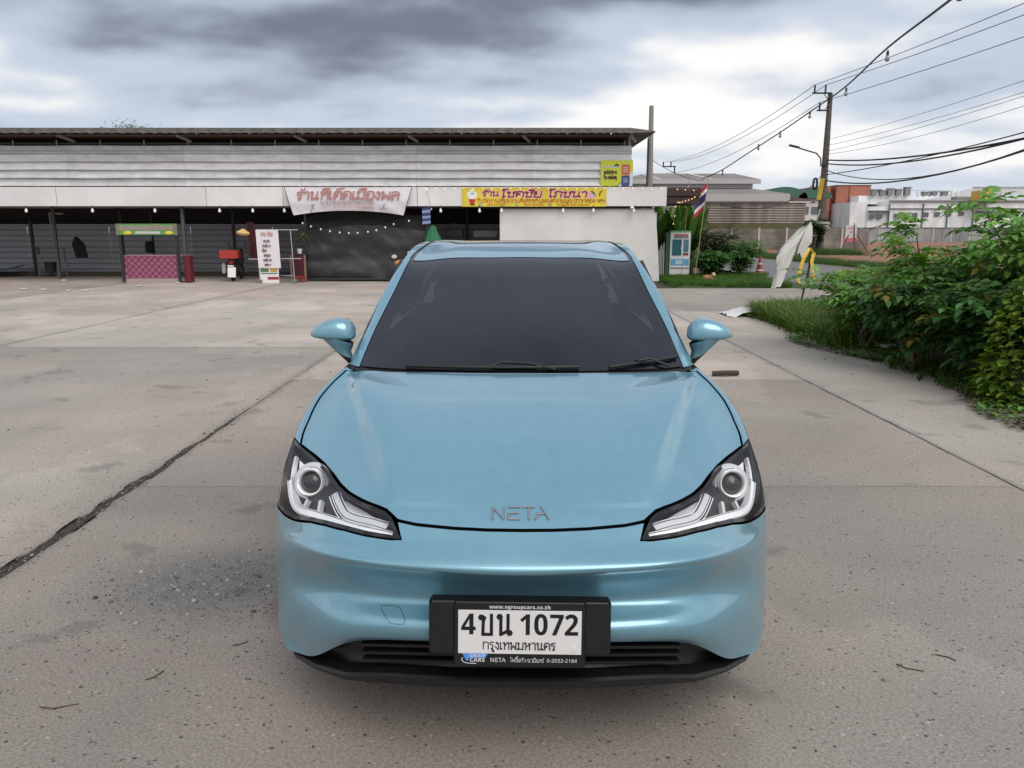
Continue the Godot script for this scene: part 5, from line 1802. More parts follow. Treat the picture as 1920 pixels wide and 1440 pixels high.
func build_lights() -> void:
	var xs := [-15.4, -13.3, -11.32, -9.27, -8.22, -7.22, -2.26, -1.03, -0.33, 1.62, 2.58, 3.86]
	for i in xs.size():
		make_bulb(Vector3(xs[i], 2.28, -24.97), "white bulb hanging under the white fascia of the hall" if i < 6 else "white bulb hanging under the fascia before the white shop wall", "bulbs under the fascia" if i < 6 else "bulbs before the shop", 1.35, 0.02)
	var r := thing("round_lamp", "round white lamp under the right end of fascia", "lamp", Vector3(3.80, 2.33, -24.93))
	var g := MB.new()
	g.ball(Vector3.ZERO, Vector3(0.06, 0.05, 0.06))
	put("globe", g, mat("milk glass bulb"), r)
	# bulbs strung over the black tarpaulin
	var px := [-6.67, -6.41, -6.10, -5.81, -5.50, -5.21, -4.93, -4.60, -4.33, -4.04, -3.77, -3.28]
	var py := [1.85, 1.75, 1.66, 1.60, 1.56, 1.54, 1.545, 1.58, 1.63, 1.72, 1.82, 1.92]
	var cable := []
	for i in px.size():
		cable.append(Vector3(px[i], py[i] + 0.07, -25.0))
	var st := thing("bulb_string", "drooping string of small white bulbs across the black tarpaulin", "string lights")
	var cb := MB.new()
	cb.tube(cable, 0.008, 5)
	put("cable", cb, mat("black cable", 0.015, 0.015, 0.016, 0.6), st)
	for i in px.size():
		var b := MB.new()
		b.ball(Vector3(px[i], py[i], -25.0), Vector3(0.028, 0.035, 0.028), Basis.IDENTITY, 6, 8)
		put("bulb", b, mat("milk glass bulb"), st)
	# warm fairy lights, lit
	var warm := mat("warm fairy light", 0.8, 0.55, 0.3, 0.5)
	warm.emission_enabled = true
	warm.emission = Color(1.0, 0.78, 0.55)
	warm.emission_energy_multiplier = 1.1
	var sets := []
	var top := []
	for i in 26:
		top.append(Vector3(-2.70 + i * 0.296, 2.935 + 0.012 * sin(i * 2.3), -24.93))
	var up := []
	for k in 6:
		up.append(Vector3(-2.70 + 0.05 * k * 0.6, 2.9 - k * 0.12, -24.93))
	var cl := [Vector3(5.30, 2.93, -25.4), Vector3(5.58, 2.92, -25.5), Vector3(5.88, 2.91, -25.6), Vector3(6.10, 2.93, -25.7), Vector3(6.30, 2.91, -25.8), Vector3(6.22, 2.80, -25.8), Vector3(5.92, 2.70, -25.6), Vector3(5.82, 2.64, -25.55), Vector3(5.70, 2.60, -25.5), Vector3(5.60, 2.57, -25.5), Vector3(5.50, 2.54, -25.5), Vector3(5.41, 2.52, -25.45), Vector3(5.34, 2.53, -25.4)]
	var dn := [Vector3(5.28, 2.40, -25.45), Vector3(5.27, 2.10, -25.5), Vector3(5.24, 1.85, -25.5)]
	var mesh_ := MB.new()
	mesh_.ball(Vector3.ZERO, Vector3.ONE * 0.017, Basis.IDENTITY, 5, 7)
	var am := mesh_.mesh()
	for s in [[top, "warm fairy lights strung along the top of yellow shop banner"], [[up[0], up[5]], "short lit wire hanging from fascia beside the blue striped cloth"], [cl, "cluster of warm fairy lights on brown eave above banana leaves"], [dn, "three warm fairy lights hanging down before the banana leaves"]]:
		var t := thing("fairy_lights", s[1], "fairy lights")
		var c := MB.new()
		c.tube(s[0], 0.005, 4)
		put("cable", c, mat("thin pale cable", 0.3, 0.22, 0.2, 0.7), t)
		for p in s[0]:
			put_mesh("bulb", am, warm, t, Transform3D(Basis.IDENTITY, p + Vector3(0, -0.015, 0.01)))

func build_stalls() -> void:
	var steel := mat("near black steel", 0.02, 0.02, 0.022, 0.6)
	var pipe := mat("bright pipe", 0.42, 0.42, 0.45, 0.4, 0.5)
	# pink counter
	var s := thing("food_stall", "food stall with pink lattice cloth counter and green fruit sign", "food stall", Vector3(-11.28, 0, -24.75))
	var tile := Image.create(64, 64, false, Image.FORMAT_RGB8)
	for y in 64:
		for x in 64:
			var a := absf(fposmod((x + y) / 64.0, 1.0) - 0.5)
			var d := absf(fposmod((x - y) / 64.0, 1.0) - 0.5)
			var e := minf(a, d)
			var c := Color(0.60, 0.36, 0.47)
			if e < 0.10:
				c = Color(0.43, 0.15, 0.27)
			elif a > 0.40 and d > 0.40:
				c = Color(0.68, 0.46, 0.55)
			tile.set_pixel(x, y, c)
	var lat := mat("pink lattice cloth", 0.85, 0.85, 0.85, 0.8)
	lat.albedo_texture = ImageTexture.create_from_image(tile)
	lat.uv1_triplanar = true
	lat.uv1_scale = Vector3.ONE * 4.9
	var nz := wrinkled(63, 1.3)
	var rows := []
	for j in 6:
		var row := []
		for i in 31:
			var x := -0.88 + i * 1.76 / 30.0
			row.append(Vector3(x, lerpf(0.84, 0.10, j / 5.0), 0.40 + 0.02 * nz.get_noise_2d(x * 3.0, j * 0.2) * j / 3.0))
		rows.append(row)
	var b := MB.new()
	b.sheet(rows)
	put("front_cloth", b, lat, s)
	shapes(s, "counter_top", mat("counter board", 0.30, 0.16, 0.19, 0.8), [[Vector3(0, 0.845, 0.05), Vector3(1.78, 0.03, 0.74)]], 0.008)
	shapes(s, "cloth_hem", mat("dusty hem", 0.34, 0.28, 0.28, 0.9), [[Vector3(0, 0.07, 0.41), Vector3(1.70, 0.14, 0.02)]])
	shapes(s, "side_board", mat("dark red board", 0.13, 0.012, 0.03, 0.6), [[Vector3(1.02, 0.42, 0.1), Vector3(0.20, 0.82, 0.3)]], 0.01)
	for x in [-0.90, 0.86]:
		shapes(s, "post", steel, [[Vector3(x, 0.85, 0.44), Vector3(0.085, 1.62, 0.07)]], 0.008)
	for x in [-0.85, 0.85]:
		shapes(s, "leg", steel, [[Vector3(x, 0.42, -0.28), Vector3(0.05, 0.84, 0.05)]])
	var sg := shapes(s, "sign_board", mat("green sign print", 0.10, 0.26, 0.07, 0.6), [[Vector3(-0.03, 1.655, 0.48), Vector3(1.86, 0.34, 0.04)]], 0.006)
	shapes(s, "sign_frame", mat("khaki frame", 0.18, 0.17, 0.11, 0.7), [[Vector3(-0.93, 1.655, 0.485), Vector3(0.09, 0.35, 0.05)], [Vector3(0.87, 1.655, 0.485), Vector3(0.09, 0.35, 0.05)]])
	for q in [[0.034, 0.503, mat("print white"), "letter_outline"], [0.014, 0.507, mat("dark red print", 0.20, 0.02, 0.02, 0.6), "letters"]]:
		var p := Pen.new()
		p.lift = q[1]
		thai(p, "ขายขนมนมเนย มีมาขาย", -0.05, 1.70, 0.105, q[0], 1.35)
		put(q[3], p.b, q[2], sg)
	shapes(sg, "name_strip", mat("print white"), [[Vector3(0.0, 1.56, 0.502), Vector3(0.78, 0.07, 0.004)]])
	for x in [-0.62, 0.66]:
		var f := MB.new()
		f.ball(Vector3(x, 1.555, 0.502), Vector3(0.13, 0.05, 0.006))
		put("fruit_print", f, mat("yellow fruit print", 0.72, 0.55, 0.04, 0.6), sg)
	# moped seen from behind
	var m := thing("moped", "moped seen from behind with red crate on its rack", "moped", Vector3(-9.10, 0, -25.3), 0.12)
	var rub := mat("tyre rubber", 0.012, 0.012, 0.013, 0.8)
	for z in [0.0, -1.2]:
		var w := MB.new()
		w.lathe([Vector2(0.2, -0.03), Vector2(0.26, -0.04), Vector2(0.285, 0.0), Vector2(0.26, 0.04), Vector2(0.2, 0.03), Vector2(0.2, -0.03)], Transform3D(Basis(Vector3(0, 1, 0), Vector3(-1, 0, 0), Vector3(0, 0, 1)), Vector3(0, 0.285, z)), 24)
		put("wheel", w, rub, m)
	var body := MB.new()
	body.box(Vector3(0, 0.62, -0.25), Vector3(0.24, 0.26, 0.75), Basis(Vector3.RIGHT, -0.1), 0.06)
	body.box(Vector3(0, 0.78, -0.95), Vector3(0.30, 0.55, 0.16), Basis(Vector3.RIGHT, 0.3), 0.05)
	put("body", body, mat("moped black", 0.02, 0.02, 0.024, 0.35), m)
	shapes(m, "crate", mat("red crate", 0.36, 0.03, 0.02, 0.6), [[Vector3(-0.05, 0.86, 0.05), Vector3(0.60, 0.27, 0.42)]], 0.03)
	shapes(m, "tail_light", mat("red lens", 0.25, 0.005, 0.01, 0.15), [[Vector3(0.0, 0.60, 0.17), Vector3(0.16, 0.12, 0.08)]], 0.03)
	shapes(m, "mudguard", mat("moped white", 0.68, 0.68, 0.70, 0.4), [[Vector3(0.03, 0.30, 0.30), Vector3(0.26, 0.34, 0.03), Basis(Vector3.RIGHT, -0.28)], [Vector3(0.0, 0.50, 0.24), Vector3(0.2, 0.05, 0.1)]], 0.012)
	shapes(m, "side_panel", mat("moped grey", 0.34, 0.34, 0.33, 0.5), [[Vector3(-0.27, 0.42, -0.1), Vector3(0.14, 0.36, 0.35)]], 0.04)
	var hb := MB.new()
	hb.tube([Vector3(-0.33, 1.04, -0.85), Vector3(0, 1.0, -0.95), Vector3(0.33, 1.04, -0.85)], 0.015, 6)
	put("handlebar", hb, steel, m)
	for sx in [-1.0, 1.0]:
		var mr := MB.new()
		mr.tube([Vector3(0.2 * sx, 1.03, -0.9), Vector3(0.26 * sx, 1.16, -0.88)], 0.008, 5)
		mr.ball(Vector3(0.27 * sx, 1.19, -0.88), Vector3(0.055, 0.035, 0.012))
		put("mirror", mr, steel, m)
	# pipe rack with the handwritten price sheet
	var rk := thing("pipe_rack", "light pipe rack on concrete feet holding handwritten sign", "rack", Vector3(-7.45, 0, -24.4))
	for p in [[Vector3(-0.52, 1.64, 0), Vector3(0.78, 1.64, 0)], [Vector3(-0.82, 0.74, 0.0), Vector3(0.86, 0.76, 0.0)], [Vector3(-0.50, 0.06, 0), Vector3(-0.48, 1.64, 0)], [Vector3(0.60, 0.06, 0), Vector3(0.55, 1.64, 0)], [Vector3(0.1, 0.22, -0.2), Vector3(0.6, 0.22, 0)]]:
		var t := MB.new()
		t.tube(p, 0.018, 6)
		put("pipe", t, pipe, rk)
	for x in [-0.50, 0.60]:
		shapes(rk, "foot", mat("concrete foot", 0.17, 0.16, 0.14, 0.9), [[Vector3(x, 0.05, 0.02), Vector3(0.2, 0.11, 0.2)]], 0.02)
	var sheet_m := mat("white sign sheet", 0.68, 0.66, 0.70, 0.6)
	var hs := thing("price_sheet", "tall white vinyl sheet with red handwriting hung on the pipe rack", "sign", Vector3(-7.62, 1.645, -24.34), 0.0)
	var r2 := []
	for j in 10:
		var row := []
		for i in 7:
			var x := -0.35 + i * 0.7 / 6.0
			row.append(Vector3(x + j * 0.003, -j * 1.18 / 9.0, 0.012 * nz.get_noise_2d(x * 2.0 + 5.0, j * 0.4)))
		r2.append(row)
	var hb2 := MB.new()
	hb2.sheet(r2)
	put("sheet", hb2, sheet_m, hs)
	var ink := Pen.new()
	ink.lift = 0.02
	thai(ink, "ลาบ ก้อย", 0.0, -0.14, 0.10, 0.013, 0.75)
	put("heading", ink.b, mat("orange ink", 0.45, 0.16, 0.12, 0.7), hs)
	var ink2 := Pen.new()
	ink2.lift = 0.02
	var lines := ["เพราะสด", "ตามสั่ง ยำ", "เนื้อยำ", "คอหมูยาง", "ขนมจีน บาท", "ขอเชิญ มา"]
	for i in 6:
		thai(ink2, lines[i].replace("ะ", "").replace("ญ", "น").replace("ื", "ี").replace("ำ", "า"), -0.02 if i != 2 else -0.1, -0.35 - i * 0.145, 0.075 - i * 0.004, 0.011, 0.62)
	put("lines", ink2.b, mat("dark red ink", 0.13, 0.03, 0.04, 0.7), hs)
	var ls := thing("lower_sign", "small white sign with green picture strip and red bar under handwritten sheet", "sign", Vector3(-7.62, 0.24, -24.36), 0.06)
	shapes(ls, "sheet", sheet_m, [[Vector3(0, 0, 0), Vector3(0.58, 0.48, 0.012)]])
	shapes(ls, "picture", mat("leafy print", 0.08, 0.14, 0.06, 0.6), [[Vector3(-0.14, 0.17, 0.008), Vector3(0.26, 0.13, 0.003)], [Vector3(0.0, 0.06, 0.008), Vector3(0.5, 0.035, 0.003)]])
	shapes(ls, "picture", mat("food print", 0.42, 0.25, 0.05, 0.6), [[Vector3(0.14, 0.17, 0.008), Vector3(0.22, 0.13, 0.003)]])
	shapes(ls, "red_bar", mat("red bar print", 0.30, 0.015, 0.03, 0.6), [[Vector3(0.11, -0.09, 0.008), Vector3(0.34, 0.085, 0.003)]])
	var hat := thing("straw_hat", "tan straw hat stuck on the left end of the pipe rack", "hat", Vector3(-8.36, 1.545, -24.35))
	var hm := MB.new()
	hm.ball(Vector3.ZERO, Vector3(0.21, 0.085, 0.16), Basis(Vector3.BACK, -0.12), 8, 20)
	hm.ball(Vector3(0, 0.05, 0), Vector3(0.11, 0.08, 0.11), Basis.IDENTITY, 6, 14)
	put("hat", hm, mat("straw", 0.55, 0.38, 0.15, 0.8), hat)
	var rc := thing("red_curtain", "dark red cloth hanging behind the straw hat", "curtain", Vector3(-8.35, 0, -25.0))
	var cr := []
	for j in 8:
		var row := []
		for i in 9:
			row.append(Vector3(lerpf(-0.14, 0.14, i / 8.0) * (0.75 + 0.07 * j) + 0.015 * j, 1.88 - j * 0.16, 0.04 * sin(i * 1.9)))
		cr.append(row)
	var cb := MB.new()
	cb.sheet(cr)
	put("cloth", cb, mat("maroon cloth", 0.055, 0.008, 0.013, 0.9), rc)
	var tb := thing("side_table", "low table with dark cloth beside the black tarpaulin", "table", Vector3(-6.85, 0, -25.1))
	shapes(tb, "table_top", mat("dark board", 0.03, 0.03, 0.036, 0.7), [[Vector3(0, 0.88, 0), Vector3(0.5, 0.04, 0.5)]], 0.01)
	shapes(tb, "cloth", mat("maroon cloth"), [[Vector3(0.0, 0.50, 0.22), Vector3(0.40, 0.74, 0.03)]], 0.01)
	for x in [-0.22, 0.22]:
		shapes(tb, "leg", mat("wood leg", 0.20, 0.13, 0.10, 0.8), [[Vector3(x, 0.43, 0.2), Vector3(0.06, 0.86, 0.06)]])
	var bk := thing("white_bucket", "white bucket standing on the low table", "bucket", Vector3(-6.80, 0.90, -24.98))
	var bm := MB.new()
	bm.lathe([Vector2(0.0001, 0.0), Vector2(0.06, 0.0), Vector2(0.085, 0.14), Vector2(0.09, 0.15), Vector2(0.08, 0.14)], Transform3D.IDENTITY, 18)
	put("pail", bm, mat("white plastic", 0.7, 0.7, 0.7, 0.4), bk)
	var stl := thing("red_stool", "red plastic stool on the ground by the tarpaulin", "stool", Vector3(-6.75, 0, -24.7))
	shapes(stl, "seat", mat("red crate"), [[Vector3(0, 0.17, 0), Vector3(0.26, 0.03, 0.26)]], 0.01)
	for q in [[-1, -1], [-1, 1], [1, -1], [1, 1]]:
		shapes(stl, "leg", mat("red crate"), [[Vector3(q[0] * 0.11, 0.08, q[1] * 0.11), Vector3(0.03, 0.16, 0.03)]])
	var gl := thing("planter", "hanging pot of yellow green leaves beside the black tarpaulin", "plant", Vector3(-6.62, 1.42, -24.9))
	var gm := MB.new()
	for k in 90:
		gm.tint = Color(0.10, 0.12, 0.02) * rng.randf_range(0.6, 1.3)
		leaf(gm, Vector3(rng.randfn(0, 0.11), rng.randfn(0, 0.05), rng.randfn(0, 0.08)), Vector3(rng.randfn(), rng.randfn(), rng.randfn()).normalized(), Vector3.UP, 0.10, 0.04)
	put("foliage", gm, leaf_mat(), gl)
	shapes(gl, "pot", steel, [[Vector3(0, -0.1, 0), Vector3(0.2, 0.10, 0.14)]], 0.02)
	# black tarpaulin
	var tp := thing("black_tarpaulin", "large black tarpaulin hung as a wall under the white banner", "tarpaulin", Vector3(-4.72, 0, -25.25))
	var tn := wrinkled(64, 0.9)
	var tr := []
	for j in 17:
		var row := []
		for i in 41:
			var x := -1.95 + i * 3.9 / 40.0
			var y := lerpf(1.72 + 0.10 * cos(x * 1.6), 0.09, j / 16.0)
			row.append(Vector3(x, y, 0.10 * tn.get_noise_2d(x * 0.9, y * 1.4) + 0.05 * sin(j / 16.0 * 9.0) * float(j > 9)))
		tr.append(row)
	var tmb := MB.new()
	tmb.sheet(tr)
	var tarp := mat("black tarpaulin sheet", 0.022, 0.022, 0.027, 0.55)
	put("sheet", tmb, tarp, tp)
	var fl := MB.new()
	var fr := []
	for j in 6:
		var row := []
		for i in 25:
			var x := -1.95 + i * 3.9 / 24.0
			row.append(Vector3(x, 1.72 + 0.10 * cos(x * 1.6) + j * 0.10, -0.02 - j * 0.05 + 0.08 * tn.get_noise_2d(x * 2.0, j * 0.5)))
		fr.append(row)
	fl.sheet(fr)
	put("upper_flap", fl, mat("dark netting", 0.018, 0.016, 0.016, 0.9), tp)
	var bat := MB.new()
	bat.tube([Vector3(-1.95, 0.07, 0.05), Vector3(1.95, 0.07, 0.05)], 0.035, 8)
	put("bottom_batten", bat, steel, tp)
	for d in [[0.92, 0.80, 0.085], [1.42, 0.92, 0.075]]:
		var pd := MB.new()
		pd.lathe([Vector2(0.0001, 0.0), Vector2(d[2], 0.0), Vector2(d[2] * 1.05, 0.012), Vector2(0.0001, 0.015)], Transform3D(Basis(Vector3.RIGHT, PI / 2), Vector3(d[0], d[1], 0.10)).scaled_local(Vector3(1, 1, 0.7)), 18)
		put("white_patch", pd, mat("print white"), tp)
	var of := thing("orange_bundle", "orange cloth bundle before the black tarpaulin, beside the car", "bundle", Vector3(-3.52, 0.62, -24.6))
	var om := MB.new()
	om.ball(Vector3.ZERO, Vector3(0.2, 0.09, 0.1))
	om.ball(Vector3(0.12, -0.08, 0.02), Vector3(0.14, 0.10, 0.1))
	put("cloth", om, mat("orange cloth", 0.50, 0.22, 0.04, 0.8), of)
	shapes(of, "stand", steel, [[Vector3(0.1, -0.36, 0), Vector3(0.35, 0.5, 0.1)]])
	# right of the tarpaulin: striped cloth, green net, kitchen
	var bc := thing("striped_cloth", "blue and white striped cloth hanging beside the white banner", "cloth", Vector3(-2.72, 2.3, -25.0))
	for k in 6:
		shapes(bc, "stripe", mat("blue cloth", 0.03, 0.05, 0.15, 0.8) if k % 2 == 0 else mat("pale blue cloth", 0.22, 0.28, 0.45, 0.8), [[Vector3(0, -k * 0.085, 0.012 * sin(k * 1.7)), Vector3(0.26, 0.084, 0.02), Basis(Vector3.BACK, 0.12)]])
	var gn := thing("green_net", "bundle of green netting hung on a post beside the tarpaulin", "net", Vector3(-2.55, 0, -25.15))
	var gr := []
	for j in 9:
		var row := []
		for i in 24:
			var a := TAU * i / 24.0
			var r := lerpf(0.05, 0.28, pow(j / 8.0, 0.7)) * (1.0 + 0.30 * sin(i * 2.1 + j * 0.25) + 0.1 * sin(i * 4.7))
			row.append(Vector3(cos(a) * r, 1.78 - j * 0.085, sin(a) * r * 0.6))
		gr.append(row)
	var gb := MB.new()
	gb.sheet(gr, false, true)
	put("net", gb, mat("green netting", 0.02, 0.16, 0.07, 0.7), gn)
	shapes(gn, "post", steel, [[Vector3(0, 0.85, 0), Vector3(0.06, 1.7, 0.06)]])
	var kt := thing("kitchen_counter", "steel kitchen counter with dark hood behind the car roof", "counter", Vector3(-1.2, 0, -26.6))
	shapes(kt, "hood", mat("hood black", 0.02, 0.02, 0.022, 0.5), [[Vector3(-0.75, 1.55, 0), Vector3(0.6, 0.25, 0.5)], [Vector3(-0.75, 1.75, 0), Vector3(0.25, 0.25, 0.25)]], 0.03)
	shapes(kt, "shelf", mat("steel shelf", 0.14, 0.14, 0.15, 0.5, 0.3), [[Vector3(0.3, 1.52, 0), Vector3(0.8, 0.22, 0.4)]], 0.01)
	shapes(kt, "worktop", pipe, [[Vector3(-0.2, 0.95, 0.1), Vector3(2.0, 0.08, 0.6)]], 0.01)
	shapes(kt, "base", mat("dark board"), [[Vector3(-0.2, 0.46, 0.1), Vector3(1.9, 0.9, 0.5)]])
	shapes(kt, "box", mat("white plastic"), [[Vector3(0.25, 1.15, 0.2), Vector3(0.66, 0.08, 0.3)]], 0.01)
	# far left: table frame, bucket, jacket, blue sheet, ceiling lamp
	var tf := thing("table_frame", "bare pipe table frame beside the dark hall post", "table", Vector3(-16.3, 0, -27.7))
	for p in [[Vector3(-0.6, 0, 0), Vector3(-0.6, 0.85, 0)], [Vector3(0.42, 0, 0), Vector3(0.42, 0.98, 0)], [Vector3(-0.6, 0.12, 0), Vector3(0.42, 0.12, 0)], [Vector3(-0.62, 1.0, -0.3), Vector3(0.44, 1.0, -0.3)], [Vector3(0.26, 0.5, -0.2), Vector3(0.26, 1.0, -0.2)]]:
		var t := MB.new()
		t.tube(p, 0.02, 6)
		put("pipe", t, mat("dull pipe", 0.17, 0.17, 0.18, 0.5, 0.3), tf)
	shapes(tf, "board", mat("brown board", 0.09, 0.065, 0.045, 0.8), [[Vector3(-0.55, 0.92, 0.02), Vector3(0.14, 0.26, 0.05)]])
	var bb := thing("black_bucket", "black bucket standing on the low pipe of table frame", "bucket", Vector3(-16.48, 0.13, -27.75))
	var bbm := MB.new()
	bbm.lathe([Vector2(0.0001, 0.0), Vector2(0.16, 0.0), Vector2(0.2, 0.38), Vector2(0.21, 0.40), Vector2(0.19, 0.39)], Transform3D.IDENTITY, 20)
	put("pail", bbm, steel, bb)
	var jk := thing("black_jacket", "black jacket hanging on the hall post", "jacket", Vector3(-15.35, 0, -27.55))
	var jr := []
	for j in 8:
		var row := []
		var hw: float = [0.05, 0.12, 0.20, 0.24, 0.22, 0.22, 0.23, 0.22][j]
		for i in 12:
			var a := TAU * i / 12.0
			row.append(Vector3(cos(a) * hw + 0.02 * j, 1.42 - j * 0.105, sin(a) * hw * 0.4))
		jr.append(row)
	var jb := MB.new()
	jb.sheet(jr, false, true)
	put("cloth", jb, mat("black cloth", 0.008, 0.008, 0.009, 0.9), jk)
	var bj := thing("dark_bag", "dark bag hanging behind the pink food stall", "bag", Vector3(-12.98, 0, -28.0))
	shapes(bj, "bag", mat("black cloth"), [[Vector3(0, 1.05, 0.05), Vector3(0.30, 0.42, 0.16)]], 0.06)
	var bs := thing("blue_sheet", "blue sheet leaning on the ground by the hall back wall", "sheet", Vector3(-18.0, 0, -27.9))
	var br := []
	for j in 5:
		var row := []
		for i in 13:
			var x := -2.0 + i * 2.4 / 12.0
			row.append(Vector3(x, 0.10 + 0.33 * clampf((x + 1.6) / 2.0, 0.0, 1.0) * (1.0 - j * 0.12) + 0.015 * sin(i * 1.3), j * 0.16 - 0.3))
		br.append(row)
	var bsb := MB.new()
	bsb.sheet(br)
	put("sheet", bsb, mat("blue tarp", 0.06, 0.13, 0.20, 0.6), bs)
	var tl := thing("tube_lamp", "unlit tube lamp with bracket under the hall ceiling", "lamp", Vector3(-16.0, 2.15, -27.4))
	shapes(tl, "fitting", mat("pale steel"), [[Vector3(0.12, 0.06, 0), Vector3(0.5, 0.05, 0.1)]], 0.01)
	shapes(tl, "bracket", mat("pale steel"), [[Vector3(-0.1, -0.18, 0), Vector3(0.035, 0.4, 0.035), Basis(Vector3.BACK, 0.05)]])
	var st2 := MB.new()

# ---------------------------------------------------------------- plants
func leaf_mat() -> StandardMaterial3D:
	var fresh := not mats.has("leaf")
	var m := mat("leaf", 1.0, 1.0, 1.0, 0.42)
	if fresh:
		m.backlight_enabled = true
		m.backlight = Color(0.8, 0.85, 0.4)
		m.metallic_specular = 0.4
	return m

# a folded leaf of four triangles from o along d, upper side towards up
func leaf(b: MB, o: Vector3, d: Vector3, up: Vector3, len: float, wid: float, droop := 0.25) -> void:
	var s := d.cross(up)
	if s.length() < 0.01:
		s = d.cross(Vector3.RIGHT)
	s = s.normalized()
	var n := s.cross(d).normalized()
	var m1 := o + d * len * 0.33
	var m2 := o + d * len * 0.70 - n * len * droop * 0.35
	var tip := o + d * len - n * len * droop
	var nl := (n - s * 0.35).normalized()
	var nr := (n + s * 0.35).normalized()
	var nt := (n + d * 0.4).normalized()
	for k in [1.0, -1.0]:
		var e: Vector3 = m1 + s * wid * 0.47 * k + n * wid * 0.15
		var g: Vector3 = m2 + s * wid * 0.40 * k + n * wid * 0.10
		var ne: Vector3 = nl if k > 0.0 else nr
		b.tri(o, e, m1, n, ne, n)
		b.tri(e, g, m1, ne, ne, n)
		b.tri(m1, g, m2, n, ne, n)
		b.tri(g, tip, m2, ne, nt, n)

func leaf_tone(base: Color, spread: float, r: RandomNumberGenerator) -> Color:
	var k := 1.0 + r.randfn(0.0, spread)
	k = clampf(k, 0.45, 1.9)
	var y := r.randf_range(-0.12, 0.22)
	return Color(base.r * k * (1.0 + y), base.g * k, base.b * k * (1.0 - y * 0.6))

# a shrub of arching stems that carry pinnate leaves; style: leaflet length, width, pairs, tone
func shrub(called: String, label: String, where: Vector3, height: float, spread: float, stems: int, leaves: int, leaflet: Vector2, pairs: int, tone: Color, seed_: int, group := "", lean := Vector3.ZERO, category := "shrub", low := 0.25) -> Node3D:
	var r := RandomNumberGenerator.new()
	r.seed = seed_
	var t := thing(called, label, category, where, 0.0, group)
	var st := MB.new()
	var fo := MB.new()
	for k in stems:
		var a := TAU * (k + r.randf() * 0.8) / stems
		var out := Vector3(cos(a), 0, sin(a))
		var h := height * r.randf_range(0.62, 1.0)
		var reach := spread * r.randf_range(0.3, 1.0)
		var pts := []
		for i in 7:
			var f := i / 6.0
			pts.append(out * reach * pow(f, 1.3) + lean * f * h + Vector3(r.randfn(0, 0.03), h * (f - 0.16 * f * f * f), r.randfn(0, 0.03)))
		st.tint = Color(0.11, 0.085, 0.045) * r.randf_range(0.7, 1.2)
		st.tube(pts, 0.016 + height * 0.004, 5, 0.004, false)
		for q in leaves:
			var f := low + (1.0 - low) * pow(r.randf(), 0.72)
			var seg := minf(f * 6.0, 5.99)
			var o: Vector3 = (pts[int(seg)] as Vector3).lerp(pts[int(seg) + 1], seg - int(seg))
			var b2 := r.randf() * TAU
			var d := (Vector3(cos(b2), r.randf_range(-0.1, 0.75), sin(b2)) + out * 0.45).normalized()
			var length := leaflet.x * (pairs * 0.55 + 0.8) * r.randf_range(0.7, 1.15)
			var c := leaf_tone(tone.lerp(tone * 1.75, smoothstep(0.5, 1.0, f) * r.randf()), 0.22, r)
			fo.tint = Color(c.r, c.g, c.b)
			var side := d.cross(Vector3.UP).normalized()
			var up := side.cross(d).normalized()
			var size_ := r.randf_range(0.62, 1.25)
			if r.randf() < 0.03:
				fo.tint = Color(0.20, 0.15, 0.03)
			for p in pairs:
				var g := (p + 0.6) / pairs
				var at := o + d * length * g - Vector3.UP * length * 0.28 * g * g
				for sg in [-1.0, 1.0]:
					var dd: Vector3 = (side * sg + d * 0.55 - up * r.randf_range(0.0, 0.35)).normalized()
					leaf(fo, at, dd, (up + Vector3(r.randfn(0, 0.2), 0, r.randfn(0, 0.2))).normalized(), leaflet.x * size_ * r.randf_range(0.75, 1.15), leaflet.y * size_ * r.randf_range(0.8, 1.15))
			leaf(fo, o + d * length - Vector3.UP * length * 0.28, (d - Vector3.UP * 0.4).normalized(), up, leaflet.x * 1.1, leaflet.y * 1.1)
	put("stem", st, mat("stem bark", 1, 1, 1, 0.8), t)
	put("foliage", fo, leaf_mat(), t)
	return t

func grass_tuft(seed_: int, blades: int, h: float, lean: float) -> ArrayMesh:
	var r := RandomNumberGenerator.new()
	r.seed = seed_
	var b := MB.new()
	for k in blades:
		var a := r.randf() * TAU
		var o := Vector3(r.randfn(0, 0.045), 0, r.randfn(0, 0.045))
		var d := Vector3(cos(a), 0, sin(a))
		var hh := h * r.randf_range(0.5, 1.1)
		var s := d.cross(Vector3.UP) * 0.0045 * (0.7 + h)
		var m := o + Vector3.UP * hh * 0.6 + d * hh * lean * 0.35
		var t := o + Vector3.UP * hh * 0.85 + d * hh * lean
		b.tint = Color(1, 1, 1) * r.randf_range(0.75, 1.25)
		var n := (Vector3.UP + d * 0.5).normalized()
		b.tri(o - s, o + s, m + s * 0.8, n, n, n)
		b.tri(o - s, m + s * 0.8, m - s * 0.8, n, n, n)
		b.tri(m - s * 0.8, m + s * 0.8, t, n, n, n)
	return b.mesh()

func grass(called: String, count: int, h: float, poly: PackedVector2Array, tone: Color, seed_: int, ground_y: Callable) -> void:
	var r0 := Rect2(poly[0], Vector2.ZERO)
	for q in poly:
		r0 = r0.expand(q)
	scatter(called, grass_tuft(seed_, 12, h, 0.75), leaf_mat(), count, func(r: RandomNumberGenerator) -> Array:
		var p := Vector2.ZERO
		for k in 40:
			p = Vector2(r.randf_range(r0.position.x, r0.end.x), r.randf_range(r0.position.y, r0.end.y))
			if Geometry2D.is_point_in_polygon(p, poly):
				break
		var s := r.randf_range(0.6, 1.25)
		return [Transform3D(Basis(Vector3.UP, r.randf() * TAU).scaled(Vector3(s, s, s)), Vector3(p.x, ground_y.call(p.x, p.y), p.y)), leaf_tone(tone, 0.25, r)])

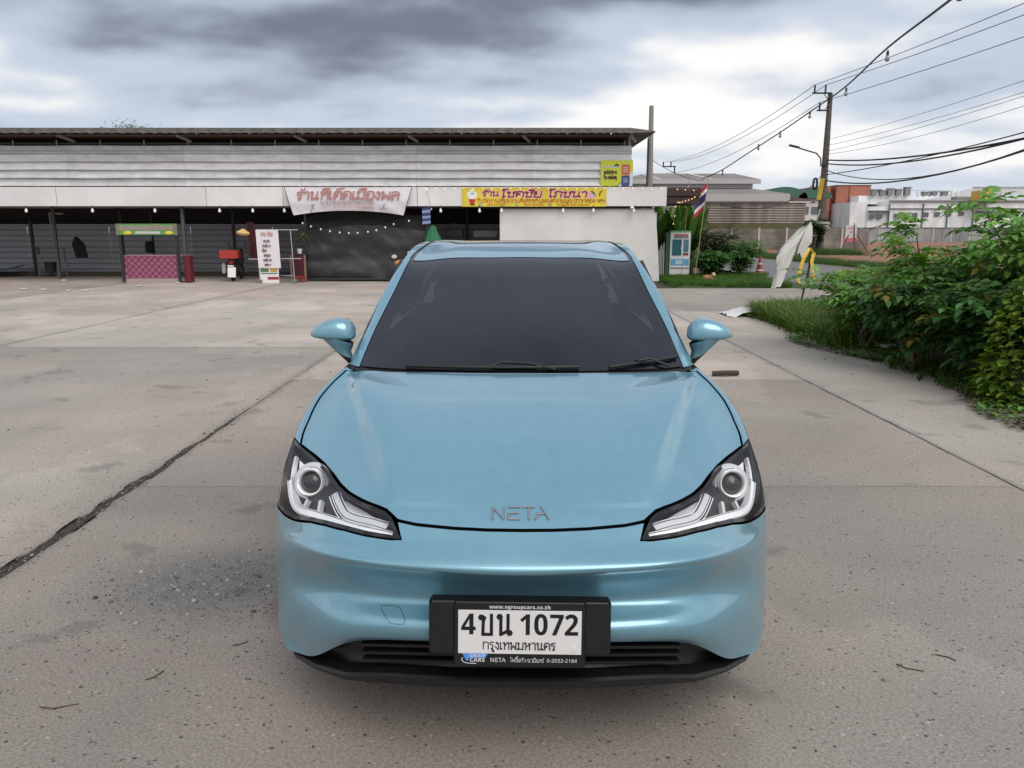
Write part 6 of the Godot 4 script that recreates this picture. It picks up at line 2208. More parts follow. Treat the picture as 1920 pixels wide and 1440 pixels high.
func mound(poly_x0: float, poly_x1: float, z0: float, z1: float, h: float, m: Material, called: String, edge: float, parent: Node = null, seed_ := 5) -> void:
	# a gently uneven patch of earth with tapering borders
	var nz := wrinkled(seed_, 0.6)
	var rows := []
	for j in 25:
		var row := []
		var z := lerpf(z0, z1, j / 24.0)
		for i in 25:
			var x := lerpf(poly_x0, poly_x1, i / 24.0)
			var e := minf(minf(x - poly_x0, poly_x1 - x), minf(absf(z - z0), absf(z - z1)))
			row.append(Vector3(x, -0.10 + (0.10 + h) * smoothstep(0.0, edge, e) * (0.8 + 0.4 * nz.get_noise_2d(x, z)), z))
		rows.append(row)
	var b := MB.new()
	b.sheet(rows, true)
	var o := put(called, b, m, parent)
	if parent == null:
		o.set_meta("kind", "structure")

func build_greenery() -> void:
	var soil := mat("weedy soil", 0.075, 0.062, 0.036, 0.95)
	worn(soil, noise_picture(45, 0.03, 0.4, 1.0, 256, 5, 0.65), Vector3.ONE * 0.8)
	# weed verge along the right of the yard
	mound(4.25, 14.5, -4.0, -15.6, 0.10, soil, "weed_bank", 0.9)
	var G := Color(0.085, 0.190, 0.042)
	var L := Color(0.185, 0.310, 0.050)
	var D := Color(0.050, 0.122, 0.038)
	var tall := "dark leafy shrubs along the yard edge"
	var specs := [
		# where, height, spread, stems, leaves per stem, leaflet, pairs, tone, label
		[Vector3(4.95, 0.05, -7.85), 1.45, 0.75, 14, 26, Vector2(0.125, 0.064), 3, D, "broad dark green shrub nearest the concrete, its leaves reaching the ground"],
		[Vector3(4.62, 0.05, -8.75), 1.25, 0.70, 12, 26, Vector2(0.115, 0.060), 3, D * 1.15, "dark shrub with bare brown stems showing, left of the nearest shrub"],
		[Vector3(5.75, 0.05, -8.3), 2.45, 0.85, 12, 26, Vector2(0.12, 0.06), 4, G, "tall dark shrub whose top shoots cross the white factory"],
		[Vector3(5.05, 0.05, -9.3), 1.70, 0.8, 12, 24, Vector2(0.115, 0.058), 3, G, "mid green shrub in the middle of the roadside thicket"],
		[Vector3(4.75, 0.05, -10.3), 1.30, 0.8, 11, 24, Vector2(0.105, 0.052), 4, G * 1.25, "fresh green shrub at the left end of the thicket"],
		[Vector3(5.75, 0.05, -10.1), 2.0, 0.9, 11, 24, Vector2(0.11, 0.055), 4, G * 1.1, "shrub with airy upper twigs behind the thicket"],
		[Vector3(5.35, 0.05, -11.6), 1.2, 0.75, 10, 22, Vector2(0.09, 0.036), 6, L * 0.85, "feathery light green shrub before the red soil field"],
		[Vector3(6.1, 0.05, -12.3), 1.30, 0.8, 9, 20, Vector2(0.09, 0.04), 5, L * 0.8, "small light green bush beyond the thicket"],
		[Vector3(6.6, 0.05, -14.0), 0.9, 0.65, 8, 20, Vector2(0.085, 0.036), 5, L * 0.7, "low straggling bush by the road, behind the yellow ribbon stake"],
		[Vector3(6.8, 0.05, -9.4), 2.3, 0.9, 10, 24, Vector2(0.115, 0.058), 4, G, "shrub at the back right of the thicket"],
		[Vector3(7.2, 0.05, -11.4), 1.7, 0.9, 9, 22, Vector2(0.10, 0.05), 4, L * 0.8, "pale green shrub by the asphalt road"],
	]
	for k in specs.size():
		var s: Array = specs[k]
		shrub("leafy_shrub", s[8], s[0], s[1], s[2], s[3], s[4], s[5], s[6], s[7], 900 + k)
	# light green vine at the right edge of the view
	var vr := RandomNumberGenerator.new()
	vr.seed = 77
	for q in [[Vector3(4.98, 0, -6.95), 1.25, "light green vine heaped over the shrubs at the yard edge"], [Vector3(5.55, 0, -7.0), 1.65, "taller light green vine behind the heaped vine"]]:
		var t := thing("vine", q[2], "vine", q[0])
		var fo := MB.new()
		var st := MB.new()
		for k in 1900:
			var a := vr.randf() * TAU
			var f := vr.randf()
			var rr: float = 0.62 * sqrt(1.0 - f * f * 0.85) * vr.randf_range(0.72, 1.0)
			var o := Vector3(cos(a) * rr, f * q[1] * vr.randf_range(0.9, 1.05), sin(a) * rr)
			var d := (Vector3(cos(a), vr.randf_range(-0.5, 0.5), sin(a)) + Vector3(vr.randfn(0, 0.4), 0, vr.randfn(0, 0.4))).normalized()
			fo.tint = leaf_tone(L * 0.82, 0.28, vr)
			leaf(fo, o, d, (Vector3.UP + d * 0.6).normalized(), vr.randf_range(0.06, 0.11), vr.randf_range(0.055, 0.095), 0.2)
		for k in 14:
			var a := TAU * k / 14.0
			st.tint = Color(0.08, 0.08, 0.03)
			st.tube([Vector3(cos(a) * 0.2, 0, sin(a) * 0.2), Vector3(cos(a + 0.3) * 0.5, q[1] * 0.5, sin(a + 0.3) * 0.5), Vector3(cos(a + 0.8) * 0.25, q[1] * 0.98, sin(a + 0.8) * 0.25)], 0.008, 4, 0.004, false)
		put("stem", st, mat("stem bark", 1, 1, 1, 0.8), t)
		put("foliage", fo, leaf_mat(), t)
	# leaves creeping on the ground along the border
	var cr := MB.new()
	for k in 5200:
		var z := -4.6 - vr.randf() * 10.0
		var edge := 4.45 + 0.28 * sin(z * 1.3) + 0.12 * sin(z * 4.1)
		var x := edge + pow(vr.randf(), 1.4) * 1.8
		var a := vr.randf() * TAU
		cr.tint = leaf_tone(G * 1.2 if vr.randf() < 0.7 else L * 0.7, 0.3, vr)
		leaf(cr, Vector3(x, 0.02 + 0.20 * vr.randf() * smoothstep(0.0, 0.6, x - edge + 0.1), z), Vector3(cos(a), vr.randf_range(0.0, 0.7), sin(a)).normalized(), Vector3.UP, vr.randf_range(0.05, 0.10), vr.randf_range(0.025, 0.05))
	structure("ground_cover", cr, leaf_mat(), "stuff")
	var dead := MB.new()
	for k in 1100:
		var z := -5.0 - vr.randf() * 9.0
		var a := vr.randf() * TAU
		var v := vr.randf_range(0.25, 1.0)
		dead.tint = Color(0.10, 0.065, 0.035) * v
		leaf(dead, Vector3(4.32 + 0.28 * sin(z * 1.3) + absf(vr.randfn(0, 0.16)), 0.008 + vr.randf() * 0.02, z), Vector3(cos(a), vr.randf_range(-0.05, 0.15), sin(a)).normalized(), Vector3.UP, vr.randf_range(0.04, 0.09), vr.randf_range(0.012, 0.035), 0.05)
	structure("leaf_litter", dead, leaf_mat(), "stuff")
	# grasses
	var flat := func(_x: float, _z: float) -> float: return 0.0
	grass("verge_grass", 1900, 0.40, PackedVector2Array([Vector2(4.4, -10.3), Vector2(4.55, -14.9), Vector2(6.9, -15.4), Vector2(6.8, -11.0)]), Color(0.15, 0.25, 0.04), 21, flat)
	grass("verge_grass", 260, 0.16, PackedVector2Array([Vector2(4.45, -5.0), Vector2(4.4, -9.5), Vector2(5.0, -9.8), Vector2(5.2, -5.0)]), Color(0.08, 0.17, 0.03), 22, flat)
	grass("lawn_grass", 3600, 0.16, PackedVector2Array([Vector2(4.75, -22.9), Vector2(8.1, -22.2), Vector2(8.6, -26.6), Vector2(9.6, -29.2), Vector2(5.1, -27.6), Vector2(4.85, -25.0)]), Color(0.10, 0.22, 0.035), 23, flat)
	grass("roadside_grass", 4200, 0.26, PackedVector2Array([Vector2(15.2, -24.0), Vector2(17.6, -24.0), Vector2(18.0, -62.0), Vector2(15.2, -62.0)]), Color(0.075, 0.18, 0.03), 24, flat)
	grass("roadside_grass", 900, 0.5, PackedVector2Array([Vector2(20.3, -53.0), Vector2(24.5, -53.0), Vector2(25.0, -59.0), Vector2(20.3, -60.0)]), Color(0.075, 0.18, 0.03), 25, flat)
	# lawn strip base
	mound(4.7, 9.6, -22.2, -29.6, 0.02, mat("lawn soil", 0.035, 0.06, 0.018, 0.95), "lawn_strip", 0.3, null, 9)
	# banana clump beside the shop wall
	var bn := thing("banana_clump", "clump of banana plants with big leaves beside the white shop wall", "banana plant", Vector3(5.75, 0, -28.6))
	var bs := MB.new()
	var br := RandomNumberGenerator.new()
	br.seed = 41
	for k in 9:
		var o := Vector3(br.randf_range(-0.9, 1.2), 0, br.randf_range(-0.6, 0.4))
		bs.tint = Color(0.09, 0.10, 0.04)
		bs.tube([o, o + Vector3(0.03, 0.5, 0), o + Vector3(0.06, 1.0, 0.02)], 0.08, 8, 0.05, false)
		for q in 7:
			var a := TAU * (q + br.randf()) / 7.0
			var out := Vector3(cos(a), 0, sin(a))
			var len := br.randf_range(0.6, 1.1)
			var rise := br.randf_range(1.5, 2.6)
			var one := MB.new()
			one.tint = leaf_tone(Color(0.065, 0.145, 0.032), 0.25, br)
			var mid := []
			for i in 9:
				var f := i / 8.0
				mid.append(o + Vector3(0.06, 0.9, 0.02) + out * len * f * 0.75 + Vector3.UP * (rise * f - 0.75 * f * f))
			var side := out.cross(Vector3.UP)
			var rl := []
			for i in 9:
				var f := i / 8.0
				var w := 0.15 * pow(sin(clampf(f * 0.92 + 0.06, 0.0, 1.0) * PI), 0.6)
				rl.append([mid[i] - side * w - Vector3.UP * w * 0.35, mid[i], mid[i] + side * w - Vector3.UP * w * 0.35])
			one.sheet(rl)
			put("leaf", one, leaf_mat(), bn)
	put("trunk", bs, mat("stem bark", 1, 1, 1, 0.8), bn)
	# bushes by the vending machine
	shrub("round_bush", "dark purple green bush behind the vending machine", Vector3(7.5, 0, -28.9), 2.25, 0.85, 18, 30, Vector2(0.12, 0.042), 4, Color(0.040, 0.058, 0.032), 301, "", Vector3.ZERO, "bush")
	shrub("round_bush", "bright green leafy bush right of the vending machine", Vector3(7.1, 0, -27.6), 1.2, 0.68, 18, 30, Vector2(0.12, 0.06), 3, Color(0.055, 0.155, 0.045), 302, "", Vector3.ZERO, "bush", 0.1)
	shrub("round_bush", "long leaved green bush at the end of the lawn", Vector3(8.3, 0, -28.3), 1.55, 0.72, 17, 28, Vector2(0.13, 0.05), 3, Color(0.055, 0.140, 0.045), 303, "", Vector3.ZERO, "bush", 0.1)
	shrub("round_bush", "pale variegated bush between flag and concrete wall", Vector3(6.9, 0, -30.5), 2.7, 0.7, 15, 26, Vector2(0.14, 0.06), 3, Color(0.10, 0.18, 0.065), 304, "", Vector3.ZERO, "bush")
	shrub("climber", "climbing plant on the utility pole", Vector3(21.6, 0, -56.0), 3.4, 0.6, 8, 26, Vector2(0.25, 0.12), 2, Color(0.025, 0.05, 0.02), 305, "", Vector3.ZERO, "climber")
	# tree whose top shows over the hall roof
	var tr := thing("tree", "tree whose crown shows just above the hall roof ridge", "tree", Vector3(-31.5, 0.45, -66.0))
	var tk := MB.new()
	tk.tint = Color(0.1, 0.08, 0.05)
	tk.tube([Vector3.ZERO, Vector3(0.1, 3, 0), Vector3(0.0, 8.6, 0.2)], 0.25, 8, 0.08, false)
	for k in 9:
		var a := TAU * k / 9.0
		tk.tube([Vector3(0, 6.0 + k * 0.2, 0), Vector3(cos(a) * 1.0, 8.0, sin(a) * 0.7), Vector3(cos(a) * 1.6, 9.0, sin(a) * 1.0)], 0.07, 5, 0.02, false)
	put("trunk", tk, mat("stem bark", 1, 1, 1, 0.8), tr)
	var tc := MB.new()
	for k in 2600:
		var a := br.randf() * TAU
		var c := Vector3(br.randfn(0, 0.9), 8.7 + br.randfn(0, 0.5), br.randfn(0, 0.8))
		tc.tint = leaf_tone(Color(0.04, 0.075, 0.03), 0.3, br)
		leaf(tc, c, Vector3(cos(a), br.randf_range(-0.6, 0.4), sin(a)).normalized(), Vector3.UP, 0.22, 0.11)
	put("crown", tc, leaf_mat(), tr)

# ---------------------------------------------------------------- beyond the yard
func wire(called: String, label: String, pts: Array, r: float, group := "", cat := "cable") -> MeshInstance3D:
	var b := MB.new()
	b.tube(pts, r, 5, -1.0, false)
	var o := put(called, b, mat("black cable", 0.015, 0.015, 0.016, 0.6))
	tag(o, label, cat, group)
	return o

func insulator(b: MB, o: Vector3, h := 0.35, r := 0.07) -> void:
	b.lathe([Vector2(0.02, 0), Vector2(r, 0.02), Vector2(r * 0.6, h * 0.3), Vector2(r, h * 0.36), Vector2(r * 0.6, h * 0.62), Vector2(r, h * 0.68), Vector2(r * 0.5, h), Vector2(0.0001, h)], Transform3D(Basis.IDENTITY, o), 8)

func block(parent: Node, called: String, m: Material, x0: float, x1: float, y0: float, y1: float, z0: float, z1: float, col := Color.WHITE) -> MeshInstance3D:
	return shapes(parent, called, m, [[Vector3((x0 + x1) * 0.5, (y0 + y1) * 0.5, (z0 + z1) * 0.5), Vector3(x1 - x0, y1 - y0, absf(z1 - z0))]], 0.0, col)

func build_beyond() -> void:
	var tar := mat("asphalt", 0.20, 0.20, 0.205, 0.9)
	worn(tar, noise_picture(81, 0.03, 0.72, 1.0, 512, 6, 0.7), Vector3.ONE * 0.35)
	var b := MB.new()
	for j in 40:
		var za := 10.0 - j * 4.0
		b.quad(Vector3(9.0, 0.004, za), Vector3(14.9, 0.004, za), Vector3(14.9, 0.004, za - 4.0), Vector3(9.0, 0.004, za - 4.0), Vector3.UP)
	structure("asphalt_road", b, tar)
	var kerb := MB.new()
	kerb.box(Vector3(15.0, -0.02, -65.0), Vector3(0.2, 0.1, 150.0))
	structure("road_edge", kerb, mat("road edge", 0.24, 0.23, 0.20, 0.9))
	var red := mat("red soil", 0.40, 0.195, 0.115, 0.95)
	worn(red, noise_picture(82, 0.02, 0.55, 1.0, 512, 6, 0.62), Vector3(0.05, 0.05, 0.14))
	var nz := wrinkled(83, 0.12)
	var rows := []
	for j in 40:
		var row := []
		for i in 40:
			var x := 15.1 + i * 3.4
			var z := 12.0 - j * 3.6
			row.append(Vector3(x, -0.03 + 0.10 * nz.get_noise_2d(x, z) + 0.05 * float(x > 20.0), z))
		rows.append(row)
	var rs := MB.new()
	rs.sheet(rows, true)
	structure("soil_field", rs, red)
	# precast wall, mossy ledge and ribbed grey warehouse
	var pre := mat("precast concrete", 0.30, 0.275, 0.25, 0.85)
	worn(pre, noise_picture(84, 0.01, 0.55, 1.0, 256, 6, 0.6), Vector3.ONE * 0.11)
	var fw := thing("precast_wall", "brownish precast concrete panel wall below the ribbed warehouse", "wall", Vector3(0, 0, -72.0))
	for k in 8:
		var x := 12.5 + k * 2.55
		for r in 5:
			var pb := MB.new()
			pb.tint = Color.WHITE * rng.randf_range(0.8, 1.1)
			pb.box(Vector3(x + 1.27, 0.22 + r * 0.37, rng.randf_range(-0.01, 0.01)), Vector3(2.36, 0.355, 0.08), Basis.IDENTITY, 0.015)
			put("panel", pb, pre, fw)
		block(fw, "post", mat("pale post", 0.42, 0.39, 0.36, 0.85), x - 0.09, x + 0.09, 0.0, 1.98, 0.09, -0.09)
	var wh := thing("grey_warehouse", "grey warehouse with stepped sheet roof and streaked ribbed wall", "warehouse", Vector3(0, 0, -74.0))
	var rib := mat("streaked ribs", 0.56, 0.50, 0.45, 0.7)
	worn(rib, noise_picture(85, 0.02, 0.45, 1.0, 256, 5, 0.6), Vector3(0.10, 0.01, 0.1))
	for k in 9:
		var rb := MB.new()
		rb.tint = Color.WHITE * rng.randf_range(0.85, 1.08)
		var y := 2.32 + k * 0.232
		for q in [[0.0, 0.0, 0.13, 0.10], [0.13, 0.10, 0.17, 0.10], [0.17, 0.10, 0.232, 0.0]]:
			rb.quad(Vector3(12.0, y + q[0], q[1]), Vector3(27.55, y + q[0], q[1]), Vector3(27.55, y + q[2], q[3]), Vector3(12.0, y + q[2], q[3]), Vector3(0, 0.2, 1))
		put("wall_rib", rb, rib, wh)
	block(wh, "wall_body", mat("dark inside"), 12.0, 27.5, 0.0, 4.4, -0.1, -16.0)
	block(wh, "mossy_ledge", mat("moss", 0.10, 0.095, 0.045, 0.95), 12.0, 27.6, 1.75, 2.34, 0.35, -0.1)
	var gr := mat("warehouse roof", 0.27, 0.25, 0.235, 0.7)
	worn(gr, noise_picture(86, 0.01, 0.75, 1.0, 256, 5, 0.6), Vector3.ONE * 0.06)
	var lr := MB.new()
	lr.quad(Vector3(12, 5.10, 0.3), Vector3(25.95, 5.10, 0.3), Vector3(23.6, 6.0, -6.0), Vector3(12, 6.0, -6.0), Vector3.UP)
	lr.quad(Vector3(25.95, 5.10, 0.3), Vector3(28.2, 4.5, -6.0), Vector3(23.6, 6.0, -6.0), Vector3(25.95, 5.10, 0.3), Vector3(1, 1, 0))
	put("lower_roof", lr, gr, wh)
	var fas := mat("pale roof fascia", 0.38, 0.38, 0.39, 0.6)
	block(wh, "lower_fascia", fas, 12, 25.9, 4.42, 5.10, 0.42, 0.2)
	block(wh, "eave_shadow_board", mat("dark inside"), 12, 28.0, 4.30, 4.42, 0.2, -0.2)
	block(wh, "upper_wall", mat("dark inside"), 12, 24.0, 5.9, 6.35, -5.0, -6.0)
	block(wh, "upper_fascia", fas, 10.5, 24.6, 6.30, 6.72, -4.4, -4.7)
	var ur := MB.new()
	ur.quad(Vector3(10.5, 6.72, -4.4), Vector3(24.6, 6.72, -4.4), Vector3(23.8, 7.75, -11.0), Vector3(14.2, 7.75, -11.0), Vector3.UP)
	ur.flat(Vector3(24.6, 6.72, -4.4), Vector3(25.4, 6.6, -11.0), Vector3(23.8, 7.75, -11.0), Vector3(1, 0.6, 0))
	put("upper_roof", ur, gr, wh)
	for x in [13.5, 18.6]:
		var st := MB.new()
		st.quad(Vector3(x + 1.0, 6.76, -4.6), Vector3(x + 1.4, 6.76, -4.6), Vector3(x + 0.3, 7.77, -10.8), Vector3(x - 0.2, 7.77, -10.8), Vector3.UP)
		put("skylight", st, mat("skylight strip", 0.5, 0.5, 0.5, 0.5), wh)
	var lt := MB.new()
	lt.quad(Vector3(25.9, 4.95, -0.2), Vector3(28.6, 4.45, -0.5), Vector3(28.6, 4.25, -0.5), Vector3(25.9, 4.42, -0.2), Vector3.BACK)
	lt.quad(Vector3(25.9, 4.95, -0.2), Vector3(28.6, 4.45, -0.5), Vector3(28.6, 4.45, -12), Vector3(25.9, 5.6, -12), Vector3.UP)
	put("lean_to_roof", lt, mat("rust brown sheet", 0.10, 0.07, 0.06, 0.8), wh)
	# green vaults and a white block behind
	var gv := thing("green_vaults", "twin green vaulted roofs behind the grey warehouse", "hall", Vector3(0, 0, -135.0))
	for q in [[46.6, 3.9, 1.9], [51.8, 2.9, 1.6]]:
		var vb := MB.new()
		var vr := []
		for z in [0.0, -30.0]:
			var row := []
			for i in 17:
				var a := PI * i / 16.0
				row.append(Vector3(q[0] + cos(a) * q[1], 7.3 + sin(a) * q[2], z))
			vr.append(row)
		vb.sheet(vr)
		var fr := PackedVector2Array()
		for i in 17:
			var a := PI * i / 16.0
			fr.append(Vector2(q[0] + cos(a) * q[1], 7.3 + sin(a) * q[2]))
		vb.prism(fr, 0.2)
		put("vault", vb, mat("green roof sheet", 0.035, 0.12, 0.085, 0.6), gv)
	block(gv, "wall", mat("white render", 0.56, 0.56, 0.55, 0.8), 49.4, 53.3, 0.0, 7.3, -0.5, -8.0)
	for q in [[49.9, 4.7], [51.5, 4.7], [50.2, 2.4], [51.9, 2.4]]:
		block(gv, "window", mat("far window", 0.12, 0.13, 0.15, 0.3), q[0], q[0] + 1.1, q[1], q[1] + 1.2, -0.35, -0.5)
	# orange block
	var ob := thing("orange_building", "plain terracotta building with a dark vertical recess", "building", Vector3(0, 0, -158.0))
	ob.scale = Vector3(1.05, 1.05, 1.0)
	var orange := mat("terracotta render", 0.38, 0.145, 0.10, 0.8)
	worn(orange, noise_picture(87, 0.01, 0.85, 1.0, 256, 4), Vector3.ONE * 0.05)
	block(ob, "wall", orange, 58.0, 60.6, 0.0, 10.1, 0.0, -20.0)
	block(ob, "wall", orange, 61.7, 68.2, 0.0, 10.2, 0.0, -20.0)
	block(ob, "recess", mat("dark terracotta", 0.15, 0.05, 0.036, 0.9), 60.6, 61.7, 0.0, 9.8, -1.2, -20.0)
	block(ob, "parapet", mat("dark terracotta"), 61.6, 68.3, 10.2, 10.35, 0.1, -20.0)
	block(ob, "joint", mat("dark terracotta"), 64.0, 64.25, 3.0, 10.2, 0.03, -0.05)
	block(ob, "tie_beam", orange, 60.6, 61.7, 5.6, 5.9, -0.6, -1.2)
	var ge := MB.new()
	ge.prism(PackedVector2Array([Vector2(68.2, 8.2), Vector2(68.2, 9.6), Vector2(70.6, 9.6), Vector2(69.6, 8.8)]), 0.5, Transform3D(Basis.IDENTITY, Vector3(0, 0, -1)))
	put("green_eave", ge, mat("dark green trim", 0.05, 0.09, 0.075, 0.6), ob)
	# long white factory
	var wf := thing("white_factory", "long white factory block with a row of small windows and roof machinery", "factory", Vector3(0, 0, -150.0))
	var white := mat("factory white", 0.84, 0.85, 0.87, 0.75)
	worn(white, noise_picture(88, 0.02, 0.84, 1.0, 512, 6, 0.6), Vector3(0.05, 0.012, 0.05))
	block(wf, "end_wall", white, 64.4, 67.6, 0.0, 7.2, 0.0, -30.0)
	block(wf, "wall", white, 67.6, 71.4, 0.0, 6.4, 0.3, -30.0)
	block(wf, "wall", white, 71.4, 120.0, 0.0, 7.4, 0.6, -30.0)
	block(wf, "parapet", white, 67.6, 78.0, 7.0, 8.6, -4.0, -30.0)
	block(wf, "ledge", mat("grimy ledge", 0.30, 0.30, 0.32, 0.8), 71.4, 120.0, 6.0, 6.12, 0.9, 0.6)
	block(wf, "ledge", mat("grimy ledge"), 71.4, 120.0, 7.35, 7.6, 1.0, 0.6)
	block(wf, "canopy", mat("grimy ledge"), 67.7, 71.6, 5.55, 5.68, 1.2, 0.3)
	var wx := [66.95, 68.42, 71.55, 73.2, 75.0, 77.1, 79.2, 81.4, 83.8]
	for i in wx.size():
		var y := 4.15 + i * 0.07
		var w := block(wf, "window", mat("window frame", 0.34, 0.35, 0.38, 0.5), wx[i] + 0.9, wx[i] + 1.95, y, y + 0.85, 0.75, 0.55)
		for k in 3:
			block(w, "pane", mat("far window", 0.12, 0.13, 0.15, 0.3), wx[i] + 0.95 + k * 0.33, wx[i] + 1.24 + k * 0.33, y + 0.06, y + 0.79, 0.79, 0.7)
	block(wf, "window_band", mat("far window"), 88.0, 96.0, 4.6, 5.6, 0.7, 0.55)
	for x in [71.5, 77.9, 82.6, 87.5]:
		block(wf, "drainpipe", mat("dark pipe", 0.10, 0.11, 0.13, 0.6), x - 0.08, x + 0.08, 1.0, 6.9, 0.85, 0.65)
	for q in [[70.2, 1.3], [71.8, 1.2], [73.3, 1.6], [74.9, 1.4], [76.6, 1.9], [80.1, 0.8], [81.9, 0.9], [83.9, 0.9]]:
		var ac := MB.new()
		ac.box(Vector3(q[0], 8.6 + q[1] * 0.4, -3.5), Vector3(1.1, q[1] * 0.8, 1.0), Basis.IDENTITY, 0.08)
		ac.box(Vector3(q[0] + 0.1, 8.62 + q[1] * 0.8, -3.5), Vector3(1.3, 0.15, 1.1))
		put("roof_unit", ac, mat("roof machine", 0.19, 0.19, 0.19, 0.7), wf)
	block(wf, "roof_duct", mat("roof machine"), 85.0, 92.0, 7.6, 8.3, -1.0, -3.0)
	block(wf, "roof_railing", mat("roof machine"), 69.0, 86.0, 9.55, 9.6, -4.0, -4.1)
	for k in 8:
		block(wf, "roof_post", white, 79.0 + k * 1.1, 79.35 + k * 1.1, 8.4, 9.5, -4.0, -4.4)
	var gb := thing("gabled_factory", "grey gabled factory roof behind the white factory", "factory", Vector3(0, 0, -165.0))
	var gm := MB.new()
	gm.prism(PackedVector2Array([Vector2(86, 0), Vector2(86, 8.2), Vector2(96, 10.7), Vector2(130, 10.7), Vector2(130, 0)]), 0.4)
	put("front_wall", gm, mat("pale grey sheet", 0.46, 0.465, 0.49, 0.7), gb)
	block(gb, "roof_edge", mat("grimy ledge"), 96, 130, 10.7, 10.9, 0.6, 0.0)
	var yb := thing("yellow_plant_room", "yellow rooftop box with a black square opening", "plant room", Vector3(0, 0, -146.0))
	block(yb, "box", mat("ochre paint", 0.58, 0.38, 0.06, 0.7), 86.5, 90.6, 7.4, 9.2, 0.0, -3.0)
	block(yb, "box", mat("ochre paint"), 88.0, 90.3, 9.2, 9.7, -0.2, -2.0)
	block(yb, "opening", mat("dark inside"), 88.7, 90.5, 7.55, 9.1, 0.12, -0.1)
	block(yb, "opening_frame", white, 88.5, 90.7, 7.5, 9.16, 0.05, -0.1)
	# long plain wall before the factory
	var gw := thing("grey_wall", "long grey boundary wall with pale ribs behind the red soil field", "wall", Vector3(0, 0, -130.0))
	var gwm := mat("grey wall sheet", 0.50, 0.51, 0.525, 0.8)
	worn(gwm, noise_picture(89, 0.02, 0.6, 1.0, 256, 6, 0.6), Vector3(0.03, 0.01, 0.03))
	for k in 34:
		var pb := MB.new()
		pb.tint = Color.WHITE * rng.randf_range(0.86, 1.08)
		pb.box(Vector3(52.6 + k * 1.5, 1.1, rng.randf_range(-0.02, 0.02)), Vector3(1.46, 2.3, 0.12))
		put("panel", pb, gwm, gw)
		if k % 2 == 0:
			block(gw, "rib", mat("pale rib", 0.48, 0.47, 0.45, 0.8), 51.8 + k * 1.5, 51.95 + k * 1.5, 0.0, 2.28, 0.14, 0.0)
	block(gw, "coping", mat("dark coping", 0.10, 0.10, 0.11, 0.8), 51.8, 103.0, 2.25, 2.38, 0.12, -0.12)
	# for-sale board on three legs
	var sb := thing("sale_board", "small white and red notice board on three thin legs", "sign", Vector3(26.4, 0, -61.0), -0.1)
	shapes(sb, "board", mat("print white"), [[Vector3(0, 1.62, 0), Vector3(0.85, 1.0, 0.04)]])
	shapes(sb, "red_panel", mat("red board print", 0.5, 0.14, 0.14, 0.6), [[Vector3(0, 1.0, 0.01), Vector3(0.95, 0.3, 0.05)]])
	shapes(sb, "print", mat("pale pink print", 0.5, 0.25, 0.25, 0.6), [[Vector3(0, 1.9, 0.03), Vector3(0.5, 0.12, 0.01)], [Vector3(0, 1.6, 0.03), Vector3(0.16, 0.16, 0.01)]])
	for x in [-0.75, 0.35, 1.35]:
		var lb := MB.new()
		lb.tube([Vector3(x, 0, 0.2), Vector3(lerpf(x, 0.1, 0.7), 1.4 if x != 0.35 else 2.3, 0.0)], 0.04, 5)
		put("leg", lb, mat("rusty leg", 0.10, 0.05, 0.04, 0.8), sb)

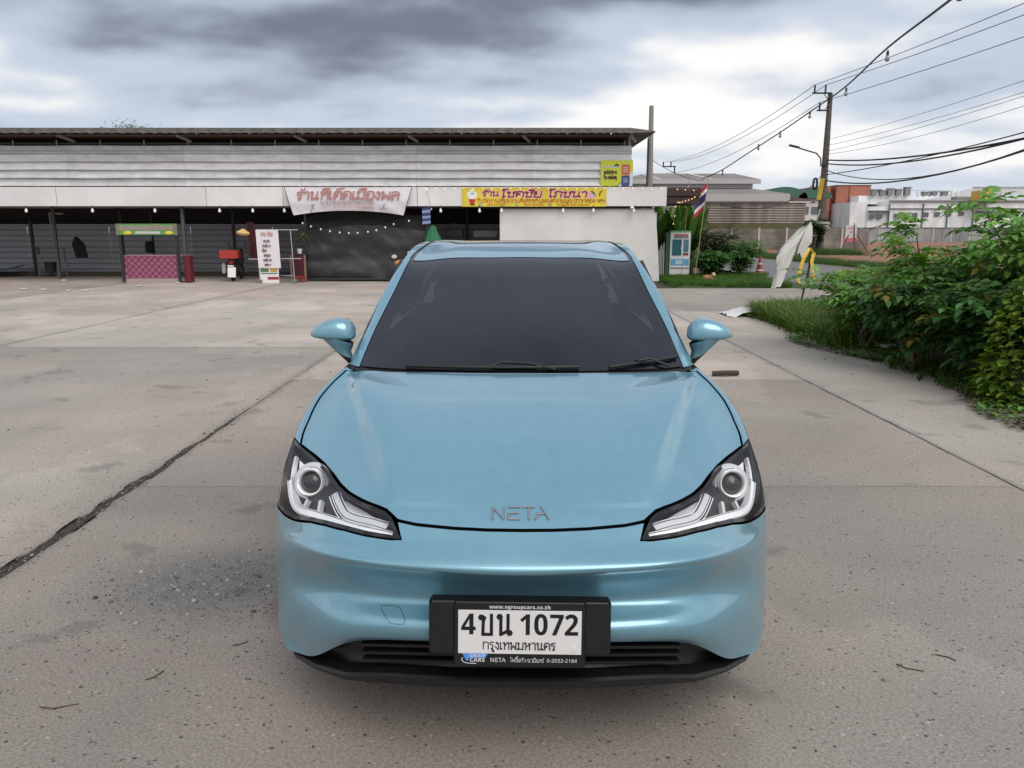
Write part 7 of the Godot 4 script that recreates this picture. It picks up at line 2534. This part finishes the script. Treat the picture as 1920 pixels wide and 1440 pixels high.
func build_poles() -> void:
	var conc := mat("pole concrete", 0.17, 0.15, 0.135, 0.9)
	worn(conc, noise_picture(91, 0.02, 0.6, 1.0, 256, 5, 0.6), Vector3.ONE * 0.7)
	var steel := mat("near black steel", 0.02, 0.02, 0.022, 0.6)
	var up := thing("utility_pole", "tall dark utility pole with two bracket arms, street lamp and small white notice", "utility pole", Vector3(22.25, 0, -56.6))
	var b := MB.new()
	b.tube([Vector3.ZERO, Vector3(0, 11.1, 0)], 0.34, 4, 0.17)
	put("post", b, conc, up)
	for q in [[11.1, -1.15, [-1.15, -0.4], 0.35], [9.95, -0.75, [-0.72], 0.0]]:
		var a := MB.new()
		a.box(Vector3(q[1] * 0.5 - 0.05, q[0], 0.1), Vector3(absf(q[1]) + 0.2, 0.10, 0.10))
		if q[3] > 0.0:
			a.box(Vector3(0.0, q[0] - 0.3, 0.1), Vector3(0.10, 0.7, 0.10))
		a.bar(Vector3(q[1] * 0.45, q[0], 0.1), Vector3(-0.05, q[0] - 0.6, 0.1) if q[3] > 0.0 else Vector3(-0.05, q[0] + 0.6, 0.1), 0.04, 0.04)
		put("bracket_arm", a, steel, up)
		for x in q[2]:
			var ib := MB.new()
			insulator(ib, Vector3(x, q[0] + 0.05, 0.1), 0.5, 0.08)
			put("insulator", ib, steel, up)
	var lamp := MB.new()
	lamp.tube([Vector3(-0.1, 6.15, 0.2), Vector3(-0.38, 6.2, 0.2), Vector3(-0.42, 6.7, 0.2), Vector3(-0.75, 7.05, 0.2), Vector3(-2.0, 7.4, 0.2)], 0.05, 6)
	put("lamp_arm", lamp, steel, up)
	var lh := MB.new()
	lh.box(Vector3(-2.35, 7.52, 0.2), Vector3(0.75, 0.14, 0.22), Basis(Vector3.BACK, -0.22), 0.04)
	put("lamp_head", lh, steel, up)
	shapes(up, "notice", mat("print white"), [[Vector3(0.05, 2.05, 0.32), Vector3(0.95, 0.55, 0.03)]])
	shapes(up, "notice_print", mat("dark red print", 0.20, 0.02, 0.02, 0.6), [[Vector3(0.05, 2.12, 0.34), Vector3(0.8, 0.09, 0.01)], [Vector3(0.0, 1.95, 0.34), Vector3(0.6, 0.07, 0.01)]])
	shapes(up, "yellow_band", mat("yellow band", 0.55, 0.38, 0.03, 0.7), [[Vector3(-0.26, 4.6, 0.2), Vector3(0.3, 1.5, 0.1), Basis(Vector3.BACK, -0.12)]])
	var coil := MB.new()
	for k in 3:
		var ring := []
		for i in 13:
			var a := TAU * i / 12.0
			ring.append(Vector3(-0.75 + cos(a) * 0.14 + k * 0.05, 4.95 + sin(a) * 0.42, 0.25))
		coil.tube(ring, 0.03, 4)
	put("cable_coil", coil, steel, up)
	var brace := MB.new()
	brace.tube([Vector3(-0.9, 0, 0.1), Vector3(-0.15, 3.2, 0.1)], 0.07, 5)
	put("brace", brace, mat("pale post", 0.42, 0.39, 0.36, 0.85), up)
	# bare pole before the hall's right end
	var bp := thing("concrete_pole", "bare grey concrete pole standing behind the right end of fascia", "pole", Vector3(4.76, 0, -27.2))
	var bb := MB.new()
	bb.tube([Vector3(0, 0, 0), Vector3(-0.06, 5.75, 0)], 0.13, 4, 0.075)
	put("post", bb, mat("pale pole concrete", 0.26, 0.25, 0.23, 0.9), bp)
	var dp := MB.new()
	dp.tube([Vector3(-0.16, 2.6, 0.08), Vector3(-0.16, 4.7, 0.06)], 0.015, 5)
	put("conduit", dp, steel, bp)
	# distant pole
	var fp := thing("distant_pole", "distant utility pole with small bracket arms above the banana leaves", "utility pole", Vector3(22.6, 0, -110.0))
	var fb := MB.new()
	fb.tube([Vector3.ZERO, Vector3(0, 9.6, 0)], 0.30, 4, 0.18)
	put("post", fb, conc, fp)
	var fa := MB.new()
	fa.box(Vector3(-0.85, 10.5, 0), Vector3(1.8, 0.16, 0.16))
	fa.box(Vector3(-0.12, 9.9, 0), Vector3(0.16, 1.3, 0.16))
	fa.box(Vector3(-0.65, 9.0, 0), Vector3(1.2, 0.14, 0.14))
	put("bracket_arm", fa, steel, fp)
	for x in [-1.7, -0.65]:
		var ib := MB.new()
		insulator(ib, Vector3(x, 10.55, 0), 0.6, 0.12)
		put("insulator", ib, steel, fp)
	var i2 := MB.new()
	insulator(i2, Vector3(-1.2, 9.05, 0), 0.55, 0.12)
	put("insulator", i2, steel, fp)
	# power lines: from the distant pole to the tall one, then on towards the right of the camera
	var P := Vector3(22.25, 0, -56.5)
	var F := Vector3(22.6, 0, -110.0)
	var R := Vector3(24.4, 0, -22.0)
	var tops := [[Vector3(-1.15, 11.65, 0), Vector3(-1.7, 11.1, 0), Vector3(-1.15, 11.62, 0), "upper power line left of the tall pole", "uppermost power line right of the tall pole"], [Vector3(-0.4, 11.65, 0), Vector3(-0.65, 11.1, 0), Vector3(-0.4, 11.25, 0), "second power line left of the tall pole", "second power line right of the tall pole"], [Vector3(-0.72, 10.5, 0), Vector3(-1.2, 9.6, 0), Vector3(0.35, 10.6, 0), "lowest power line left of the tall pole", "third power line right of the tall pole, ending at its top"]]
	for t in tops:
		wire("power_line", t[3] + ", running to the distant pole", sag(P + t[0], F + t[1], 1.1), 0.022, "power lines")
		wire("power_line", t[4], sag(P + t[0] * Vector3(1, 1, 1), R + t[2], 0.25), 0.020, "power lines")
	# thick festoon cable with dead bulbs, from over the camera's right down to the flag pole
	var f0 := Vector3(4.4, 4.35, -7.2)
	var f1 := Vector3(7.2, 3.05, -28.6)
	var fest := []
	var ctl := [Vector3(4.2, 4.15, -6.8), Vector3(4.95, 4.20, -9.0), Vector3(6.42, 4.66, -14.0), Vector3(7.38, 4.72, -18.0), Vector3(7.74, 4.63, -21.0), Vector3(7.69, 4.38, -23.0), Vector3(7.45, 4.02, -25.2), Vector3(7.0, 3.60, -26.6), Vector3(6.6, 3.38, -27.6)]
	for i in ctl.size() - 1:
		for k in 5:
			fest.append((ctl[i] as Vector3).cubic_interpolate(ctl[i + 1], ctl[maxi(i - 1, 0)], ctl[mini(i + 2, ctl.size() - 1)], k / 5.0))
	fest.append(ctl[ctl.size() - 1])
	wire("festoon_cable", "thick black festoon cable slung from upper right down to the banana plants", fest, 0.017, "", "cable")
	var bul := [[Vector3(4.86, 4.11, -9.0), "highest festoon bulb at the top right edge"], [Vector3(6.43, 4.52, -14.0), "festoon bulb on the cable right of the tall pole, second from top"], [Vector3(7.42, 4.62, -18.0), "festoon bulb just right of the tall pole top"], [Vector3(7.76, 4.56, -21.0), "festoon bulb just left of the tall pole top"], [Vector3(7.69, 4.31, -23.0), "festoon bulb above the street lamp arm"], [Vector3(7.58, 4.13, -24.6), "festoon bulb above the warehouse roof, right one"], [Vector3(7.05, 3.52, -26.6), "lowest festoon bulb before the warehouse roof"]]
	for q in bul:
		var lb := thing("festoon_bulb", q[1], "light bulb", q[0], 0.0, "festoon bulbs")
		var g := MB.new()
		g.lathe([Vector2(0.0001, -0.085), Vector2(0.022, -0.08), Vector2(0.038, -0.06), Vector2(0.042, -0.04), Vector2(0.036, -0.015), Vector2(0.022, 0.01)], Transform3D.IDENTITY, 12)
		put("globe", g, mat("dusty bulb glass", 0.28, 0.28, 0.29, 0.2), lb)
		var c := MB.new()
		c.lathe([Vector2(0.022, 0.01), Vector2(0.024, 0.02), Vector2(0.024, 0.08), Vector2(0.010, 0.09), Vector2(0.008, 0.11)], Transform3D.IDENTITY, 8)
		put("socket", c, mat("bulb socket", 0.03, 0.03, 0.032, 0.5), lb)
	# bundle of service cables right of the pole
	var ends := [[6.6, 3.2, 0.05, 0.5], [6.35, 3.4, 0.045, 0.7], [5.9, 3.5, 0.03, 1.4], [5.6, 3.6, 0.03, 0.3], [5.2, 3.3, 0.045, 1.0], [7.6, 5.1, 0.012, 0.2], [7.2, 5.0, 0.012, 0.2], [8.0, 5.6, 0.012, 0.2], [7.0, 4.7, 0.012, 0.4]]
	for k in ends.size():
		var e: Array = ends[k]
		wire("service_cable", ["thick sagging service cable", "thinner black service cable", "slack drooping service cable", "straight black service cable", "lowest black service cable", "thin pale line", "second thin line", "highest thin line", "slack thin line"][k] + " right of the tall pole, %s from the bottom" % ["fourth", "third", "second", "fifth", "first", "seventh", "sixth", "ninth", "eighth"][k], sag(Vector3(22.3, e[0], -56.5), Vector3(21.3, e[1] + 2.35, -28.0), e[3]), e[2], "service cables", "cable")
	var tang := thing("cable_tangle", "tangled loose cable ends at the right edge above the thicket", "cables", Vector3(20.9, 5.72, -29.5))
	for k in 7:
		var tb := MB.new()
		var pts := []
		for i in 7:
			pts.append(Vector3(rng.randfn(0, 0.10) - 0.3 + i * 0.12, -0.04 * i * k * 0.4 + rng.randfn(0, 0.05), rng.randfn(0, 0.1)))
		tb.tube(pts, 0.014, 4)
		put("cable_end", tb, steel, tang)
	# cable from the pole to the flag
	wire("service_cable", "thick black cable from the tall pole down to the flag", sag(Vector3(22.0, 5.55, -56.4), Vector3(8.1, 2.62, -30.5), 0.9), 0.03, "", "cable")
	wire("service_cable", "thin line from bare grey pole toward the distant pole", sag(Vector3(4.7, 4.05, -27.2), Vector3(6.75, 3.33, -27.8), 0.15), 0.010, "", "cable")

func build_roadside() -> void:
	# water vending machine
	var vm := thing("water_vending_machine", "white and green water vending machine standing on the grass", "vending machine", Vector3(5.95, 0.02, -27.6))
	var white := mat("machine white", 0.66, 0.67, 0.68, 0.4)
	shapes(vm, "cabinet", white, [[Vector3(0, 0.80, -0.2), Vector3(0.72, 1.50, 0.4)]], 0.01)
	shapes(vm, "side_panel", mat("machine green", 0.03, 0.10, 0.045, 0.5), [[Vector3(-0.43, 0.79, -0.25), Vector3(0.14, 1.52, 0.42)]], 0.01)
	shapes(vm, "top_cap", mat("fresh green", 0.11, 0.36, 0.17, 0.5), [[Vector3(0, 1.575, -0.2), Vector3(0.74, 0.06, 0.42)]], 0.01)
	shapes(vm, "base", mat("fresh green"), [[Vector3(0, 0.03, -0.2), Vector3(0.72, 0.06, 0.4)]])
	shapes(vm, "header_sign", mat("red header print", 0.42, 0.10, 0.10, 0.5), [[Vector3(0.02, 1.45, 0.005), Vector3(0.50, 0.07, 0.012)]])
	shapes(vm, "header_sign", mat("blue header print", 0.12, 0.20, 0.28, 0.5), [[Vector3(0.02, 1.375, 0.005), Vector3(0.50, 0.065, 0.012)]])
	shapes(vm, "dispensing_door", mat("teal glass", 0.02, 0.12, 0.15, 0.15), [[Vector3(-0.12, 1.02, 0.003), Vector3(0.33, 0.56, 0.014)]])
	shapes(vm, "door_handle", white, [[Vector3(0.02, 1.0, 0.014), Vector3(0.015, 0.08, 0.02)]])
	shapes(vm, "coin_panel", mat("blue instruction print", 0.07, 0.16, 0.27, 0.4), [[Vector3(0.20, 1.08, 0.003), Vector3(0.19, 0.44, 0.014)]])
	shapes(vm, "coin_slot", mat("dark red print", 0.20, 0.02, 0.02, 0.6), [[Vector3(0.20, 0.79, 0.003), Vector3(0.19, 0.08, 0.016)]])
	shapes(vm, "lower_poster", mat("sky blue print", 0.10, 0.36, 0.62, 0.4), [[Vector3(0.0, 0.51, 0.003), Vector3(0.64, 0.22, 0.012)]])
	shapes(vm, "poster_glow", mat("pale blue print", 0.45, 0.58, 0.68, 0.4), [[Vector3(-0.02, 0.51, 0.010), Vector3(0.28, 0.14, 0.004)]])
	shapes(vm, "drain_tray", mat("tray grey", 0.24, 0.24, 0.24, 0.5), [[Vector3(0, 0.31, 0.01), Vector3(0.66, 0.035, 0.03)]], 0.006)
	var pp := thing("pipe_stack", "standing white pipes and hose between shop wall and vending machine", "pipes", Vector3(5.22, 0, -27.3))
	for k in 4:
		var pb := MB.new()
		pb.tube([Vector3(k * 0.06 - 0.1, 0, rng.randf() * 0.1), Vector3(k * 0.055 - 0.08, 0.85 + 0.12 * k, 0)], 0.025, 6)
		put("pipe", pb, mat("grey plastic pipe", 0.32, 0.30, 0.30, 0.5), pp)
	# flag
	var fl := thing("flag", "red white and blue striped flag on a thin pole above the banana clump", "flag", Vector3(6.58, 0, -27.0))
	var fp := MB.new()
	fp.tube([Vector3(-0.22, 0, 0), Vector3(0.10, 3.38, 0)], 0.014, 6)
	put("flag_pole", fp, mat("bamboo", 0.36, 0.30, 0.16, 0.7), fl)
	var cols := [[0.0, 0.17, Color(0.42, 0.02, 0.05)], [0.17, 0.33, Color(0.62, 0.60, 0.62)], [0.33, 0.67, Color(0.035, 0.035, 0.13)], [0.67, 0.83, Color(0.62, 0.60, 0.62)], [0.83, 1.0, Color(0.42, 0.02, 0.05)]]
	for c in cols:
		var fb := MB.new()
		fb.tint = c[2]
		var rows := []
		for j in 7:
			var row := []
			var t: float = lerpf(c[0], c[1], j / 6.0)
			for i in 8:
				var u := i / 7.0
				row.append(Vector3(lerpf(0.09, -0.03, t) - u * 0.34, 3.22 - t * 0.90 - u * 0.36 + 0.05 * u * u, 0.05 * sin(u * 5.0 + t * 3.0)))
			rows.append(row)
		fb.sheet(rows)
		put("stripe", fb, mat("flag cloth", 1, 1, 1, 0.8), fl)
	var fl2 := thing("folded_flag", "small pale folded flag on a stick behind the striped flag", "flag", Vector3(6.05, 0, -27.3))
	var f2 := MB.new()
	f2.tube([Vector3(-0.1, 0, 0), Vector3(0.06, 3.35, 0)], 0.012, 5)
	put("flag_pole", f2, mat("bamboo", 0.36, 0.30, 0.16, 0.7), fl2)
	var f3 := MB.new()
	f3.sheet([[Vector3(0.04, 3.15, 0), Vector3(-0.05, 3.05, 0.03), Vector3(-0.13, 2.93, 0)], [Vector3(0.03, 2.98, 0), Vector3(-0.06, 2.90, 0.04), Vector3(-0.16, 2.86, 0)]])
	put("cloth", f3, mat("print white"), fl2)
	# cone
	var cn := thing("traffic_cone", "faded red traffic cone with white bands on the lawn edge by the road", "traffic cone", Vector3(9.25, 0, -29.0))
	var cb := MB.new()
	cb.lathe([Vector2(0.16, 0.03), Vector2(0.145, 0.09), Vector2(0.03, 0.68), Vector2(0.0001, 0.69)], Transform3D.IDENTITY, 20)
	cb.box(Vector3(0, 0.02, 0), Vector3(0.40, 0.04, 0.40), Basis.IDENTITY, 0.008)
	put("body", cb, mat("cone red", 0.26, 0.035, 0.03, 0.6), cn)
	for y in [0.16, 0.40]:
		var rb := MB.new()
		var r0: float = 0.145 - (y - 0.09) * 0.195 + 0.003
		rb.lathe([Vector2(r0, y), Vector2(r0 - 0.010, y + 0.05)], Transform3D.IDENTITY, 20)
		put("band", rb, mat("print white"), cn)
	# plastic sheeting draped over a stake
	var cl := thing("plastic_sheet", "torn white plastic sheet slung from a stake down to the ground", "sheet", Vector3(7.5, 0, -22.0))
	var sp := [[0.84, 1.82, 0.03], [0.70, 1.70, 0.12], [0.52, 1.46, 0.22], [0.38, 1.20, 0.26], [0.26, 0.98, 0.27], [0.20, 0.76, 0.22], [0.16, 0.58, 0.18], [0.12, 0.38, 0.16], [0.06, 0.18, 0.15], [0.0, 0.02, 0.14]]
	var rows := []
	var cz := wrinkled(95, 2.4)
	for k in sp.size():
		var row := []
		var s: Array = sp[k]
		for i in 30:
			var a := TAU * i / 30.0
			var w: float = s[2]
			row.append(Vector3(s[0] + cos(a) * w * (1.0 + 0.35 * cz.get_noise_2d(i * 0.5, k * 0.35)), s[1] + cos(a) * w * 0.35 + 0.05 * cz.get_noise_2d(i * 0.3 + 9.0, k * 0.4), sin(a) * w * 0.35 + 0.09 * cz.get_noise_2d(i * 0.55 + 30.0, k * 0.45)))
		rows.append(row)
	var cm := MB.new()
	cm.sheet(rows, false, true)
	var plastic := mat("white plastic sheeting", 0.60, 0.60, 0.58, 0.45)
	plastic.backlight_enabled = true
	plastic.backlight = Color(0.4, 0.4, 0.4)
	put("sheet", cm, plastic, cl)
	var tip := MB.new()
	tip.sheet([[Vector3(0.86, 1.86, 0.02), Vector3(0.70, 1.6, 0.1), Vector3(0.55, 1.25, 0.15), Vector3(0.50, 0.95, 0.1)], [Vector3(0.92, 1.8, 0.0), Vector3(0.93, 1.5, 0.05), Vector3(0.78, 1.28, 0.05), Vector3(0.60, 1.0, 0.05)], [Vector3(0.92, 1.30, -0.02), Vector3(0.94, 1.25, 0.0), Vector3(0.85, 1.20, 0.02), Vector3(0.70, 0.84, 0.0)]])
	put("flap", tip, plastic, cl)
	var stk := MB.new()
	stk.tube([Vector3(0.92, 0, 0), Vector3(0.90, 1.86, 0)], 0.02, 6)
	put("stake", stk, mat("dark stake", 0.03, 0.025, 0.022, 0.8), cl)
	# rusty stake with a looped yellow ribbon
	var yp := thing("ribbon_stake", "leaning rusty stake with a looped yellow ribbon in the verge grass", "stake", Vector3(6.18, 0, -16.5))
	var ys := MB.new()
	ys.tube([Vector3(0, 0, 0), Vector3(0.24, 1.52, 0)], 0.022, 6)
	put("stake", ys, mat("rusty stake", 0.045, 0.025, 0.02, 0.8), yp)
	var yel := mat("yellow ribbon", 0.66, 0.46, 0.06, 0.5)
	for path in [[Vector3(0.22, 1.10, 0.03), Vector3(0.10, 1.24, 0.05), Vector3(-0.02, 1.02, 0.06), Vector3(-0.07, 0.80, 0.05), Vector3(-0.10, 0.58, 0.05), Vector3(-0.08, 0.50, 0.06), Vector3(0.08, 0.46, 0.04)], [Vector3(0.20, 1.15, 0.03), Vector3(0.16, 0.95, 0.05), Vector3(0.20, 0.70, 0.05), Vector3(0.26, 0.52, 0.04), Vector3(0.36, 0.53, 0.03)]]:
		var rr := []
		for i in path.size():
			var p: Vector3 = path[i]
			rr.append([p + Vector3(-0.035, 0.015, 0), p + Vector3(0.0, 0.0, 0.012), p + Vector3(0.035, -0.01, 0)])
		var rb := MB.new()
		rb.sheet(rr)
		put("ribbon", rb, yel, yp)
	# small tan and white dog lying in the grass before the bush
	build_dog()
	# litter
	var lit := [[Vector3(4.62, 0.02, -14.8), 0.55, "white plastic sheet crumpled at the corner of the verge grass", Color(0.6, 0.61, 0.62)], [Vector3(4.95, 0.08, -11.7), 0.42, "grey plastic rubbish bag lying in the weeds with orange scraps", Color(0.42, 0.45, 0.44)], [Vector3(5.25, 0.1, -11.25), 0.16, "small crumpled white bag beside the grey rubbish bag", Color(0.6, 0.62, 0.64)], [Vector3(5.0, 0.08, -10.1), 0.13, "small white scrap under the shrubs", Color(0.55, 0.6, 0.55)]]
	for q in lit:
		var t := thing("rubbish", q[2], "rubbish", q[0])
		var rn := wrinkled(int(q[0].z * 10.0), 5.0)
		var r2 := []
		for j in 9:
			var row := []
			for i in 9:
				var x: float = (i / 8.0 - 0.5) * 2.0
				var z: float = (j / 8.0 - 0.5) * 1.4
				row.append(Vector3(x * q[1], q[1] * 0.22 * maxf(0.0, 1.0 - x * x * 0.8 - z * z) + 0.12 * q[1] * rn.get_noise_2d(x * 0.6, z * 0.6), z * q[1]))
			r2.append(row)
		var lb := MB.new()
		lb.tint = q[3]
		lb.sheet(r2, true)
		put("plastic", lb, mat("litter plastic", 1, 1, 1, 0.35), t)
		if q[1] == 0.42:
			for k in 14:
				var ob := MB.new()
				ob.tint = Color(0.36, 0.13, 0.04)
				var p := Vector3(rng.randf_range(-0.1, 0.25), 0.10, rng.randf_range(0.0, 0.3))
				ob.box(p, Vector3(0.06, 0.015, 0.02), Basis(Vector3.UP, rng.randf() * 3.0))
				put("scrap", ob, mat("litter plastic", 1, 1, 1, 0.35), t)
	# pale scraps on the concrete far left
	var sc := [[-13.6, -21.5], [-12.9, -21.3], [-12.0, -20.9], [-11.6, -21.0], [-11.0, -22.8], [-10.4, -24.1], [-14.7, -25.4], [-16.4, -28.0]]
	for k in sc.size():
		var o := MB.new()
		o.ball(Vector3.ZERO, Vector3(0.10 + 0.02 * (k % 3), 0.025, 0.07), Basis(Vector3.UP, k * 1.1), 4, 7)
		var m := put("paper_scrap", o, mat("pale scrap", 0.5, 0.48, 0.45, 0.9))
		m.position = Vector3(sc[k][0], 0.02, sc[k][1])
		tag(m, "pale scrap on the concrete before the hall, %s" % ["left of the stall front, far", "left of the stall, nearer", "below the stall's left post", "below the stall's middle", "before the stall, nearest the hall", "by the stall's right post", "at the foot of the grey post", "at the foot of the table frame"][k], "litter", "pale scraps")
	# twigs
	var tw := [[-1.05, -2.72, 0.5, 0.06, "dark twig on the concrete left of the car"], [-1.28, -2.5, 0.9, 0.07, "short dark twig near the bottom left"], [-1.52, -2.32, 0.1, 0.12, "curled twig at the left edge of the picture"], [1.45, -2.55, -0.6, 0.09, "thin twig right of the car bumper"], [1.62, -2.62, 2.4, 0.07, "thin forked twig at the right edge"], [4.45, -6.6, 0.2, 0.3, "dry twig lying off the creeping leaves"], [2.36, -8.37, 0.1, 0.3, "short rotten log on the slab joint beside the car mirror"]]
	for q in tw:
		var o := MB.new()
		var n: float = q[3]
		var r := 0.0022 if n < 0.25 else (0.006 if q[0] > 4.0 else 0.03)
		o.tube([Vector3(-n * 0.5, r, 0), Vector3(-n * 0.1, r * 1.4, n * 0.12), Vector3(n * 0.5, r, -n * 0.05)], r, 6)
		var m := put("twig" if r < 0.04 else "log", o, mat("dead wood", 0.055, 0.04, 0.03, 0.9))
		m.position = Vector3(q[0], 0.0, q[1])
		m.rotation.y = q[2]
		tag(m, q[4], "twig" if r < 0.04 else "log")

func build_dog() -> void:
	var t := thing("dog", "small tan and white dog lying in the grass, facing the yard", "dog", Vector3(6.45, 0.04, -25.2), 0.15)
	t.scale = Vector3.ONE * 0.72
	# joints with radii; the distance field of tapered capsules, meshed by surface nets
	var J := [[Vector3(-0.20, 0.13, -0.10), 0.10, Vector3(0.08, 0.14, 0.02), 0.105], [Vector3(0.08, 0.15, 0.02), 0.09, Vector3(0.10, 0.24, 0.10), 0.065], [Vector3(0.10, 0.26, 0.11), 0.075, Vector3(0.11, 0.245, 0.17), 0.05], [Vector3(0.11, 0.235, 0.17), 0.042, Vector3(0.115, 0.225, 0.225), 0.03], [Vector3(0.02, 0.06, 0.08), 0.04, Vector3(0.03, 0.035, 0.25), 0.026], [Vector3(0.16, 0.06, 0.06), 0.04, Vector3(0.18, 0.035, 0.24), 0.026], [Vector3(-0.20, 0.09, 0.0), 0.07, Vector3(-0.10, 0.04, 0.12), 0.03], [Vector3(-0.26, 0.10, -0.12), 0.03, Vector3(-0.36, 0.05, 0.02), 0.015], [Vector3(0.055, 0.31, 0.09), 0.022, Vector3(0.035, 0.375, 0.085), 0.006], [Vector3(0.15, 0.31, 0.09), 0.022, Vector3(0.175, 0.37, 0.085), 0.006]]
	var D := func(p: Vector3) -> float:
		var s := 0.0
		for j in J:
			var a: Vector3 = j[0]
			var ab: Vector3 = (j[2] as Vector3) - a
			var h := clampf((p - a).dot(ab) / ab.dot(ab), 0.0, 1.0)
			s += exp(-((p - a - ab * h).length() - lerpf(j[1], j[3], h)) * 60.0)
		return -log(maxf(s, 1e-30)) / 60.0
	var lo := Vector3(-0.42, -0.01, -0.26)
	var c := 0.016
	var n := Vector3i(42, 27, 36)
	var f := PackedFloat32Array()
	f.resize(n.x * n.y * n.z)
	for z in n.z:
		for y in n.y:
			for x in n.x:
				f[(z * n.y + y) * n.x + x] = D.call(lo + Vector3(x, y, z) * c)
	var vert := {}
	for z in n.z - 1:
		for y in n.y - 1:
			for x in n.x - 1:
				var s := Vector3.ZERO
				var k := 0
				for e in [[0, 0, 0, 1, 0, 0], [0, 1, 0, 1, 1, 0], [0, 0, 1, 1, 0, 1], [0, 1, 1, 1, 1, 1], [0, 0, 0, 0, 1, 0], [1, 0, 0, 1, 1, 0], [0, 0, 1, 0, 1, 1], [1, 0, 1, 1, 1, 1], [0, 0, 0, 0, 0, 1], [1, 0, 0, 1, 0, 1], [0, 1, 0, 0, 1, 1], [1, 1, 0, 1, 1, 1]]:
					var a := f[((z + e[2]) * n.y + y + e[1]) * n.x + x + e[0]]
					var b := f[((z + e[5]) * n.y + y + e[4]) * n.x + x + e[3]]
					if (a < 0.0) != (b < 0.0):
						var t2 := a / (a - b)
						s += Vector3(e[0], e[1], e[2]).lerp(Vector3(e[3], e[4], e[5]), t2)
						k += 1
				if k:
					vert[Vector3i(x, y, z)] = lo + (Vector3(x, y, z) + s / k) * c
	var mb := MB.new()
	var N := func(p: Vector3) -> Vector3:
		var h := 0.006
		return Vector3(D.call(p + Vector3(h, 0, 0)) - D.call(p - Vector3(h, 0, 0)), D.call(p + Vector3(0, h, 0)) - D.call(p - Vector3(0, h, 0)), D.call(p + Vector3(0, 0, h)) - D.call(p - Vector3(0, 0, h))).normalized()
	for q in vert:
		for ax in 3:
			var d: Vector3i = [Vector3i(1, 0, 0), Vector3i(0, 1, 0), Vector3i(0, 0, 1)][ax]
			var u: Vector3i = [Vector3i(0, 1, 0), Vector3i(0, 0, 1), Vector3i(1, 0, 0)][ax]
			var w: Vector3i = [Vector3i(0, 0, 1), Vector3i(1, 0, 0), Vector3i(0, 1, 0)][ax]
			var a := f[(q.z * n.y + q.y) * n.x + q.x]
			var g: Vector3i = q + d
			if g.x >= n.x or g.y >= n.y or g.z >= n.z:
				continue
			if (a < 0.0) != (f[(g.z * n.y + g.y) * n.x + g.x] < 0.0):
				if vert.has(q - u) and vert.has(q - w) and vert.has(q - u - w):
					var P := [vert[q], vert[q - u], vert[q - u - w], vert[q - w]]
					var mid: Vector3 = (P[0] + P[2]) * 0.5
					var tan_ := Color(0.30, 0.15, 0.06)
					if mid.z > 0.14 or mid.y < 0.06 or (absf(mid.x - 0.11) < 0.02 and mid.y > 0.22):
						tan_ = Color(0.52, 0.46, 0.38)
					mb.tint = tan_
					mb.squad(P[0], P[1], P[2], P[3], N.call(P[0]), N.call(P[1]), N.call(P[2]), N.call(P[3]))
	put("body", mb, mat("dog coat", 1, 1, 1, 0.85), t)
	for x in [0.085, 0.135]:
		var e := MB.new()
		e.ball(Vector3(x, 0.268, 0.175), Vector3.ONE * 0.009, Basis.IDENTITY, 5, 7)
		put("eye", e, mat("dog dark", 0.01, 0.008, 0.007, 0.2), t)
	var no := MB.new()
	no.ball(Vector3(0.115, 0.232, 0.252), Vector3(0.013, 0.010, 0.010), Basis.IDENTITY, 5, 7)
	put("nose", no, mat("dog dark", 0.01, 0.008, 0.007, 0.2), t)

func _ready() -> void:
	rng.seed = 11
	sky_and_camera()
	build_ground()
	build_beyond()
	build_hall()
	build_poles()
	build_car()
	build_signs()
	build_lights()
	build_stalls()
	build_greenery()
	build_roadside()
